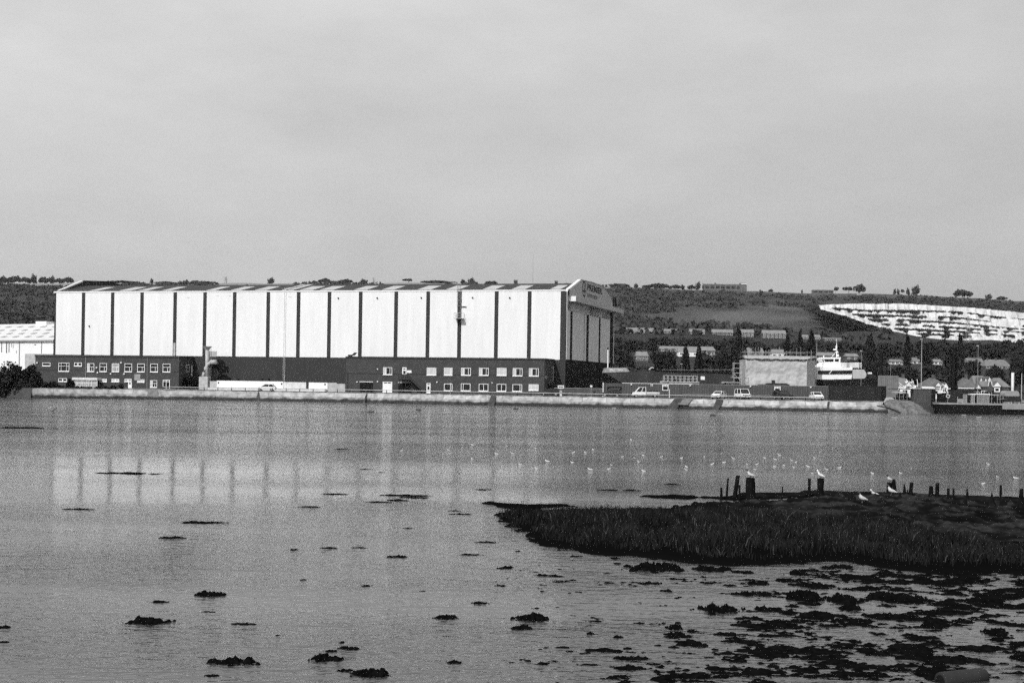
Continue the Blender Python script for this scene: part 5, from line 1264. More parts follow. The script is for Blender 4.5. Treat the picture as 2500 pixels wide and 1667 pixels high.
# thin masts and lamp posts
def lamp_post(label, px, py_t, y, base, m, r=.07, arm=True):
    x = XY(px, y, base).x; zt = D(px, py_t, y).z - base; o = thing('lamp_post', label, 'lamp post', (x, y, base)); MB().tube([(0, 0, 0), (0, 0, zt)], [r, r * .6], 6).build('pole', m, o)
    if arm: MB().box(-.35, .1, -.12, .12, zt, zt + .16).build('lamp_head', M['galvanised'], o)
    return o
lamp_post('tall white mast pole above the grey container with fittings', 2249, 829, 266.2, D(2249, 949.5, 266.2).z, M['galvanised'], .07)
lamp_post('slim grey mast in front of the first dark house roof', 2386, 845, 290, GZ - 1, M['grey_steel'], .06)
lamp_post('thin grey pole above the pale steel screen', 2173.5, 880, 298, GZ, M['grey_steel'], .05)
lamp_post('thin grey pole with small white lamp behind the white boat stern', 2101.5, 857, 305, GZ, M['grey_steel'], .05)
lamp_post('grey pole at the far end of the pontoon past the white funnel', 2493.5, 911, DKY + 2, pz, M['galvanised'], .1, False)
lamp_post('short lamp post behind the barge deck railing', 1663.5, 889, 330, GZ, M['grey_steel'], .05)
# concrete bollard block on the wall end
bb_ = thing('concrete_block', 'pale tapered concrete block sitting on the wall top by the container', 'concrete block', (XY(2171, 266.5, 1.95).x, 266.5, 1.9))
MB().prism([(-.95, 0), (.95, 0), (.75, .7), (.35, .95), (-.45, .9), (-.65, .6)], 'y', -.5, .6).build('block', M['galvanised'], bb_, bevel=.06); MB().box(-.12, .06, -.515, -.4, 0, .6).build('slot', M['dark_steel'], bb_)
# ------------------------------------------------------------------ houses
def roof_prism(mb, x0, x1, y0, y1, ze, zr, hip=0.0):
    ym = (y0 + y1) / 2
    mb.add([(x0, y0, ze), (x1, y0, ze), (x1, y1, ze), (x0, y1, ze), (x0 + hip, ym, zr), (x1 - hip, ym, zr)], [(0, 1, 5, 4), (2, 3, 4, 5), (1, 2, 5), (3, 0, 4), (0, 3, 2, 1)])
def simple_house(name, label, px0, px1, py_e, py_r, y, zb, roofm, wallm, cat='house', group=None, nwin=3, storeys=1, hip=1.0, chim=1, wz_=None, depth=7.5, rz=0.0, winm=None):
    a_, b_ = D(px0, py_e, y), D(px1, py_e, y); xm = (a_.x + b_.x) / 2; W_ = b_.x - a_.x; ze = a_.z - zb; zr = D((px0 + px1) / 2, py_r, y + depth / 2).z - zb
    o = thing(name, label, cat, (xm, y, zb), rz, group)
    MB().box(-W_ / 2 + .3, W_ / 2 - .3, .3, depth - .3, -1.5, ze).build('wall', wallm, o)
    mb = MB(); roof_prism(mb, -W_ / 2, W_ / 2, 0, depth, ze + .003, zr, hip); ro = mb.build('roof', roofm, o)
    for k in range(chim):
        x_ = -W_ / 2 + W_ * (k + .5) / chim + .4; MB().box(x_ - .35, x_ + .35, depth / 2 - .35, depth / 2 + .35, zr - .6, zr + .9).build('chimney', M['house_brick'], ro)
    sh_ = ze / storeys
    for s in range(storeys):
        for k in range(nwin):
            x_ = -W_ / 2 + W_ * (k + .5) / nwin; zc_ = sh_ * s + sh_ * .58
            wo = MB().box(x_ - .75, x_ + .75, .2, .35, zc_ - .55, zc_ + .55).build('window', winm or M['white_paint'], o)
            MB().box(x_ - .62, x_ - .06, .17, .24, zc_ - .42, zc_ + .42).build('pane', M['glass'], wo); MB().box(x_ + .06, x_ + .62, .17, .24, zc_ - .42, zc_ + .42).build('pane', M['glass'], wo)
    return o, W_, ze, zr
def gable(o, x, w_, zb_, zt_, yo=-.6, m=None, wallz=None):
    """white gablet with its own little roof, standing proud of the house front"""
    MB().prism([(x - w_ / 2, zb_), (x + w_ / 2, zb_), (x, zt_)], 'y', yo, 2.5).build('gable', M['white_paint'], o)
    mb = MB()
    for s_ in (-1, 1): mb.add([(x, yo - .15, zt_ + .15), (x + s_ * (w_ / 2 + .2), yo - .15, zb_ - .1), (x + s_ * (w_ / 2 + .2), 2.6, zb_ - .1), (x, 2.6, zt_ + .15), (x, yo - .15, zt_ + .02), (x + s_ * (w_ / 2 + .02), yo - .15, zb_ - .1), (x + s_ * (w_ / 2 + .02), 2.6, zb_ - .1), (x, 2.6, zt_ + .02)], [(0, 1, 2, 3), (7, 6, 5, 4), (0, 4, 5, 1), (2, 6, 7, 3)])
    mb.build('gable_roof', M['tile_roof'], o)
    if wallz is not None:
        MB().box(x - w_ / 2 + .25, x + w_ / 2 - .25, yo + .05, 1.5, -1, zb_ - .01).build('bay', M['house_brick'], o)
        wo = MB().box(x - w_ * .3, x + w_ * .3, yo - .04, yo + .12, wallz, wallz + 1.15).build('window', M['white_paint'], o); MB().box(x - w_ * .18, x + w_ * .18, yo - .06, yo - .02, wallz + .3, wallz + .95).build('pane', M['glass'], wo)
HY = 385.0; HZ = 1.6
o, W_, ze, zr = simple_house('gabled_house', 'dark hipped roof house behind the pale steel screen and white deck gear', 2182, 2238, 941, 921, HY, HZ, M['slate_roof'], M['render_wall'], hip=2.5, nwin=3)
gable(o, W_ * .12, 1.8, ze - .1, ze + 1.2)
o, W_, ze, zr = simple_house('gabled_house', 'dark pyramid roof house with one small white front gable and long white eaves', 2250, 2318, 943, 922, HY, HZ, M['tile_roof'], M['render_wall'], hip=3.2, nwin=3)
gable(o, W_ * .07, 2.0, ze + .1, ze + 1.15); MB().box(-W_ / 2, W_ * .25, -.1, .1, ze - .55, ze - .02).build('eaves_board', M['white_paint'], o)
gable(o, W_ * .34, 1.7, ze - .3, ze + 1.1)
o, W_, ze, zr = simple_house('gabled_house', 'dark tiled house with white eaves line just past the thick spud leg', 2338, 2392, 946, 921.5, HY, HZ, M['tile_roof'], M['house_brick'], hip=2.6, nwin=4)
MB().box(-W_ / 2 + .1, W_ * .36, -.12, .08, ze - .25, ze - .02).build('eaves_board', M['white_paint'], o); gable(o, W_ * .40, 1.6, ze - .2, ze + .95)
o, W_, ze, zr = simple_house('gabled_house', 'house with two white gablets side by side set back between two dark roofs', 2378, 2416, 938, 917, HY + 9, HZ, M['slate_roof'], M['render_wall'], hip=.6, nwin=2, chim=0)
gable(o, -W_ * .18, 1.5, ze + .1, ze + 1.9, -1.6); gable(o, W_ * .12, 1.5, ze + .1, ze + 1.9, -1.6); gable(o, W_ * .36, 1.4, ze + .9, ze + 2.1, -1.6)
o, W_, ze, zr = simple_house('gabled_house', 'brick house with a pale curved parapet front and grey roof', 2397, 2422, 944, 930, HY - 2, HZ, M['slate_roof'], M['house_brick'], hip=.2, nwin=2, chim=0)
MB().prism([(0, ze - 1), (W_ * .08, ze + .1), (W_ * .16, ze + 1.45), (W_ * .26, ze + 1.6), (W_ * .36, ze + 1.45), (W_ * .46, ze + .2), (W_ * .6, ze - 1)], 'y', -.5, .5).build('parapet_front', M['house_brick'], o)
mb = MB(); mb.tube([(W_ * .04, -.52, ze + .2), (W_ * .16, -.52, ze + 1.5), (W_ * .26, -.52, ze + 1.65), (W_ * .36, -.52, ze + 1.5), (W_ * .46, -.52, ze + .25), (W_ * .62, -.52, ze + .0)], .1, 5); mb.build('coping', M['white_paint'], o)
o, W_, ze, zr = simple_house('gabled_house', 'grey roofed house with one broad white gable beside the white funnel', 2420, 2468, 944, 922, HY, HZ, M['slate_roof'], M['house_brick'], hip=1.8, nwin=3, chim=0)
gable(o, -W_ * .25, 2.6, ze + .05, ze + 1.45, -.7, wallz=ze - 1.4)
# terraces and houses part way up the hill
def hill_house(label, px0, px1, py_e, py_r, py_b, roofm, wallm, nwin, storeys=2, hip=.0, chim=2, name='terraced_house', depth=8):
    p = T((px0 + px1) / 2, py_b); zb = terr(p.x, p.y)
    y = p.y
    return simple_house(name, label, px0, px1, py_e, py_r, y, p.z, roofm, wallm, 'house', 'houses on the hillside', nwin, storeys, hip, chim, depth=depth)
mk('brick_far', .10, .9, .2, .3)
for a in [('long low grey roofed terrace next to the hall door canopy, above the trees', 1503, 1597, 808, 800, 815, M['pale_roof'], M['house_brick'], 9, 1, 0, 4),
          ('grey roofed terrace in the gap between the long terrace and the paired houses', 1617, 1662, 808, 803, 815, M['pale_roof'], M['brick_far'], 5, 1, 0, 2),
          ('grey roofed terrace half hidden by trees, centre of the hillside row', 1684, 1722, 810, 803, 818, M['pale_roof'], M['brick_far'], 4, 1, 0, 2),
          ('grey roofed two storey terrace with white windows above the poplars', 1739, 1791, 811, 804, 820, M['pale_roof'], M['brick_far'], 5, 2, 0, 2),
          ('short two storey terrace block standing directly behind a tall poplar', 1806, 1842, 812, 804, 824, M['pale_roof'], M['brick_far'], 4, 2, 0, 1),
          ('two storey terrace block with six white windows, far end of the hillside row', 1862, 1920, 814, 806, 827, M['pale_roof'], M['brick_far'], 6, 2, 0, 2),
          ('small brick house peering out of trees above the white boat mast', 1957, 1975, 822, 817, 830, M['pale_roof'], M['brick_far'], 2, 1, 0, 1),
          ('small house with pale window near the quarry edge trees', 1990, 2004, 823, 817, 831, M['pale_roof'], M['brick_far'], 2, 1, 0, 1),
          ('long grey roof line among trees behind the boat mast', 2012, 2056, 827, 824.5, 832, M['slate_roof'], M['brick_far'], 4, 1, 0, 1)]:
    hill_house(*a)
for a in [('grey roofed bungalow among dark trees close to the hall', 1552, 1584, 869, 858, 884, M['pale_roof'], M['brick_far'], 3, 1, .5, 1),
          ('pale roofed row behind the round dark trees', 1610, 1660, 851, 845, 860, M['pale_roof'], M['brick_far'], 3, 1, .5, 1),
          ('pale roofed house with white gable ends between two dark trees', 1655, 1706, 858, 846, 872, M['pale_roof'], M['render_wall'], 3, 1, .4, 1),
          ('long pale roofed house next to the poplar and dark trees', 1708, 1748, 856, 846, 872, M['pale_roof'], M['brick_far'], 3, 1, 1., 1),
          ('pale sloping roof house lower than its neighbours beside the dark trees', 1718, 1742, 880, 862, 896, M['pale_roof'], M['render_wall'], 2, 1, .4, 1),
          ('pale roofed house rising just behind the sheeted enclosure scaffold', 1824, 1866, 860, 849, 872, M['pale_roof'], M['brick_far'], 3, 1, .4, 1),
          ('pale roofed house with white dormer behind the scaffold tubes', 1884, 1924, 862, 853, 874, M['pale_roof'], M['render_wall'], 3, 1, .4, 1),
          ('pale roofed house behind the wheelhouse and boat mast', 1996, 2040, 868, 860, 884, M['pale_roof'], M['brick_far'], 3, 1, .4, 1),
          ('pale roofed bungalow between the boat mast and black pile', 2066, 2098, 870, 863, 884, M['pale_roof'], M['brick_far'], 2, 1, .4, 1),
          ('white walled house under poplars between the black pile and mast pole', 2176, 2206, 883, 877, 890, M['slate_roof'], M['render_wall'], 3, 1, .3, 1),
          ('white walled house directly beside the tall white mast pole', 2229, 2250, 882, 873, 889, M['slate_roof'], M['render_wall'], 2, 1, .3, 1),
          ('small white house in the trees beside the spud leg', 2280, 2302, 883, 877, 892, M['pale_roof'], M['render_wall'], 2, 1, .3, 1),
          ('dark roofed terrace among trees beyond the thick spud leg', 2362, 2404, 885, 874, 896, M['slate_roof'], M['house_brick'], 3, 1, .3, 3),
          ('dark hipped roof houses among trees above the white funnel', 2404, 2468, 893, 878, 902, M['slate_roof'], M['house_brick'], 4, 1, 1.5, 3)]:
    hill_house(*a, name='hillside_house')
# hilltop block (flat roofed) and low ridge buildings
def flat_block(name, label, px0, px1, py_b, py_t, m, tower=None, nwin=6, cat='building', depth=12):
    p = T((px0 + px1) / 2, py_b); y = p.y; a_, b_ = D(px0, py_b, y), D(px1, py_t, y); o = thing(name, label, cat, ((a_.x + b_.x) / 2, y, p.z - .5)); W_ = b_.x - a_.x; h_ = D((px0 + px1) / 2, py_t, y).z - p.z + .5
    MB().box(-W_ / 2, W_ / 2, 0, depth, -6, h_).build('wall', m, o); MB().box(-W_ / 2 - .3, W_ / 2 + .3, -.3, depth + .2, h_ + .003, h_ + .5).build('roof', M['pale_roof'], o)
    for k in range(nwin):
        x_ = -W_ / 2 + W_ * (k + .5) / nwin; MB().box(x_ - W_ / nwin * .36, x_ + W_ / nwin * .36, -.08, .1, h_ * .35, h_ * .75).build('window', M['glass'], o)
    if tower:
        q0, q1, qt = tower; A_, B_ = D(q0, py_b, y).x - o.location.x, D(q1, py_b, y).x - o.location.x; ht = D(q0, qt, y).z - p.z
        MB().box(A_, B_, -.6, depth * .6, -6, ht).build('stair_tower', m, o)
        MB().box(A_ + 2, B_ + .3, -.72, -.61, ht - 2, ht - .6).build('tower_window', M['white_paint'], o)
    return o
mk('far_concrete', .12, .9, .2, .2)
flat_block('hilltop_block', 'long flat roofed grey block with a stair tower on the skyline', 1720, 1823, 708, 694.5, M['far_concrete'], (1806, 1822, 690), 8)
flat_block('ridge_shed', 'low pale flat shed on the skyline near the lone pines', 1985, 2035, 712.5, 708.5, M['far_concrete'], None, 4, 'shed')
flat_block('ridge_shed', 'small white shed below the skyline pines', 2094, 2103, 720, 717, M['render_wall'], None, 1, 'shed', 5)
flat_block('ridge_shed', 'low white shed on the ridge between two tall trees', 2247, 2268, 723.5, 721, M['render_wall'], None, 2, 'shed', 5)
flat_block('ridge_shed', 'small dark hut on the skyline just above the hall roof', 1254, 1264, 692, 684, M['house_brick'], None, 1, 'hut', 5)
flat_block('ridge_shed', 'tiny low hut on the skyline next to the sign gable', 1354, 1362, 690, 686, M['house_brick'], None, 1, 'hut', 4)
# pylons and masts on the hill
def pylon(label, px, py_b, py_t, w_px, far=None):
    p = T(px, py_b) if far is None else XY(px, far, terr(XY(px, far, 50).x, far)); y = p.y; h_ = D(px, py_t, y).z - p.z; hw_ = w_px / S(y) / 2; o = thing('pylon', label, 'pylon', (p.x, y, p.z - 1)); mb = MB()
    r_ = max(.10, .16 * y / 1400); lv = 6
    for sx_ in (-1, 1):
        for sy_ in (-1, 1): mb.tube([(sx_ * hw_, sy_ * hw_, 0), (sx_ * hw_ * .25, sy_ * hw_ * .25, h_)], r_, 4)
        for k in range(lv):
            q0, q1 = 1 - .75 * k / lv, 1 - .75 * (k + 1) / lv; mb.tube([(-sx_ * hw_ * q0, -hw_ * q0, h_ * k / lv), (sx_ * hw_ * q1, -hw_ * q1, h_ * (k + 1) / lv)], r_ * .7, 4)
    mb.build('lattice_tower', M['grey_steel'], o); mb = MB()
    for q in (.72, .84, .95): mb.tube([(-hw_ * 1.5, 0, h_ * q), (hw_ * 1.5, 0, h_ * q)], r_ * .8, 4)
    mb.build('cross_arm', M['grey_steel'], o)
pylon('grey lattice pylon standing in front of the chalk quarry', 2363, 838, 768, 12)
pylon('tiny lattice pylon on the skyline above the hall roof', 551, 693, 674, 8, 2350)
pylon('tiny lattice mast on the skyline between hilltop bushes above the hall', 912, 692, 676, 5, 2400)
p = XY(1300.5, 2300, terr(0, 2300)); o = thing('radio_mast', 'very thin radio mast on the skyline above the hall sign end', 'mast', p); zt = D(1300.5, 622, 2300).z - p.z
MB().tube([(0, 0, 0), (0, 0, zt)], [.34, .2], 5).build('mast', M['grey_steel'], o); MB().box(-1, 1, -.5, .5, zt * .26, zt * .29).build('mast_collar', M['grey_steel'], o)

# ------------------------------------------------------------------ trees
def lobes(kind, seed, n):
    g = random.Random(seed); cs, rs = [], []
    for k in range(n):
        if kind == 'round':
            a = g.uniform(0, 6.28); t = g.uniform(0, 1); r = .62 * math.sqrt(g.random()); z = .42 + .42 * t * (1 - .5 * r); q = g.uniform(.2, .34)
            cs.append((math.cos(a) * r * .75, math.sin(a) * r * .75, z)); rs.append((q * 1.15, q * 1.15, q * .7))
        elif kind == 'poplar':
            t = (k + .5) / n; q = .5 * math.sin(math.pi * min(1, t * .86 + .12)) ** .7
            a = g.uniform(0, 6.28); cs.append((math.cos(a) * q * .75, math.sin(a) * q * .75, .10 + .80 * t + g.uniform(-.03, .05))); rs.append((q * g.uniform(.6, .95) + .08, q * .8 + .08, g.uniform(.06, .12)))
        elif kind == 'dome':
            a = g.uniform(0, 6.28); r = math.sqrt(g.random()) * .8; z = .25 + .5 * (1 - r * r) * g.uniform(.5, 1); q = g.uniform(.2, .3)
            cs.append((math.cos(a) * r, math.sin(a) * r, z)); rs.append((q * 1.3, q * 1.3, q * .75))
        elif kind == 'low':
            a = g.uniform(0, 6.28); r = .7 * math.sqrt(g.random()); z = .16 + .62 * g.random() * (1 - .5 * r * r); q = g.uniform(.24, .34)
            cs.append((math.cos(a) * r * .85, math.sin(a) * r * .85, z)); rs.append((q * 1.2, q * 1.2, q * .75))
        elif kind == 'pine':
            t = g.random(); a = g.uniform(0, 6.28); r = g.uniform(.1, .8); cs.append((math.cos(a) * r, math.sin(a) * r * .7, .62 + .3 * t - .12 * r)); rs.append((.3, .3, .12))
        else:
            t = g.random(); a = g.uniform(0, 6.28); r = .85 * (1 - t) ** .8 * g.random() ** .4; cs.append((math.cos(a) * r, math.sin(a) * r, .14 + .78 * t)); rs.append((.22, .22, .11))
    return cs, rs
TREES = {}
def tree_proto(key, kind, seed, nl, per, leaf, m, trunk_top):
    o = thing('tree', 'tree', 'tree'); cs, rs = lobes(kind, seed, nl)
    v, f = leaf_cloud(cs, rs, per, leaf, seed=seed); obj_np('crown', v, f, m, o)
    mb = MB(); mb.tube([(0, 0, -.04), (.01, 0, trunk_top * .5), (.0, .01, trunk_top)], [.035, .026, .014], 7)
    g = random.Random(seed)
    for c in cs[:5]: mb.tube([(0, 0, trunk_top * .55), (c[0] * .5, c[1] * .5, (trunk_top * .6 + c[2]) / 2), (c[0] * .85, c[1] * .85, c[2])], [.016, .011, .005], 5)
    mb.build('trunk', M['bark'], o); TREES[key] = [o, False]
tree_proto('round', 'round', 3, 24, 90, .042, M['leaf_dark'], .62)
tree_proto('round2', 'round', 8, 18, 110, .045, M['leaf_dark'], .6)
tree_proto('poplar', 'poplar', 4, 22, 70, .05, M['leaf_poplar'], .85)
tree_proto('conifer', 'conifer', 9, 40, 50, .04, M['leaf_dark'], .9)
tree_proto('far_round', 'low', 5, 14, 36, .085, M['leaf'], .6)
tree_proto('far_dome', 'dome', 6, 20, 34, .095, M['leaf'], .5)
tree_proto('far_pine', 'pine', 7, 12, 34, .08, M['leaf'], .8)
def plant_tree(key, name, label, px, py_b, py_t, w_px, y=None, group=None, cat='tree', zb=None):
    p = T(px, py_b) if y is None else XY(px, y, terr(XY(px, y, 2).x, y) if zb is None else zb)
    h_ = D(px, py_t, p.y).z - p.z; r_ = w_px / S(p.y) / 2
    src, used = TREES[key]; sc_ = (r_, r_, h_)
    if used: o = dup(src, p, random.uniform(0, 6.28), label, sc_)
    else: o = src; o.location = p; o.scale = sc_; TREES[key][1] = True; o['label'] = label
    o.name = name; o['category'] = cat
    if group: o['group'] = group
    elif 'group' in o: del o['group']
    return o
# dark trees behind the yard
for a in [('round2', 'tree', 'bushy dark tree just behind the barge bow', 1530, 925, 862, 62, 440), ('round', 'tree', 'widest round dark tree in the clump behind the barge', 1622, 930, 852, 88, 410), ('conifer', 'tree', 'dark upright tree rising behind the middle of the barge', 1672, 928, 848, 46, 405),
          ('conifer', 'tree', 'taller of two dark upright trees behind the barge, towards the scaffold', 1705, 930, 846, 44, 400), ('round2', 'tree', 'low rounded dark tree beside the scaffold tower', 1762, 930, 852, 60, 420), ('round', 'tree', 'dark tree directly behind the scaffold tower', 1800, 925, 870, 52, 400),
          ('round2', 'tree', 'dark tree filling the gap behind the stern of the white boat', 2120, 940, 878, 74, 420), ('round', 'tree', 'round dark tree behind the mast pole and white house', 2215, 940, 895, 90, 440), ('round2', 'tree', 'round dark tree behind the pyramid roof house', 2290, 938, 892, 80, 450),
          ('round', 'tree', 'large round dark tree between the spud leg and the grey mast', 2376, 930, 874, 62, 455), ('round2', 'tree', 'dark tree above the curved parapet house', 2425, 935, 890, 60, 450), ('round', 'tree', 'big dark tree at the edge beyond the white funnel', 2490, 940, 862, 90, 440)]:
    plant_tree(*a[:7], y=a[7], group='dark trees behind the boatyard')
for a in [('tall narrow poplar behind the scaffold tower', 1803, 868, 802, 30, 620), ('slim poplar behind the scaffold tubes of the enclosure', 1953, 862, 806, 26, 640), ('poplar close beside the slim poplar, nearer the white boat mast', 1980, 862, 808, 28, 650), ('broad poplar between the boat mast and the black pile', 2124, 890, 818, 40, 600), ('tall dark poplar between the black pile and mast pole', 2214, 896, 816, 24, 560), ('tall poplar just above the thick spud leg', 2343, 880, 818, 28, 600), ('poplar half hidden behind the sheeted enclosure roof', 1922, 866, 820, 24, 640), ('poplar standing beside the tall white mast pole', 2262, 900, 842, 34, 560)]:
    plant_tree('poplar', 'poplar_tree', a[0], *a[1:5], y=a[5], group='poplars behind the boatyard')
# skyline trees
sk = [('far_round', 'first skyline tree at the picture edge above the scrub slope', 6, 684, 672, 26), ('far_dome', 'low skyline tree clump beside the edge tree', 36, 684, 671.5, 34), ('far_round', 'roundest skyline tree above the pale shed', 83, 682, 668, 17), ('far_dome', 'low broad skyline bush next to the roundest tree', 104, 684, 674, 24), ('far_round', 'skyline tree halfway to the hall corner', 127, 683, 672, 18), ('far_dome', 'broad skyline clump meeting the hall gable', 165, 687, 675, 34), ('far_round', 'small lone skyline tree above the first hall bays', 370, 691, 679, 12), ('far_dome', 'long low hedge clump on the skyline next to the tiny pylon', 500, 694, 686, 60), ('far_dome', 'small hedge bush on the skyline right by the tiny pylon', 470, 693, 684, 10), ('far_round', 'clear lone domed tree on the skyline above the middle of the hall', 661, 692, 676.5, 20),
      ('far_dome', 'small low bush on the skyline before the paired clumps', 768, 692, 684, 14), ('far_dome', 'dark wide skyline clump above the eighth hall bay', 793, 692, 677.5, 30), ('far_dome', 'skyline clump like a flat dome next to the tiny lattice mast', 845, 692, 679.5, 34), ('far_round', 'skyline tree touching the tiny lattice mast', 889, 692, 681, 22), ('far_pine', 'ragged spreading skyline tree above the ladder bay', 997, 692, 679, 34), ('far_dome', 'long flat hedge on the skyline beside the ragged tree', 1070, 690, 685, 90), ('far_round', 'small skyline tree of the pair above the ladder', 1130, 690, 681, 15), ('far_round', 'larger skyline tree of the pair above the ladder', 1150, 690, 677.5, 20), ('far_dome', 'low flat hedge past the pair of skyline trees', 1198, 690, 685, 36),
      ('far_dome', 'broad wood clump on the skyline right behind the sign gable', 1515, 706, 691, 56), ('far_round', 'round skyline tree standing alone past the sign gable', 1553, 706, 691.5, 15), ('far_dome', 'wide domed skyline wood in the middle of the hilltop', 1605, 710, 690.5, 66), ('far_dome', 'domed skyline clump joined to the wide wood', 1648, 710, 694, 34), ('far_round', 'skyline tree before the grey hilltop block', 1667, 708, 694, 12), ('far_dome', 'bushy skyline clump close to the hilltop block', 1688, 709, 694, 22), ('far_round', 'tallest narrow skyline tree next to the hilltop block', 1704, 709, 686.5, 15), ('far_round', 'slim skyline tree at the block corner', 1717, 708, 691, 7), ('far_round', 'round tree in front of the long hilltop block', 1746, 710, 690, 17), ('far_round', 'tree in front of the hilltop stair tower', 1793, 709, 693, 12),
      ('far_round', 'tiny dot tree on the bare skyline past the hilltop block', 1856, 711, 706.5, 6), ('far_dome', 'tiny pair of bushes on the bare skyline', 1882, 711, 704.5, 12), ('far_round', 'tiny bush at the start of the ridge shed', 1958, 713, 706, 6), ('far_round', 'small bush at the end of the ridge shed', 2008, 713, 706.5, 7), ('far_pine', 'smaller flat topped pine on the skyline', 2040, 715, 699, 16), ('far_pine', 'long leaning group of pines on the skyline', 2072, 716, 698.5, 34), ('far_dome', 'largest dark pine on the skyline above the white hut', 2098, 716, 691.5, 30), ('far_round', 'first of two small skyline trees after the pines', 2184, 715, 704, 9), ('far_round', 'second small skyline tree after the pines', 2193, 715, 704.5, 8), ('far_pine', 'flat small skyline tree beside the domed ridge tree', 2203, 715, 705, 12), ('far_round', 'skyline tree next to the tall pointed dome tree', 2217, 715, 702.5, 11), ('far_round', 'tall pointed dome tree on the ridge above the quarry', 2235, 717, 695.5, 24), ('far_dome', 'big lone domed tree on the ridge above the quarry', 2349, 726, 704, 46), ('far_round', 'rounded skyline bush on the falling ridge', 2413, 732, 717, 20), ('far_dome', 'low ragged skyline bush near the picture edge', 2446, 732, 722, 26)]
sk += [('far_dome', 'low hedge clump joining the two skyline trees at the picture edge', 21, 686, 676, 36), ('far_dome', 'low hedge clump on the skyline below the roundest tree', 62, 686, 675, 40), ('far_dome', 'low hedge between the broad bush and halfway tree', 114, 687, 677, 36), ('far_dome', 'low hedge past the halfway tree', 144, 688, 678, 30), ('far_dome', 'long low hedge on the skyline over the first hall bays', 300, 691, 685.5, 90), ('far_dome', 'low hedge on the skyline just past the lone small tree', 405, 692, 687, 60)]
for k, l, px, pb, pt, w_ in sk: plant_tree(k, 'hilltop_tree', l, px, pb, pt, w_, y=2215, group='trees along the skyline')
# woodland below the hill, reading as one mass (stuff)
n = 700
wx = rng.uniform(1440, 2540, n); wd = rng.uniform(430, 1040, n) ; wX = (wx - 1250) / FPX * wd
hs = rng.uniform(5.5, 9.5, n); ok = np.ones(n, bool)
zt_ = terr_np(wX, wd) + hs
pyt = CY + (wx - 1250) * ROLL - (zt_ - EYE) * FPX / wd
ok &= ~((pyt < 828) | ((pyt < 880) & (vnoise(wx / 26, wd / 120) < .42)))
boxes = [(1552, 1584, 858, 884), (1612, 1660, 845, 858), (1662, 1748, 846, 862), (1824, 1866, 849, 872), (1884, 1924, 853, 870), (1998, 2040, 860, 872), (2066, 2098, 863, 874), (2176, 2206, 877, 889), (2229, 2250, 874, 888), (2280, 2302, 877, 890), (2362, 2404, 874, 890), (2410, 2468, 878, 896), (1503, 1597, 798, 812), (1739, 1791, 803, 818), (1806, 1842, 803, 821), (1862, 1920, 805, 824), (1617, 1662, 801, 813), (1684, 1722, 802, 815)]
hy_ = {}
for (x0, x1, y0, y1) in boxes:
    hd_ = T((x0 + x1) / 2, y1 + 6).y; hr = 3.5 * FPX / wd
    ok &= ~((wx > x0 - hr) & (wx < x1 + hr) & (pyt < y1) & (wd < hd_ + 14) & (pyt > y0 - 30))
wX, wd_, hs = wX[ok], wd[ok], hs[ok]
cs, rs = [], []
for x, y, h_ in zip(wX, wd_, hs):
    z = terr(x, y)
    for k in range(5): cs.append((x + random.uniform(-2.2, 2.2), y + random.uniform(-2, 2), z + h_ * random.uniform(.25, .82))); q = random.uniform(1.3, 2.4); rs.append((q * 1.15, q * 1.15, q * .85))
# far woods in front of the upper terraces and along the quarry foot
n = 900; wx = rng.uniform(1440, 2560, n); wd = rng.uniform(760, 1160, n); wX = (wx - 1250) / FPX * wd; hs = rng.uniform(4, 8, n); zt_ = terr_np(wX, wd) + hs; pyt = CY + (wx - 1250) * ROLL - (zt_ - EYE) * FPX / wd
lim = np.interp(wx, [1440, 1800, 1950, 2150, 2300, 2560], [822, 826, 832, 834, 836, 842]); ok = (pyt > lim) & (pyt < lim + 26)
for (x0, x1, y0, y1) in boxes:
    hd_ = T((x0 + x1) / 2, y1 + 6).y
    ok &= ~((wx > x0 - 10) & (wx < x1 + 10) & (pyt < y1) & (wd < hd_ + 14) & (pyt > y0 - 30))
for x, y, h_ in zip(wX[ok], wd[ok], hs[ok]):
    z = terr(x, y)
    for k in range(3): cs.append((x + random.uniform(-3, 3), y + random.uniform(-3, 3), z + h_ * random.uniform(.3, .8))); q = random.uniform(1.6, 2.8); rs.append((q * 1.3, q * 1.3, q * .85))
v, f = leaf_cloud(cs, rs, 46, .62, seed=21); props(obj_np('woodland', v, f, M['leaf_wood']), kind='stuff')
# woodland on the slope seen past the hall on the far side
# ------------------------------------------------------------------ shoreline bushes
def bush(name, label, px, py_b, py_t, w_px, y, n_l, per, leaf, m, z=GZ, group='bushes along the shore'):
    p = XY(px, y, z); h_ = D(px, py_t, y).z - z; r_ = w_px / S(y) / 2; o = thing(name, label, 'bush', p, 0, group); g = random.Random(int(px))
    cs, rs = [], []
    for k in range(n_l):
        a = g.uniform(0, 6.28); q = math.sqrt(g.random()); s_ = g.uniform(.18, .34) * min(r_, h_); cs.append((math.cos(a) * q * r_ * .8, math.sin(a) * q * r_ * .6, h_ * (.04 + .76 * g.random() ** 1.15 * (1 - .6 * q * q)))); rs.append((s_ * 1.3, s_ * 1.2, s_))
    v, f = leaf_cloud(cs, rs, per, leaf, seed=int(px)); obj_np('foliage', v, f, m, o)
    mb = MB()
    for c in cs[:6]: mb.tube([(c[0] * .15, c[1] * .15, -.3), (c[0] * .6, c[1] * .6, c[2] * .55), c], [.08, .05, .02], 5)
    mb.build('stem', M['bark'], o); return o
bush('shore_bush', 'largest dark bush at the water edge in front of the pale shed', 22, 970, 878, 118, 290.5, 60, 160, .20, M['bush_leaf'], .15)
bush('shore_bush', 'tall dark bush leaning against the brick office corner', 72, 970, 874, 64, 291.5, 80, 110, .19, M['bush_leaf'], .25)
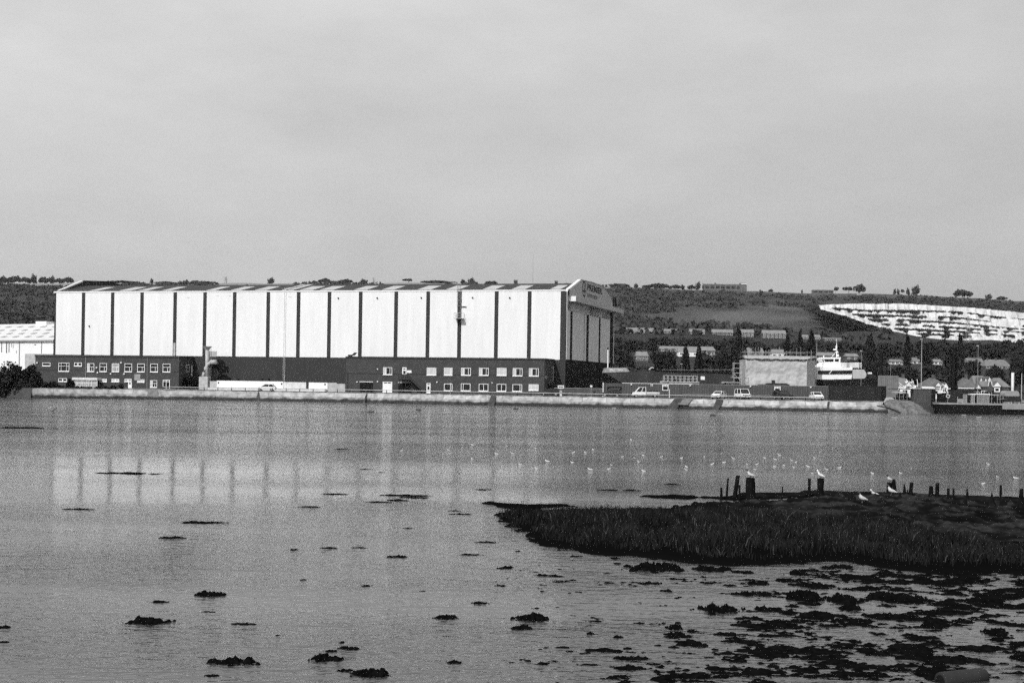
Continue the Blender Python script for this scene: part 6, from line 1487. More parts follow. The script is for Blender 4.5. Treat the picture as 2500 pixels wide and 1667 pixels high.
bush('shore_bush', 'low dark bush spilling over the start of the sea wall', 62, 973, 925, 66, 287.5, 28, 130, .18, M['bush_leaf'], .1)
for px, pt, w_, l in [(120, 926, 56, 'dark shrub beside the office slot windows'), (150, 938, 40, 'low shrub below the first office windows'), (172, 920, 22, 'upright shrub next to the porch'), (205, 942, 50, 'low shrub in front of the white porch'), (248, 940, 44, 'low shrub below the white slot windows'), (288, 934, 34, 'dark shrub before the white office door'), (226, 950, 60, 'flat ground-hugging shrub under the porch')]:
    bush('shrub', l, px, 958, pt, w_, 297, 14, 90, .17, M['leaf_dark'], GZ - .3, 'shrubs along the sea wall')
# ------------------------------------------------------------------ foreground: marsh island
ISL_PX = [(1204, 1256), (1235, 1249), (1300, 1247), (1360, 1247), (1480, 1244), (1640, 1241), (1740, 1232), (1850, 1226), (2000, 1217), (2150, 1209), (2300, 1213), (2420, 1226), (2560, 1240), (2800, 1262), (2800, 1420), (2560, 1404), (2440, 1396), (2300, 1402), (2180, 1388), (2060, 1372), (1960, 1374), (1860, 1378), (1740, 1378), (1640, 1370), (1560, 1360), (1480, 1354), (1400, 1343), (1340, 1332), (1308, 1322), (1300, 1306), (1268, 1292), (1230, 1272)]
ISL = [tuple(G(a, b, 0).xy) for a, b in ISL_PX]
GR_PX = [(1206, 1257), (1300, 1262), (1360, 1258), (1480, 1255), (1640, 1254), (1730, 1255), (1900, 1262), (2050, 1275), (2200, 1290), (2330, 1310), (2420, 1330), (2560, 1346), (2800, 1360), (2800, 1410), (2560, 1396), (2440, 1386), (2300, 1390), (2180, 1378), (2060, 1362), (1960, 1366), (1860, 1372), (1740, 1370), (1640, 1362), (1560, 1352), (1480, 1346), (1400, 1335), (1340, 1324), (1312, 1315), (1304, 1302), (1268, 1288), (1230, 1270)]
GRS = [tuple(G(a, b, 0).xy) for a, b in GR_PX]
SPUR = [tuple(G(a, b, 0).xy) for a, b in [(1156, 1221), (1200, 1227), (1260, 1234), (1330, 1233), (1400, 1231), (1400, 1236), (1330, 1240), (1285, 1248), (1235, 1241), (1185, 1229)]]
BACK = [tuple(G(a, b, 0).xy) for a, b in [(1560, 1212), (1640, 1208), (1740, 1213), (1850, 1206), (2000, 1200), (2150, 1204), (2300, 1210), (2420, 1212), (2560, 1216), (2560, 1228), (2300, 1222), (2000, 1212), (1800, 1222), (1640, 1216)]]
X, Yg, F_ = grid(-2.5, 24, 330, 30, 66, 420)
d1 = dist_in(X, Yg, ISL); d2 = dist_in(X, Yg, SPUR); d3 = dist_in(X, Yg, BACK)
nz_ = fbm(X * 1.1, Yg * 1.1, 5) - .5; n2_ = fbm(X * 4, Yg * 4, 3) - .5
ZI = np.clip(d1 * .40 + nz_ * .48 + n2_ * .10, -.3, .07) + np.where(d1 > 0, .06 * np.clip(d1, 0, 1.2) * (fbm(X * .5 + 9, Yg * .5, 2)), 0) + n2_ * .05
rdg = (dist_in(X, Yg, GRS) < .3) & (X > 5) & (Yg > 40)
ZI = ZI + np.where(rdg & (ZI > 0), (np.clip(fbm(X * 2.6, Yg * 1.6, 4) - .45, 0, 1) * .42 - .03), 0)
ZI = np.maximum(ZI, np.clip(d2 * .35 + nz_ * .35 + n2_ * .1, -.3, .08)); ZI = np.maximum(ZI, np.clip(d3 * .25 + nz_ * .45 + n2_ * .1, -.3, .07))
XI, YI = X, Yg
def isl_z(x, y):
    i = int(np.argmin((XI - x) ** 2 + (YI - y) ** 2)); return float(ZI[i])
keep = (ZI[F_] > -.12).any(1)
def ridge_mat():
    m = mat('shingle_mud', .026, .95, .7, 3.5, .8, spec=.0, bdist=.05, detail=8); nt = m.node_tree; N = nt.nodes; L = nt.links
    at = N.new('ShaderNodeAttribute'); at.attribute_name = 'dry'; mx = N.new('ShaderNodeMix'); mx.data_type = 'RGBA'
    cr = [n for n in N if n.type == 'VALTORGB'][0]; mx.inputs[6].default_value = (.004, .004, .004, 1); L.new(cr.outputs[0], mx.inputs[7]); L.new(at.outputs['Fac'], mx.inputs[0])
    L.new(mx.outputs[2], N['Principled BSDF'].inputs['Base Color']); return m
M['mud_ridge'] = ridge_mat()
mud = obj_np('mud_island', np.stack([X, Yg, ZI], 1), F_[keep], M['mud_ridge'], smooth=True); props(mud, kind='structure')
pyi = CY + EYE / YI * FPX + XI / YI * FPX * ROLL
dry = np.clip((ZI - .04) / .08, 0, 1) * np.clip((fbm(XI * 1.6, YI * .9, 4) - .35) * 5, .15, 1) * (dist_in(XI, YI, GRS) < .1) * (pyi < 1330) * np.clip((XI - 6) / 3, 0, 1)
a = mud.data.attributes.new('dry', 'FLOAT', 'POINT'); a.data.foreach_set('value', dry.astype(np.float32))
# marsh grass (stuff): many thin bent blades
n = 150000
gx = rng.uniform(-2, 24, n); gy = rng.uniform(30, 60, n)
dg = dist_in(gx, gy, GRS); den = fbm(gx * .9, gy * .9, 3)
dg = dg + (fbm(gx * 2.2 + 4, gy * 2.2, 3) - .5) * 1.1
ok = (dg > -.05) & (fbm(gx * 1.3 + 30, gy * 1.0 + 8, 3) > .34) & (rng.random(n) < np.clip(.3 + dg * 1.2, 0, 1)) & (gx / gy < .42)
gx, gy, dg, den = gx[ok], gy[ok], dg[ok], den[ok]
# keep density even in the picture: nearer ground carries fewer, finer blades
ii = np.clip(((gx + 2.5) / 26.5 * 329).round().astype(int), 0, 329); jj = np.clip(((gy - 30) / 36 * 419).round().astype(int), 0, 419)
gz = ZI.reshape(420, 330)[jj, ii]
hh = (.12 + .17 * rng.random(len(gx))) * np.clip(.55 + .5 * dg, .5, 1) * (.25 + 1.5 * den)
tall = rng.random(len(gx)) < .02; hh[tall] *= 1.5
wd_ = .007 + .007 * rng.random(len(gx)); th = rng.uniform(0, 6.28, len(gx)); ln = rng.normal(0, .42, (len(gx), 2)) * hh[:, None]
c, s = np.cos(th) * wd_, np.sin(th) * wd_
b0 = np.stack([gx - c, gy - s, gz - .02], 1); b1 = np.stack([gx + c, gy + s, gz - .02], 1)
m0 = np.stack([gx - c * .8 + ln[:, 0] * .35, gy - s * .8 + ln[:, 1] * .35, gz + hh * .6], 1); m1 = np.stack([gx + c * .8 + ln[:, 0] * .35, gy + s * .8 + ln[:, 1] * .35, gz + hh * .6], 1)
t0 = np.stack([gx - c * .1 + ln[:, 0], gy - s * .1 + ln[:, 1], gz + hh], 1); t1 = np.stack([gx + c * .1 + ln[:, 0], gy + s * .1 + ln[:, 1], gz + hh], 1)
V = np.stack([b0, b1, m1, m0, t1, t0], 1).reshape(-1, 3); k = np.arange(len(gx))[:, None] * 6
F2 = np.concatenate([k + np.array([[0, 1, 2, 3]]), k + np.array([[3, 2, 4, 5]])], 0)
mi = np.concatenate([(rng.random(len(gx)) < .05).astype(int)] * 2)
go = obj_np('marsh_grass', V, F2, [M['blade'], M['pale_blade']], mi=mi); props(go, kind='stuff')

# ------------------------------------------------------------------ old timber posts
def post(name, label, px, py_b, py_t, w_px, lean=0.0, kind='post', group='old timber posts'):
    g0 = G(px, py_b, .05); zb = isl_z(g0.x, g0.y); y = g0.y; zt = D(px, py_t, y).z; w_ = w_px / S(y) / 2 * (1.1 if px < 2040 else 1.35); zt += 0 if px < 2190 else .05; h_ = zt - zb + .0
    o_seed = px * .37; rings = []; n = 9; lv = 8
    for k in range(-1, lv + 1):
        t = max(0, k / lv); z = (h_ * t) if k >= 0 else -.25
        tp = {'post': 1.0 - .12 * t, 'spike': (1 - t) ** .8 * .9 + .12, 'cone': (1 - t) ** 1.6 * 1.25 + .14, 'stub': 1 - .3 * t}[kind]
        ring_ = []
        for q in range(n):
            a = 2 * math.pi * q / n; r = w_ * tp * (1 + .28 * mnoise.noise((math.cos(a) * 1.3 + o_seed, math.sin(a) * 1.3, z * 2.2)))
            zz = z + (h_ * .07 * mnoise.noise((a * 1.3, o_seed, 2)) if k == lv else 0)
            ring_.append((math.cos(a) * r + lean * h_ * t, math.sin(a) * r, zz))
        rings.append(ring_)
    o = MB().loft(rings).build(name, M['timber']); o.location = (g0.x, y, zb)
    props(o, label, 'post', group); return o, zb + h_, g0
P = {}
for key, nm, l, px, pb, pt, w_, ln, kd in [
    ('a', 'timber_post', 'short thin stump at the outer end of the post row', 1761, 1217, 1190, 6, 0, 'post'), ('b', 'timber_post', 'thin pale leaning stake near the broadest gull post', 1774, 1213, 1168, 4.5, .06, 'post'), ('c', 'timber_post', 'tall ragged leaning post beside the broadest gull post', 1794, 1214, 1161, 10, .13, 'post'), ('d', 'timber_post', 'short stake hugging the ragged leaning post', 1805, 1217, 1184, 5, 0, 'post'),
    ('e', 'timber_post', 'broadest squat post with a gull standing on top', 1831, 1217, 1167, 22.5, 0, 'post'), ('f', 'timber_post', 'very thin stake alone between the two broad gull posts', 1910, 1210, 1188, 3.5, 0, 'post'), ('g', 'timber_post', 'split thin post right next to the second gull post', 1975.5, 1210, 1168, 7, 0, 'post'), ('h', 'timber_post', 'second broad square post with a gull on top', 2002.5, 1210, 1167, 17, 0, 'post'),
    ('i', 'timber_post', 'short square post carrying a black headed gull', 2171.5, 1203, 1177, 10.5, 0, 'post'), ('j', 'timber_post', 'taller slanting post touching the short gull post', 2184, 1203, 1170, 8, -.1, 'post'), ('k', 'timber_post', 'jagged pointed post of the broken pair', 2208, 1211, 1184, 8.5, -.02, 'spike'), ('l', 'timber_post', 'taller square post of the broken pair', 2223, 1211, 1181, 8, .06, 'post'), ('m', 'timber_post', 'low broken stub between the broken pair', 2215.5, 1211, 1196, 5, 0, 'spike'),
    ('n', 'timber_post', 'blunt tapering stump beside the upright square post', 2273, 1214, 1189, 9, 0, 'stub'), ('o', 'timber_post', 'upright square post beside the blunt stump', 2288, 1213, 1182, 7.5, 0, 'post'), ('p', 'timber_post', 'thicker of two small twin stakes', 2315, 1219, 1195, 5, 0, 'post'), ('q', 'timber_post', 'thinner of two small twin stakes', 2328, 1219, 1195.5, 4, 0, 'post'), ('r', 'timber_post', 'needle thin pointed stake past the twin stakes', 2362, 1228, 1192, 6, -.04, 'spike'),
    ('s', 'timber_post', 'cone shaped worn stump with a flared foot', 2421, 1237, 1206, 13, 0, 'cone'), ('t', 'timber_post', 'tall thin stake behind a dark rock', 2443, 1222, 1188, 5, 0, 'post'), ('u', 'timber_post', 'tapered post at the picture edge', 2492, 1241, 1196, 9, .03, 'stub'),
    ('v', 'timber_post', 'tiny worn nub near the second gull post', 2047, 1217, 1202, 4, 0, 'spike'), ('w', 'timber_post', 'tiny pointed nub behind the front gull', 2101, 1212, 1201, 6, 0, 'cone'), ('x', 'timber_post', 'dark cone stump in front of the black headed gull', 2152, 1230, 1214, 12, 0, 'cone'), ('y', 'timber_post', 'small dark cone stump past the big standing gull', 2197, 1220, 1205, 10, 0, 'cone'), ('z', 'timber_post', 'low dark cone stub behind the dark boulder', 2233, 1238, 1226, 10, 0, 'cone')]:
    P[key] = post(nm, l, px, pb, pt, w_, ln, kd)
# boulders and drift timbers on the ridge
def lump(name, label, px, py, w_px, h_, cat, m, group=None, dep=.6):
    g0 = G(px, py, .05); zb = isl_z(g0.x, g0.y); r = w_px / S(g0.y) / 2; bm = bmesh.new(); bmesh.ops.create_icosphere(bm, subdivisions=3, radius=1)
    for v in bm.verts:
        q = 1 + .35 * mnoise.noise(v.co * 1.4 + Vector((px, 0, 0))) + .15 * mnoise.noise(v.co * 4 + Vector((0, px, 0))); v.co = Vector((v.co.x * r * q, v.co.y * r * dep * q, v.co.z * h_ * q))
    me = bpy.data.meshes.new(name); bm.to_mesh(me); bm.free(); me.materials.append(m); o = bpy.data.objects.new(name, me); C.objects.link(o); o.location = (g0.x, g0.y, zb); return props(o, label, cat, group)
for px, py, w_, h_, l in [(2261, 1238, 28, .13, 'wide dark boulder on the shingle below the twin stakes'), (1998, 1228, 34, .16, 'dark rock heap in front of the second gull post'), (2080, 1228, 22, .2, 'dark rock just before the front standing gull'), (2330, 1243, 26, .15, 'dark boulder near the needle stake'), (2356, 1240, 12, .22, 'small peaked rock beside the needle stake'), (2449, 1237, 20, .3, 'dark rock at the foot of the tall thin stake'), (1868, 1218, 22, .1, 'low weedy rock past the broadest post'), (1962, 1208, 20, .12, 'weedy rock beside the split thin post'), (2072, 1212, 16, .2, 'dark hunched rock between the posts and front gull'), (1735, 1229, 16, .1, 'small dark rock where the grass meets the ridge')]:
    lump('boulder', l, px, py, w_, h_, 'rock', M['timber'], 'rocks on the shingle ridge')
# sunken concrete pipe at the very bottom edge
p0, p1 = G(2296, 1655, .06), G(2405, 1640, .10)
p0 = p0 - Vector((0, 0, .09)); p1 = p1 - Vector((0, 0, .10))
pp = thing('drain_pipe', 'broken stubby concrete pipe lying in the weedy mud at the bottom edge', 'pipe', p0); d_ = p1 - p0
mb = MB(); a0 = Vector((0, 0, .04)); n_ = 18; rings = []
for t, r in [(0, .1), (0, .135), (.03, .14), (.5, .135), (.93, .13), (1.0, .1)]: rings.append((a0 + d_ * t, r))
u_ = d_.normalized(); sd = u_.cross(Vector((0, 0, 1))).normalized(); up = sd.cross(u_)
mb.loft([[tuple(c_ + (sd * math.cos(2 * math.pi * k / n_) + up * math.sin(2 * math.pi * k / n_)) * r) for k in range(n_)] for c_, r in rings]); mb.build('pipe', M['pipe_concrete'], pp, smooth=True)
mb = MB(); mb.tube([tuple(a0 - u_ * .006), tuple(a0 + u_ * .01)], .098, 18); mb.build('pipe_bore', M['black_steel'], pp)

# ------------------------------------------------------------------ weed clumps awash in the shallows
def clump_mesh(px, py, w_px, h_px, seed):
    c0 = G(px, py, 0); dd = c0.y; rx = w_px / S(dd) / 2; pz_ = h_px / S(dd); grow = (py - horizon(px)) / max(1, EYE * FPX / dd)
    zt = min(.16, pz_ * .45, rx * .5); ry = max(rx * .4, min(rx * 2.2, (h_px * .6) * dd * dd / (EYE * FPX) / 2))
    n = int(np.clip(w_px / 1.0, 14, 84)); m = int(np.clip(n * .6, 12, 40))
    xs_ = np.linspace(-1.35, 1.35, n); ys_ = np.linspace(-1.35, 1.35, m); A, B = np.meshgrid(xs_, ys_); A, B = A.ravel(), B.ravel()
    f = 1 - (A * A) - (B * B)
    nn = fbm(A * 3.2 + seed * 3.1, B * 1.6 + seed * 1.7, 5, .68) - .5
    hgt = zt * (np.clip(f, -2, 1) * .85 + nn * 3.4 - .05) + zt * .5 * (fbm(A * rx * 16 + seed, B * ry * 16, 3) - .5)
    i = np.arange((m - 1) * n).reshape(m - 1, n)[:, :-1].ravel(); Fq = np.stack([i, i + 1, i + n + 1, i + n], 1)
    return c0, np.stack([A * rx, B * ry, hgt], 1), Fq[(hgt[Fq] > -.03).any(1)]
k = 1.8816
CL = [(100, 159, 220, 7, 'long thin weed bank at the picture edge, nearest the far shore bushes'), (590, 368, 240, 6, 'very long thin weed strip crossing the white wall reflections'), (360, 532, 110, 6, 'thin weed strip below the first wall reflections'), (945, 594, 150, 12, 'dark weed strip below the seventh wall reflection'), (785, 664, 110, 10, 'short weed strip beyond the rippled patch'), (1570, 256, 55, 4, 'hairline weed strip far out in the ruffled water'), (1680, 349, 55, 4, 'hairline weed strip between the ruffle and the calm'), (1755, 362, 25, 3, 'tiny weed speck beside the hairline strip'),
      (1530, 463, 110, 6, 'thin weed strip right at the foot of the calm reflections'), (1425, 521, 90, 6, 'thin weed strip just below the calm line'), (1860, 470, 190, 7, 'longest of the weed strips stacked together mid-water'), (1910, 479, 120, 6, 'middle of the weed strips stacked together'), (1740, 499, 90, 6, 'broken weed strip below the stacked strips'), (1830, 491, 80, 7, 'lowest of the weed strips stacked together'), (2090, 539, 50, 5, 'faint weed speck left by the mud spur'), (2120, 555, 80, 6, 'faint weed strip beside the mud spur'), (1350, 718, 30, 8, 'tiny weed tuft alone in open water'), (1515, 710, 70, 7, 'ragged weed strip level with the tiny tuft'), (1655, 709, 60, 6, 'second ragged weed strip past the tiny tuft'), (1830, 751, 75, 12, 'peaked weed clump below the ragged strips'), (2240, 684, 90, 7, 'thin weed strip off the grass island tip'), (2165, 741, 95, 7, 'double weed strip off the grass island'), (1390, 856, 28, 6, 'small weed speck in mid-water'), (1685, 883, 45, 8, 'small weed clump in mid-water past the speck'), (1940, 908, 25, 5, 'tiny weed speck in the calm middle'),
      (962, 924, 112, 22, 'bold oval weed clump below the rippled patch'), (730, 957, 70, 10, 'dotted weed strip below the rippled patch'), (2200, 963, 62, 12, 'small oval weed clump in the calm middle'), (685, 1050, 165, 28, 'big long weed clump with a raised end'), (1115, 1059, 100, 8, 'dotted weed strip beside the big long clump'), (2055, 1029, 95, 20, 'flat weed clump trailing a thin tail'), (960, 1003, 50, 5, 'faint weed dots between bolder clumps'), (1085, 1235, 180, 36, 'big ragged weed clump near the bottom with tails at both ends'), (1500, 1220, 120, 36, 'solid black diamond weed clump near the bottom'), (1600, 1172, 75, 16, 'ragged weed clump above the diamond clump'), (1518, 1184, 55, 10, 'small weed strip touching the diamond clump'), (1570, 1143, 22, 8, 'tiny weed tuft above the diamond clump'), (975, 1296, 50, 12, 'small weed clump at the bottom edge'), (1700, 1290, 160, 34, 'long curved weed clump at the bottom edge'), (1585, 1273, 60, 14, 'weed clump leading into the curved clump'), (20, 1074, 55, 12, 'weed clump cut by the picture edge'), (20, 1142, 40, 10, 'faint weed clump at the picture edge'), (2085, 1235, 60, 15, 'loose weed clump near the start of the mud flat'), (1275, 1110, 18, 5, 'tiny weed speck above the bottom clumps'), (1878, 620, 40, 5, 'faint weed speck below the stacked strips')]
CLS = [(x / k, 960 + y / k, w_ / k * 1.18, h_ / k * 1.25, l) for x, y, w_, h_, l in CL]
CR = [(85, 395, 150, 40, 'large ragged weed clump in mid-water with satellite tufts'), (45, 438, 100, 26, 'weed clump directly below the large ragged one'), (295, 109, 60, 10, 'weed strip just off the grass edge'), (470, 118, 45, 12, 'small weed knob off the grass edge'), (485, 142, 35, 12, 'spiky weed knob next to the small knob'), (210, 201, 55, 8, 'upper of two matching weed strips off the island'), (218, 225, 55, 10, 'lower of two matching weed strips off the island'), (440, 187, 55, 5, 'thin weed strip below the weed knobs'), (655, 165, 250, 58, 'largest weed mound, just off the grass edge'), (910, 170, 190, 32, 'long weed mound beside the largest one'), (1070, 183, 100, 16, 'narrow weed bank under the grass reflections'), (635, 234, 110, 16, 'flat spiky weed clump below the largest mound'), (712, 267, 60, 14, 'small flat weed clump below the spiky one'), (955, 357, 190, 60, 'bold black lens shaped weed mound in open water'), (1145, 350, 85, 26, 'small weed mound next to the lens shaped one'), (750, 438, 80, 30, 'upper of two round weed mounds close together'), (748, 470, 85, 28, 'lower of two round weed mounds close together'), (828, 453, 55, 16, 'weed tail beside the two round mounds'), (360, 464, 38, 16, 'tiny pointed weed tuft in open water'), (490, 480, 50, 18, 'tiny spiky weed tuft before the dull weed bank'),
      (1120, 234, 110, 24, 'weed clump between the grass and the lens mound'), (1000, 242, 60, 12, 'small weed strip above the lens mound'), (1260, 221, 90, 20, 'weed strip in the shallows near the grass'), (1320, 187, 100, 30, 'dark weed hump against the grass edge'), (1505, 160, 140, 24, 'broad weed hump against the grass edge'), (1340, 122, 75, 26, 'round weed hump set into the grass edge'), (1340, 300, 160, 60, 'big black weed mound in the crowded shallows'), (1090, 280, 110, 30, 'weed ridge pointing at the big black mound'), (1380, 245, 180, 34, 'long weed ridge above the big black mound'), (1515, 312, 160, 46, 'weed mound next to the big black mound'), (1560, 350, 100, 30, 'weed mound below its larger neighbour'), (1760, 300, 230, 44, 'very long black weed bank in the crowded shallows'), (1930, 432, 120, 30, 'pointed weed mound alone on pale water'), (2218, 462, 115, 44, 'rounded weed mound near the picture edge'), (1575, 500, 60, 22, 'small stepped weed mound'), (1500, 404, 75, 24, 'small domed weed mound'), (1275, 372, 70, 20, 'small weed clump below the big black mound'), (1390, 378, 110, 22, 'flat weed clump below the big black mound'), (1655, 386, 70, 22, 'small peaked weed clump below the long bank'), (2325, 580, 65, 36, 'blocky weed mound at the picture edge'), (540, 578, 150, 22, 'flat dull weed bank near the bottom, middle of three stacked'), (530, 622, 165, 26, 'flat dull weed bank near the bottom, lowest of three stacked'), (430, 540, 190, 20, 'thin broken weed bank, topmost of three stacked near the bottom'), (845, 520, 120, 24, 'flat grey weed bank level with the three stacked banks'), (1000, 466, 140, 18, 'thin weed bank below the small peaked tufts'), (1060, 503, 190, 20, 'long thin weed bank between two flat banks'), (505, 660, 90, 14, 'thin weed strip at the bottom edge below the stacked banks'), (350, 606, 100, 10, 'faint thin weed strip beside the lowest stacked bank')]
CLS += [(1250 + x / k, 1300 + y / k, w_ / k, h_ / k, l) for x, y, w_, h_, l in CR]
CLS += [(1180, 1195, 40, 4, 'hair-thin weed line off the mud spur'), (1640, 1182, 40, 3.5, 'thin weed line far beyond the island grass'), (1485, 1196, 46, 4, 'first of two thin weed lines beyond the grass'), (1540, 1197, 42, 4, 'second of two thin weed lines beyond the grass')]
for i, (px, py, w_, h_, l) in enumerate(CLS):
    c0, V, Fq = clump_mesh(px, py, w_, h_, i + 1)
    o = obj_np('weed_clump', V, Fq, M['weed'], smooth=True); o.location = c0; props(o, l, 'seaweed', 'weed clumps in the shallows')
# weedy mud flat at the near corner (stuff): a low heightfield that breaks the surface here and there
X, Yg, F_ = grid(-.3, 15, 520, 18.0, 37.0, 560)
pxf = 1250 + X / Yg * FPX; pyf = CY + EYE / Yg * FPX + (pxf - 1250) * ROLL
lb = np.interp(pyf, [1385, 1430, 1500, 1560, 1600, 1667, 1800], [1800, 1790, 1700, 1500, 1370, 1250, 1120])
cover = np.clip((pxf - lb) / 420, -.6, 1) * .16
bandp = .10 * np.exp(-((pyf - 1602) / 24) ** 2) * (pxf > 1640) + .12 * np.exp(-((pyf - 1650) / 20) ** 2) * np.clip((pxf - 1650) / 200, -1, 1) + .06 * np.exp(-((pyf - 1420) / 35) ** 2) + .05 * np.exp(-((pyf - 1500) / 40) ** 2) - .05 * np.exp(-((pyf - 1545) / 22) ** 2)
hf = (fbm(X * 1.4 + 3, Yg * 1.9 + 7, 3, .5) - .5) * .75 + (fbm(X * 4.2, Yg * 6.5, 4, .68) - .5) * .80 + cover + bandp - .245
hf = np.where(hf > 0, hf * .20, hf * .4) + (fbm(X * 9, Yg * 9, 3) - .5) * .036 + (fbm(X * 24, Yg * 20, 2) - .5) * .018
keep = (hf[F_] > -.012).any(1)
fl = obj_np('mudflat_weed', np.stack([X, Yg, hf], 1), F_[keep], M['weed'], smooth=True); props(fl, kind='stuff')

# ------------------------------------------------------------------ gulls
def gull_mesh(name, sit=True, head='dark'):
    """one continuous body along x (head towards -x), rings swept from tail to bill"""
    st = [(.23, .060, .004, .006), (.18, .060, .024, .012), (.10, .060, .052, .040), (.02, .064, .070, .060), (-.06, .076, .068, .064), (-.105, .102, .052, .056), (-.130, .140, .040, .046), (-.146, .175, .038, .042), (-.164, .194, .038, .040), (-.188, .196, .028, .028), (-.205, .190, .012, .012), (-.228, .183, .006, .006), (-.25, .176, .002, .002)]
    mb = MB(); n = 12; rings = []
    for x, z, ry, rz_ in st: rings.append([(x, math.cos(2 * math.pi * k / n) * ry, z + math.sin(2 * math.pi * k / n) * rz_) for k in range(n)])
    mb.loft(rings, 0)
    o = mb.build(name, [M['gull_white'], M['gull_grey'], M['gull_dark']], smooth=True)
    for p in o.data.polygons:
        c_ = p.center
        if c_.x < -.205: p.material_index = 2
        elif c_.x < -.138 and head == 'dark': p.material_index = 2
        elif c_.x > .16: p.material_index = 2
        elif c_.x > -.05 and c_.z > .098 - .025 * (c_.x > .08): p.material_index = 1
    return o
fg = gull_mesh('gull'); fgw = gull_mesh('gull', head='white')
FL = [(1153, 1086), (1238, 1089), (1308, 1095), (1204, 1118), (1212, 1108), (1153, 1120), (1251, 1107), (1270, 1134), (1310, 1143.6), (1337, 1127), (1399, 1105.5), (1430, 1105.5), (1449, 1098), (1397, 1129), (1441, 1147), (1486, 1145), (1492, 1135), (1519, 1115), (1548, 1119.5), (1559, 1127), (1570, 1111), (1571, 1150), (1611, 1107), (1615, 1115), (1664, 1118), (1676, 1140), (1674.5, 1147), (1720, 1115), (1738, 1134), (1761, 1106), (1768, 1129), (1791, 1120), (1824, 1134), (1842, 1146), (1541, 1074), (1847, 1133.5), (1867, 1118), (1869, 1127), (1903, 1111), (1910, 1117.5), (1892, 1121.6), (1891.5, 1138.6), (1890.5, 1145), (1914, 1136), (1933, 1124), (1942, 1128), (1938, 1140), (1973, 1139), (1984, 1155.6), (2018, 1146.5), (2050, 1142), (2130, 1155.6), (2199, 1155), (2224, 1143), (2412.6, 1133), (2434.7, 1164), (2479, 1168), (2400.7, 1180.5), (1989, 1117.5), (816, 1075), (980.5, 1099.8), (1095, 1099), (1081.5, 1108)]
FL.sort(); ordn = ['first', 'second', 'third', 'fourth', 'fifth', 'sixth', 'seventh', 'eighth', 'ninth', 'tenth', 'eleventh', 'twelfth', 'thirteenth', 'fourteenth', 'fifteenth', 'sixteenth', 'seventeenth', 'eighteenth', 'nineteenth']
tens = {2: 'twent', 3: 'thirt', 4: 'fort', 5: 'fift', 6: 'sixt', 7: 'sevent'}
def ordinal(n):
    if n <= 19: return ordn[n - 1]
    t, u_ = divmod(n, 10); return tens[t] + ('ieth' if u_ == 0 else 'y-' + ordn[u_ - 1])
gr_ = random.Random(4)
big = {(1441, 1147), (1548, 1119.5), (2479, 1168), (1337, 1127)}
for i, (px, py) in enumerate(FL):
    src = (fg, fgw)[i % 3 == 0]; o = src.copy(); C.objects.link(o); p = G(px, py, -.012); o.location = (p.x, p.y, -.03); o.name = 'gull'
    d_ = gr_.choice([0, .3, -.4, 2.8, .8, 3.5, -.9]); o.rotation_euler = (0, 0, d_); s_ = .9 if (px, py) in big else gr_.uniform(.5, .7); o.scale = (s_ * 1.05, s_, s_ * .82)
    props(o, f'white gull afloat on the estuary, {ordinal(i + 1)} of the floating flock counted from the hall side', 'gull', 'gulls afloat in the flock')
def stand(label, loc, rz, s_, headm, legs=True):
    src = fg if headm == 'dark' else fgw
    o = src.copy(); C.objects.link(o); o.name = 'gull'; lz = .075 * s_ if legs else -.02
    o.location = (loc[0], loc[1], loc[2] + lz); o.rotation_euler = (0, R(14 if legs else 4), rz); o.scale = (s_, s_, s_); props(o, label, 'gull', 'gulls standing on posts and mud')
    if legs:
        for y_ in (-.022, .022): l_ = MB().tube([(.0, y_, .01), (.01, y_, -.04), (.0, y_, -.078)], .006, 5).build('leg', M['gull_leg'], o)
    return o
for key, l, rz, s_, hd_ in [('e', 'gull standing on the broadest squat post', .15, 1.08, 'dark'), ('h', 'gull standing on the second broad square post', -.6, 1.05, 'white'), ('i', 'gull standing on the short square post', .5, 1.0, 'dark')]:
    o_, z_, g_ = P[key]; stand(l, (g_.x, g_.y, z_ - .02), rz, s_, hd_)
for px, py, l, rz, s_, hd_, lg_ in [(2136, 1207, 'pale hunched gull resting on the mud beside the short post', .2, 1.1, 'white', False), (2176, 1207, 'biggest black headed gull standing on the mud in front of the posts', .12, 1.3, 'dark', True), (2105, 1226, 'white breasted gull standing lowest on the mud ridge', .35, 1.25, 'dark', True)]:
    g_ = G(px, py, .1); stand(l, (g_.x, g_.y, isl_z(g_.x, g_.y)), rz, s_, hd_, lg_)
bpy.data.objects.remove(fg); bpy.data.objects.remove(fgw)
# gull flying low over the water near the wall
fgull = thing('gull', 'dark gull flying low over the water with raised wings, off the bushes', 'gull', D(129, 1002, 70))
o = gull_mesh('body', head='white'); o.parent = fgull; o.location = (0, 0, -.05)
mb = MB()
for s_ in (-1, 1):
    rings = [[(-.05, s_ * .03, .03), (.06, s_ * .03, .03), (.06, s_ * .03, .045), (-.05, s_ * .03, .045)], [(-.07, s_ * .25, .16), (.04, s_ * .25, .16), (.04, s_ * .25, .17), (-.07, s_ * .25, .17)], [(.05, s_ * .48, .10), (.07, s_ * .48, .10), (.07, s_ * .48, .105), (.05, s_ * .48, .105)]]
    MB().loft(rings).build('wing', M['gull_grey'], fgull)
fgull.rotation_euler = (0, 0, R(75))
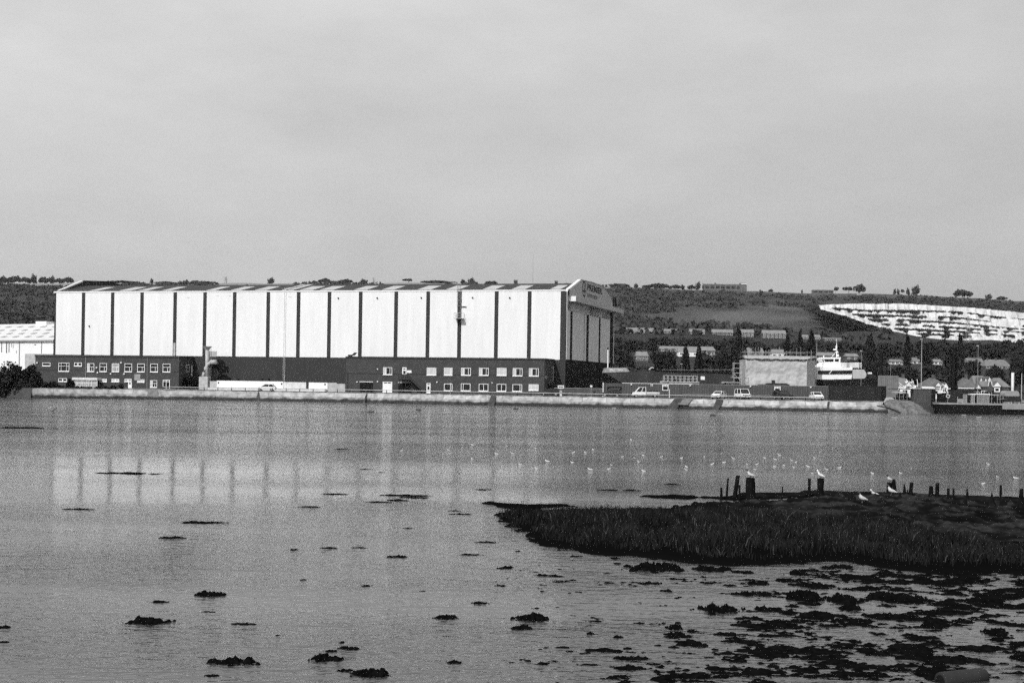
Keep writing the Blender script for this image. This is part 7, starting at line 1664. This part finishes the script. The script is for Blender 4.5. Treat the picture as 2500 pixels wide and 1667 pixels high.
# ------------------------------------------------------------------ mooring buoys off the sea wall
BU = [(906, 1005.7, 'dark', 'dark can buoy facing the extractor stack'), (1022, 1001.5, 'dark', 'dark can buoy facing the office garage doors'), (1259, 998.7, 'dark', 'dark can buoy close to the wall below the office end windows'), (1499, 997, 'pale', 'pale buoy close to the wall below the steel gate'), (1740, 1015, 'dark', 'dark buoy below the white van, farthest from the wall'), (1758.6, 1012, 'pale', 'pale buoy below the lone white hatchback'), (1796, 1007, 'pale', 'pale buoy close to the wall below the white van'), (1991.7, 1013, 'pale', 'pale buoy below the white hatchback seen end-on'), (2019, 1010, 'grey', 'grey buoy below the container corner'), (2122.6, 1016, 'grey', 'grey buoy below the long dark container'), (2184, 1021, 'pale', 'pale buoy below the tapered concrete block'), (2353, 1014.8, 'pale', 'pale buoy below the narrow slatted crate'), (2390, 1020, 'pale', 'pale buoy below the widest slatted crate'), (2481, 1027, 'pale', 'pale buoy below the canopied deckhouse')]
for px, py, c_, l in BU:
    p = G(px, py, 0); o = thing('mooring_buoy', l, 'buoy', p, gr_.uniform(-.2, .2), 'mooring buoys off the sea wall'); m_ = {'dark': M['dark_paint'], 'pale': M['grey_steel'], 'grey': M['grey_steel']}[c_]
    MB().tube([(-.42, 0, .08), (-.36, 0, .08), (.36, 0, .08), (.42, 0, .08)], [.04, .12, .12, .04], 10).build('float', m_, o); MB().tube([(-.1, 0, .22), (0, 0, .34), (.1, 0, .22)], .03, 5).build('ring', M['dark_steel'], o)
# ------------------------------------------------------------------ thin summer haze
mb = MB(); mb.box(-2600, 2600, -70, 3700, -1.5, 330)
hm = bpy.data.materials.new('haze_air'); hm.use_nodes = True; nt = hm.node_tree
for n_ in list(nt.nodes):
    if n_.type != 'OUTPUT_MATERIAL': nt.nodes.remove(n_)
pv = nt.nodes.new('ShaderNodeVolumePrincipled'); pv.inputs['Color'].default_value = (.9, .9, .9, 1); pv.inputs['Density'].default_value = 3e-5; pv.inputs['Anisotropy'].default_value = 0.0
nt.links.new(pv.outputs[0], [n_ for n_ in nt.nodes if n_.type == 'OUTPUT_MATERIAL'][0].inputs['Volume'])
hz = mb.build('haze', hm); props(hz, kind='stuff')
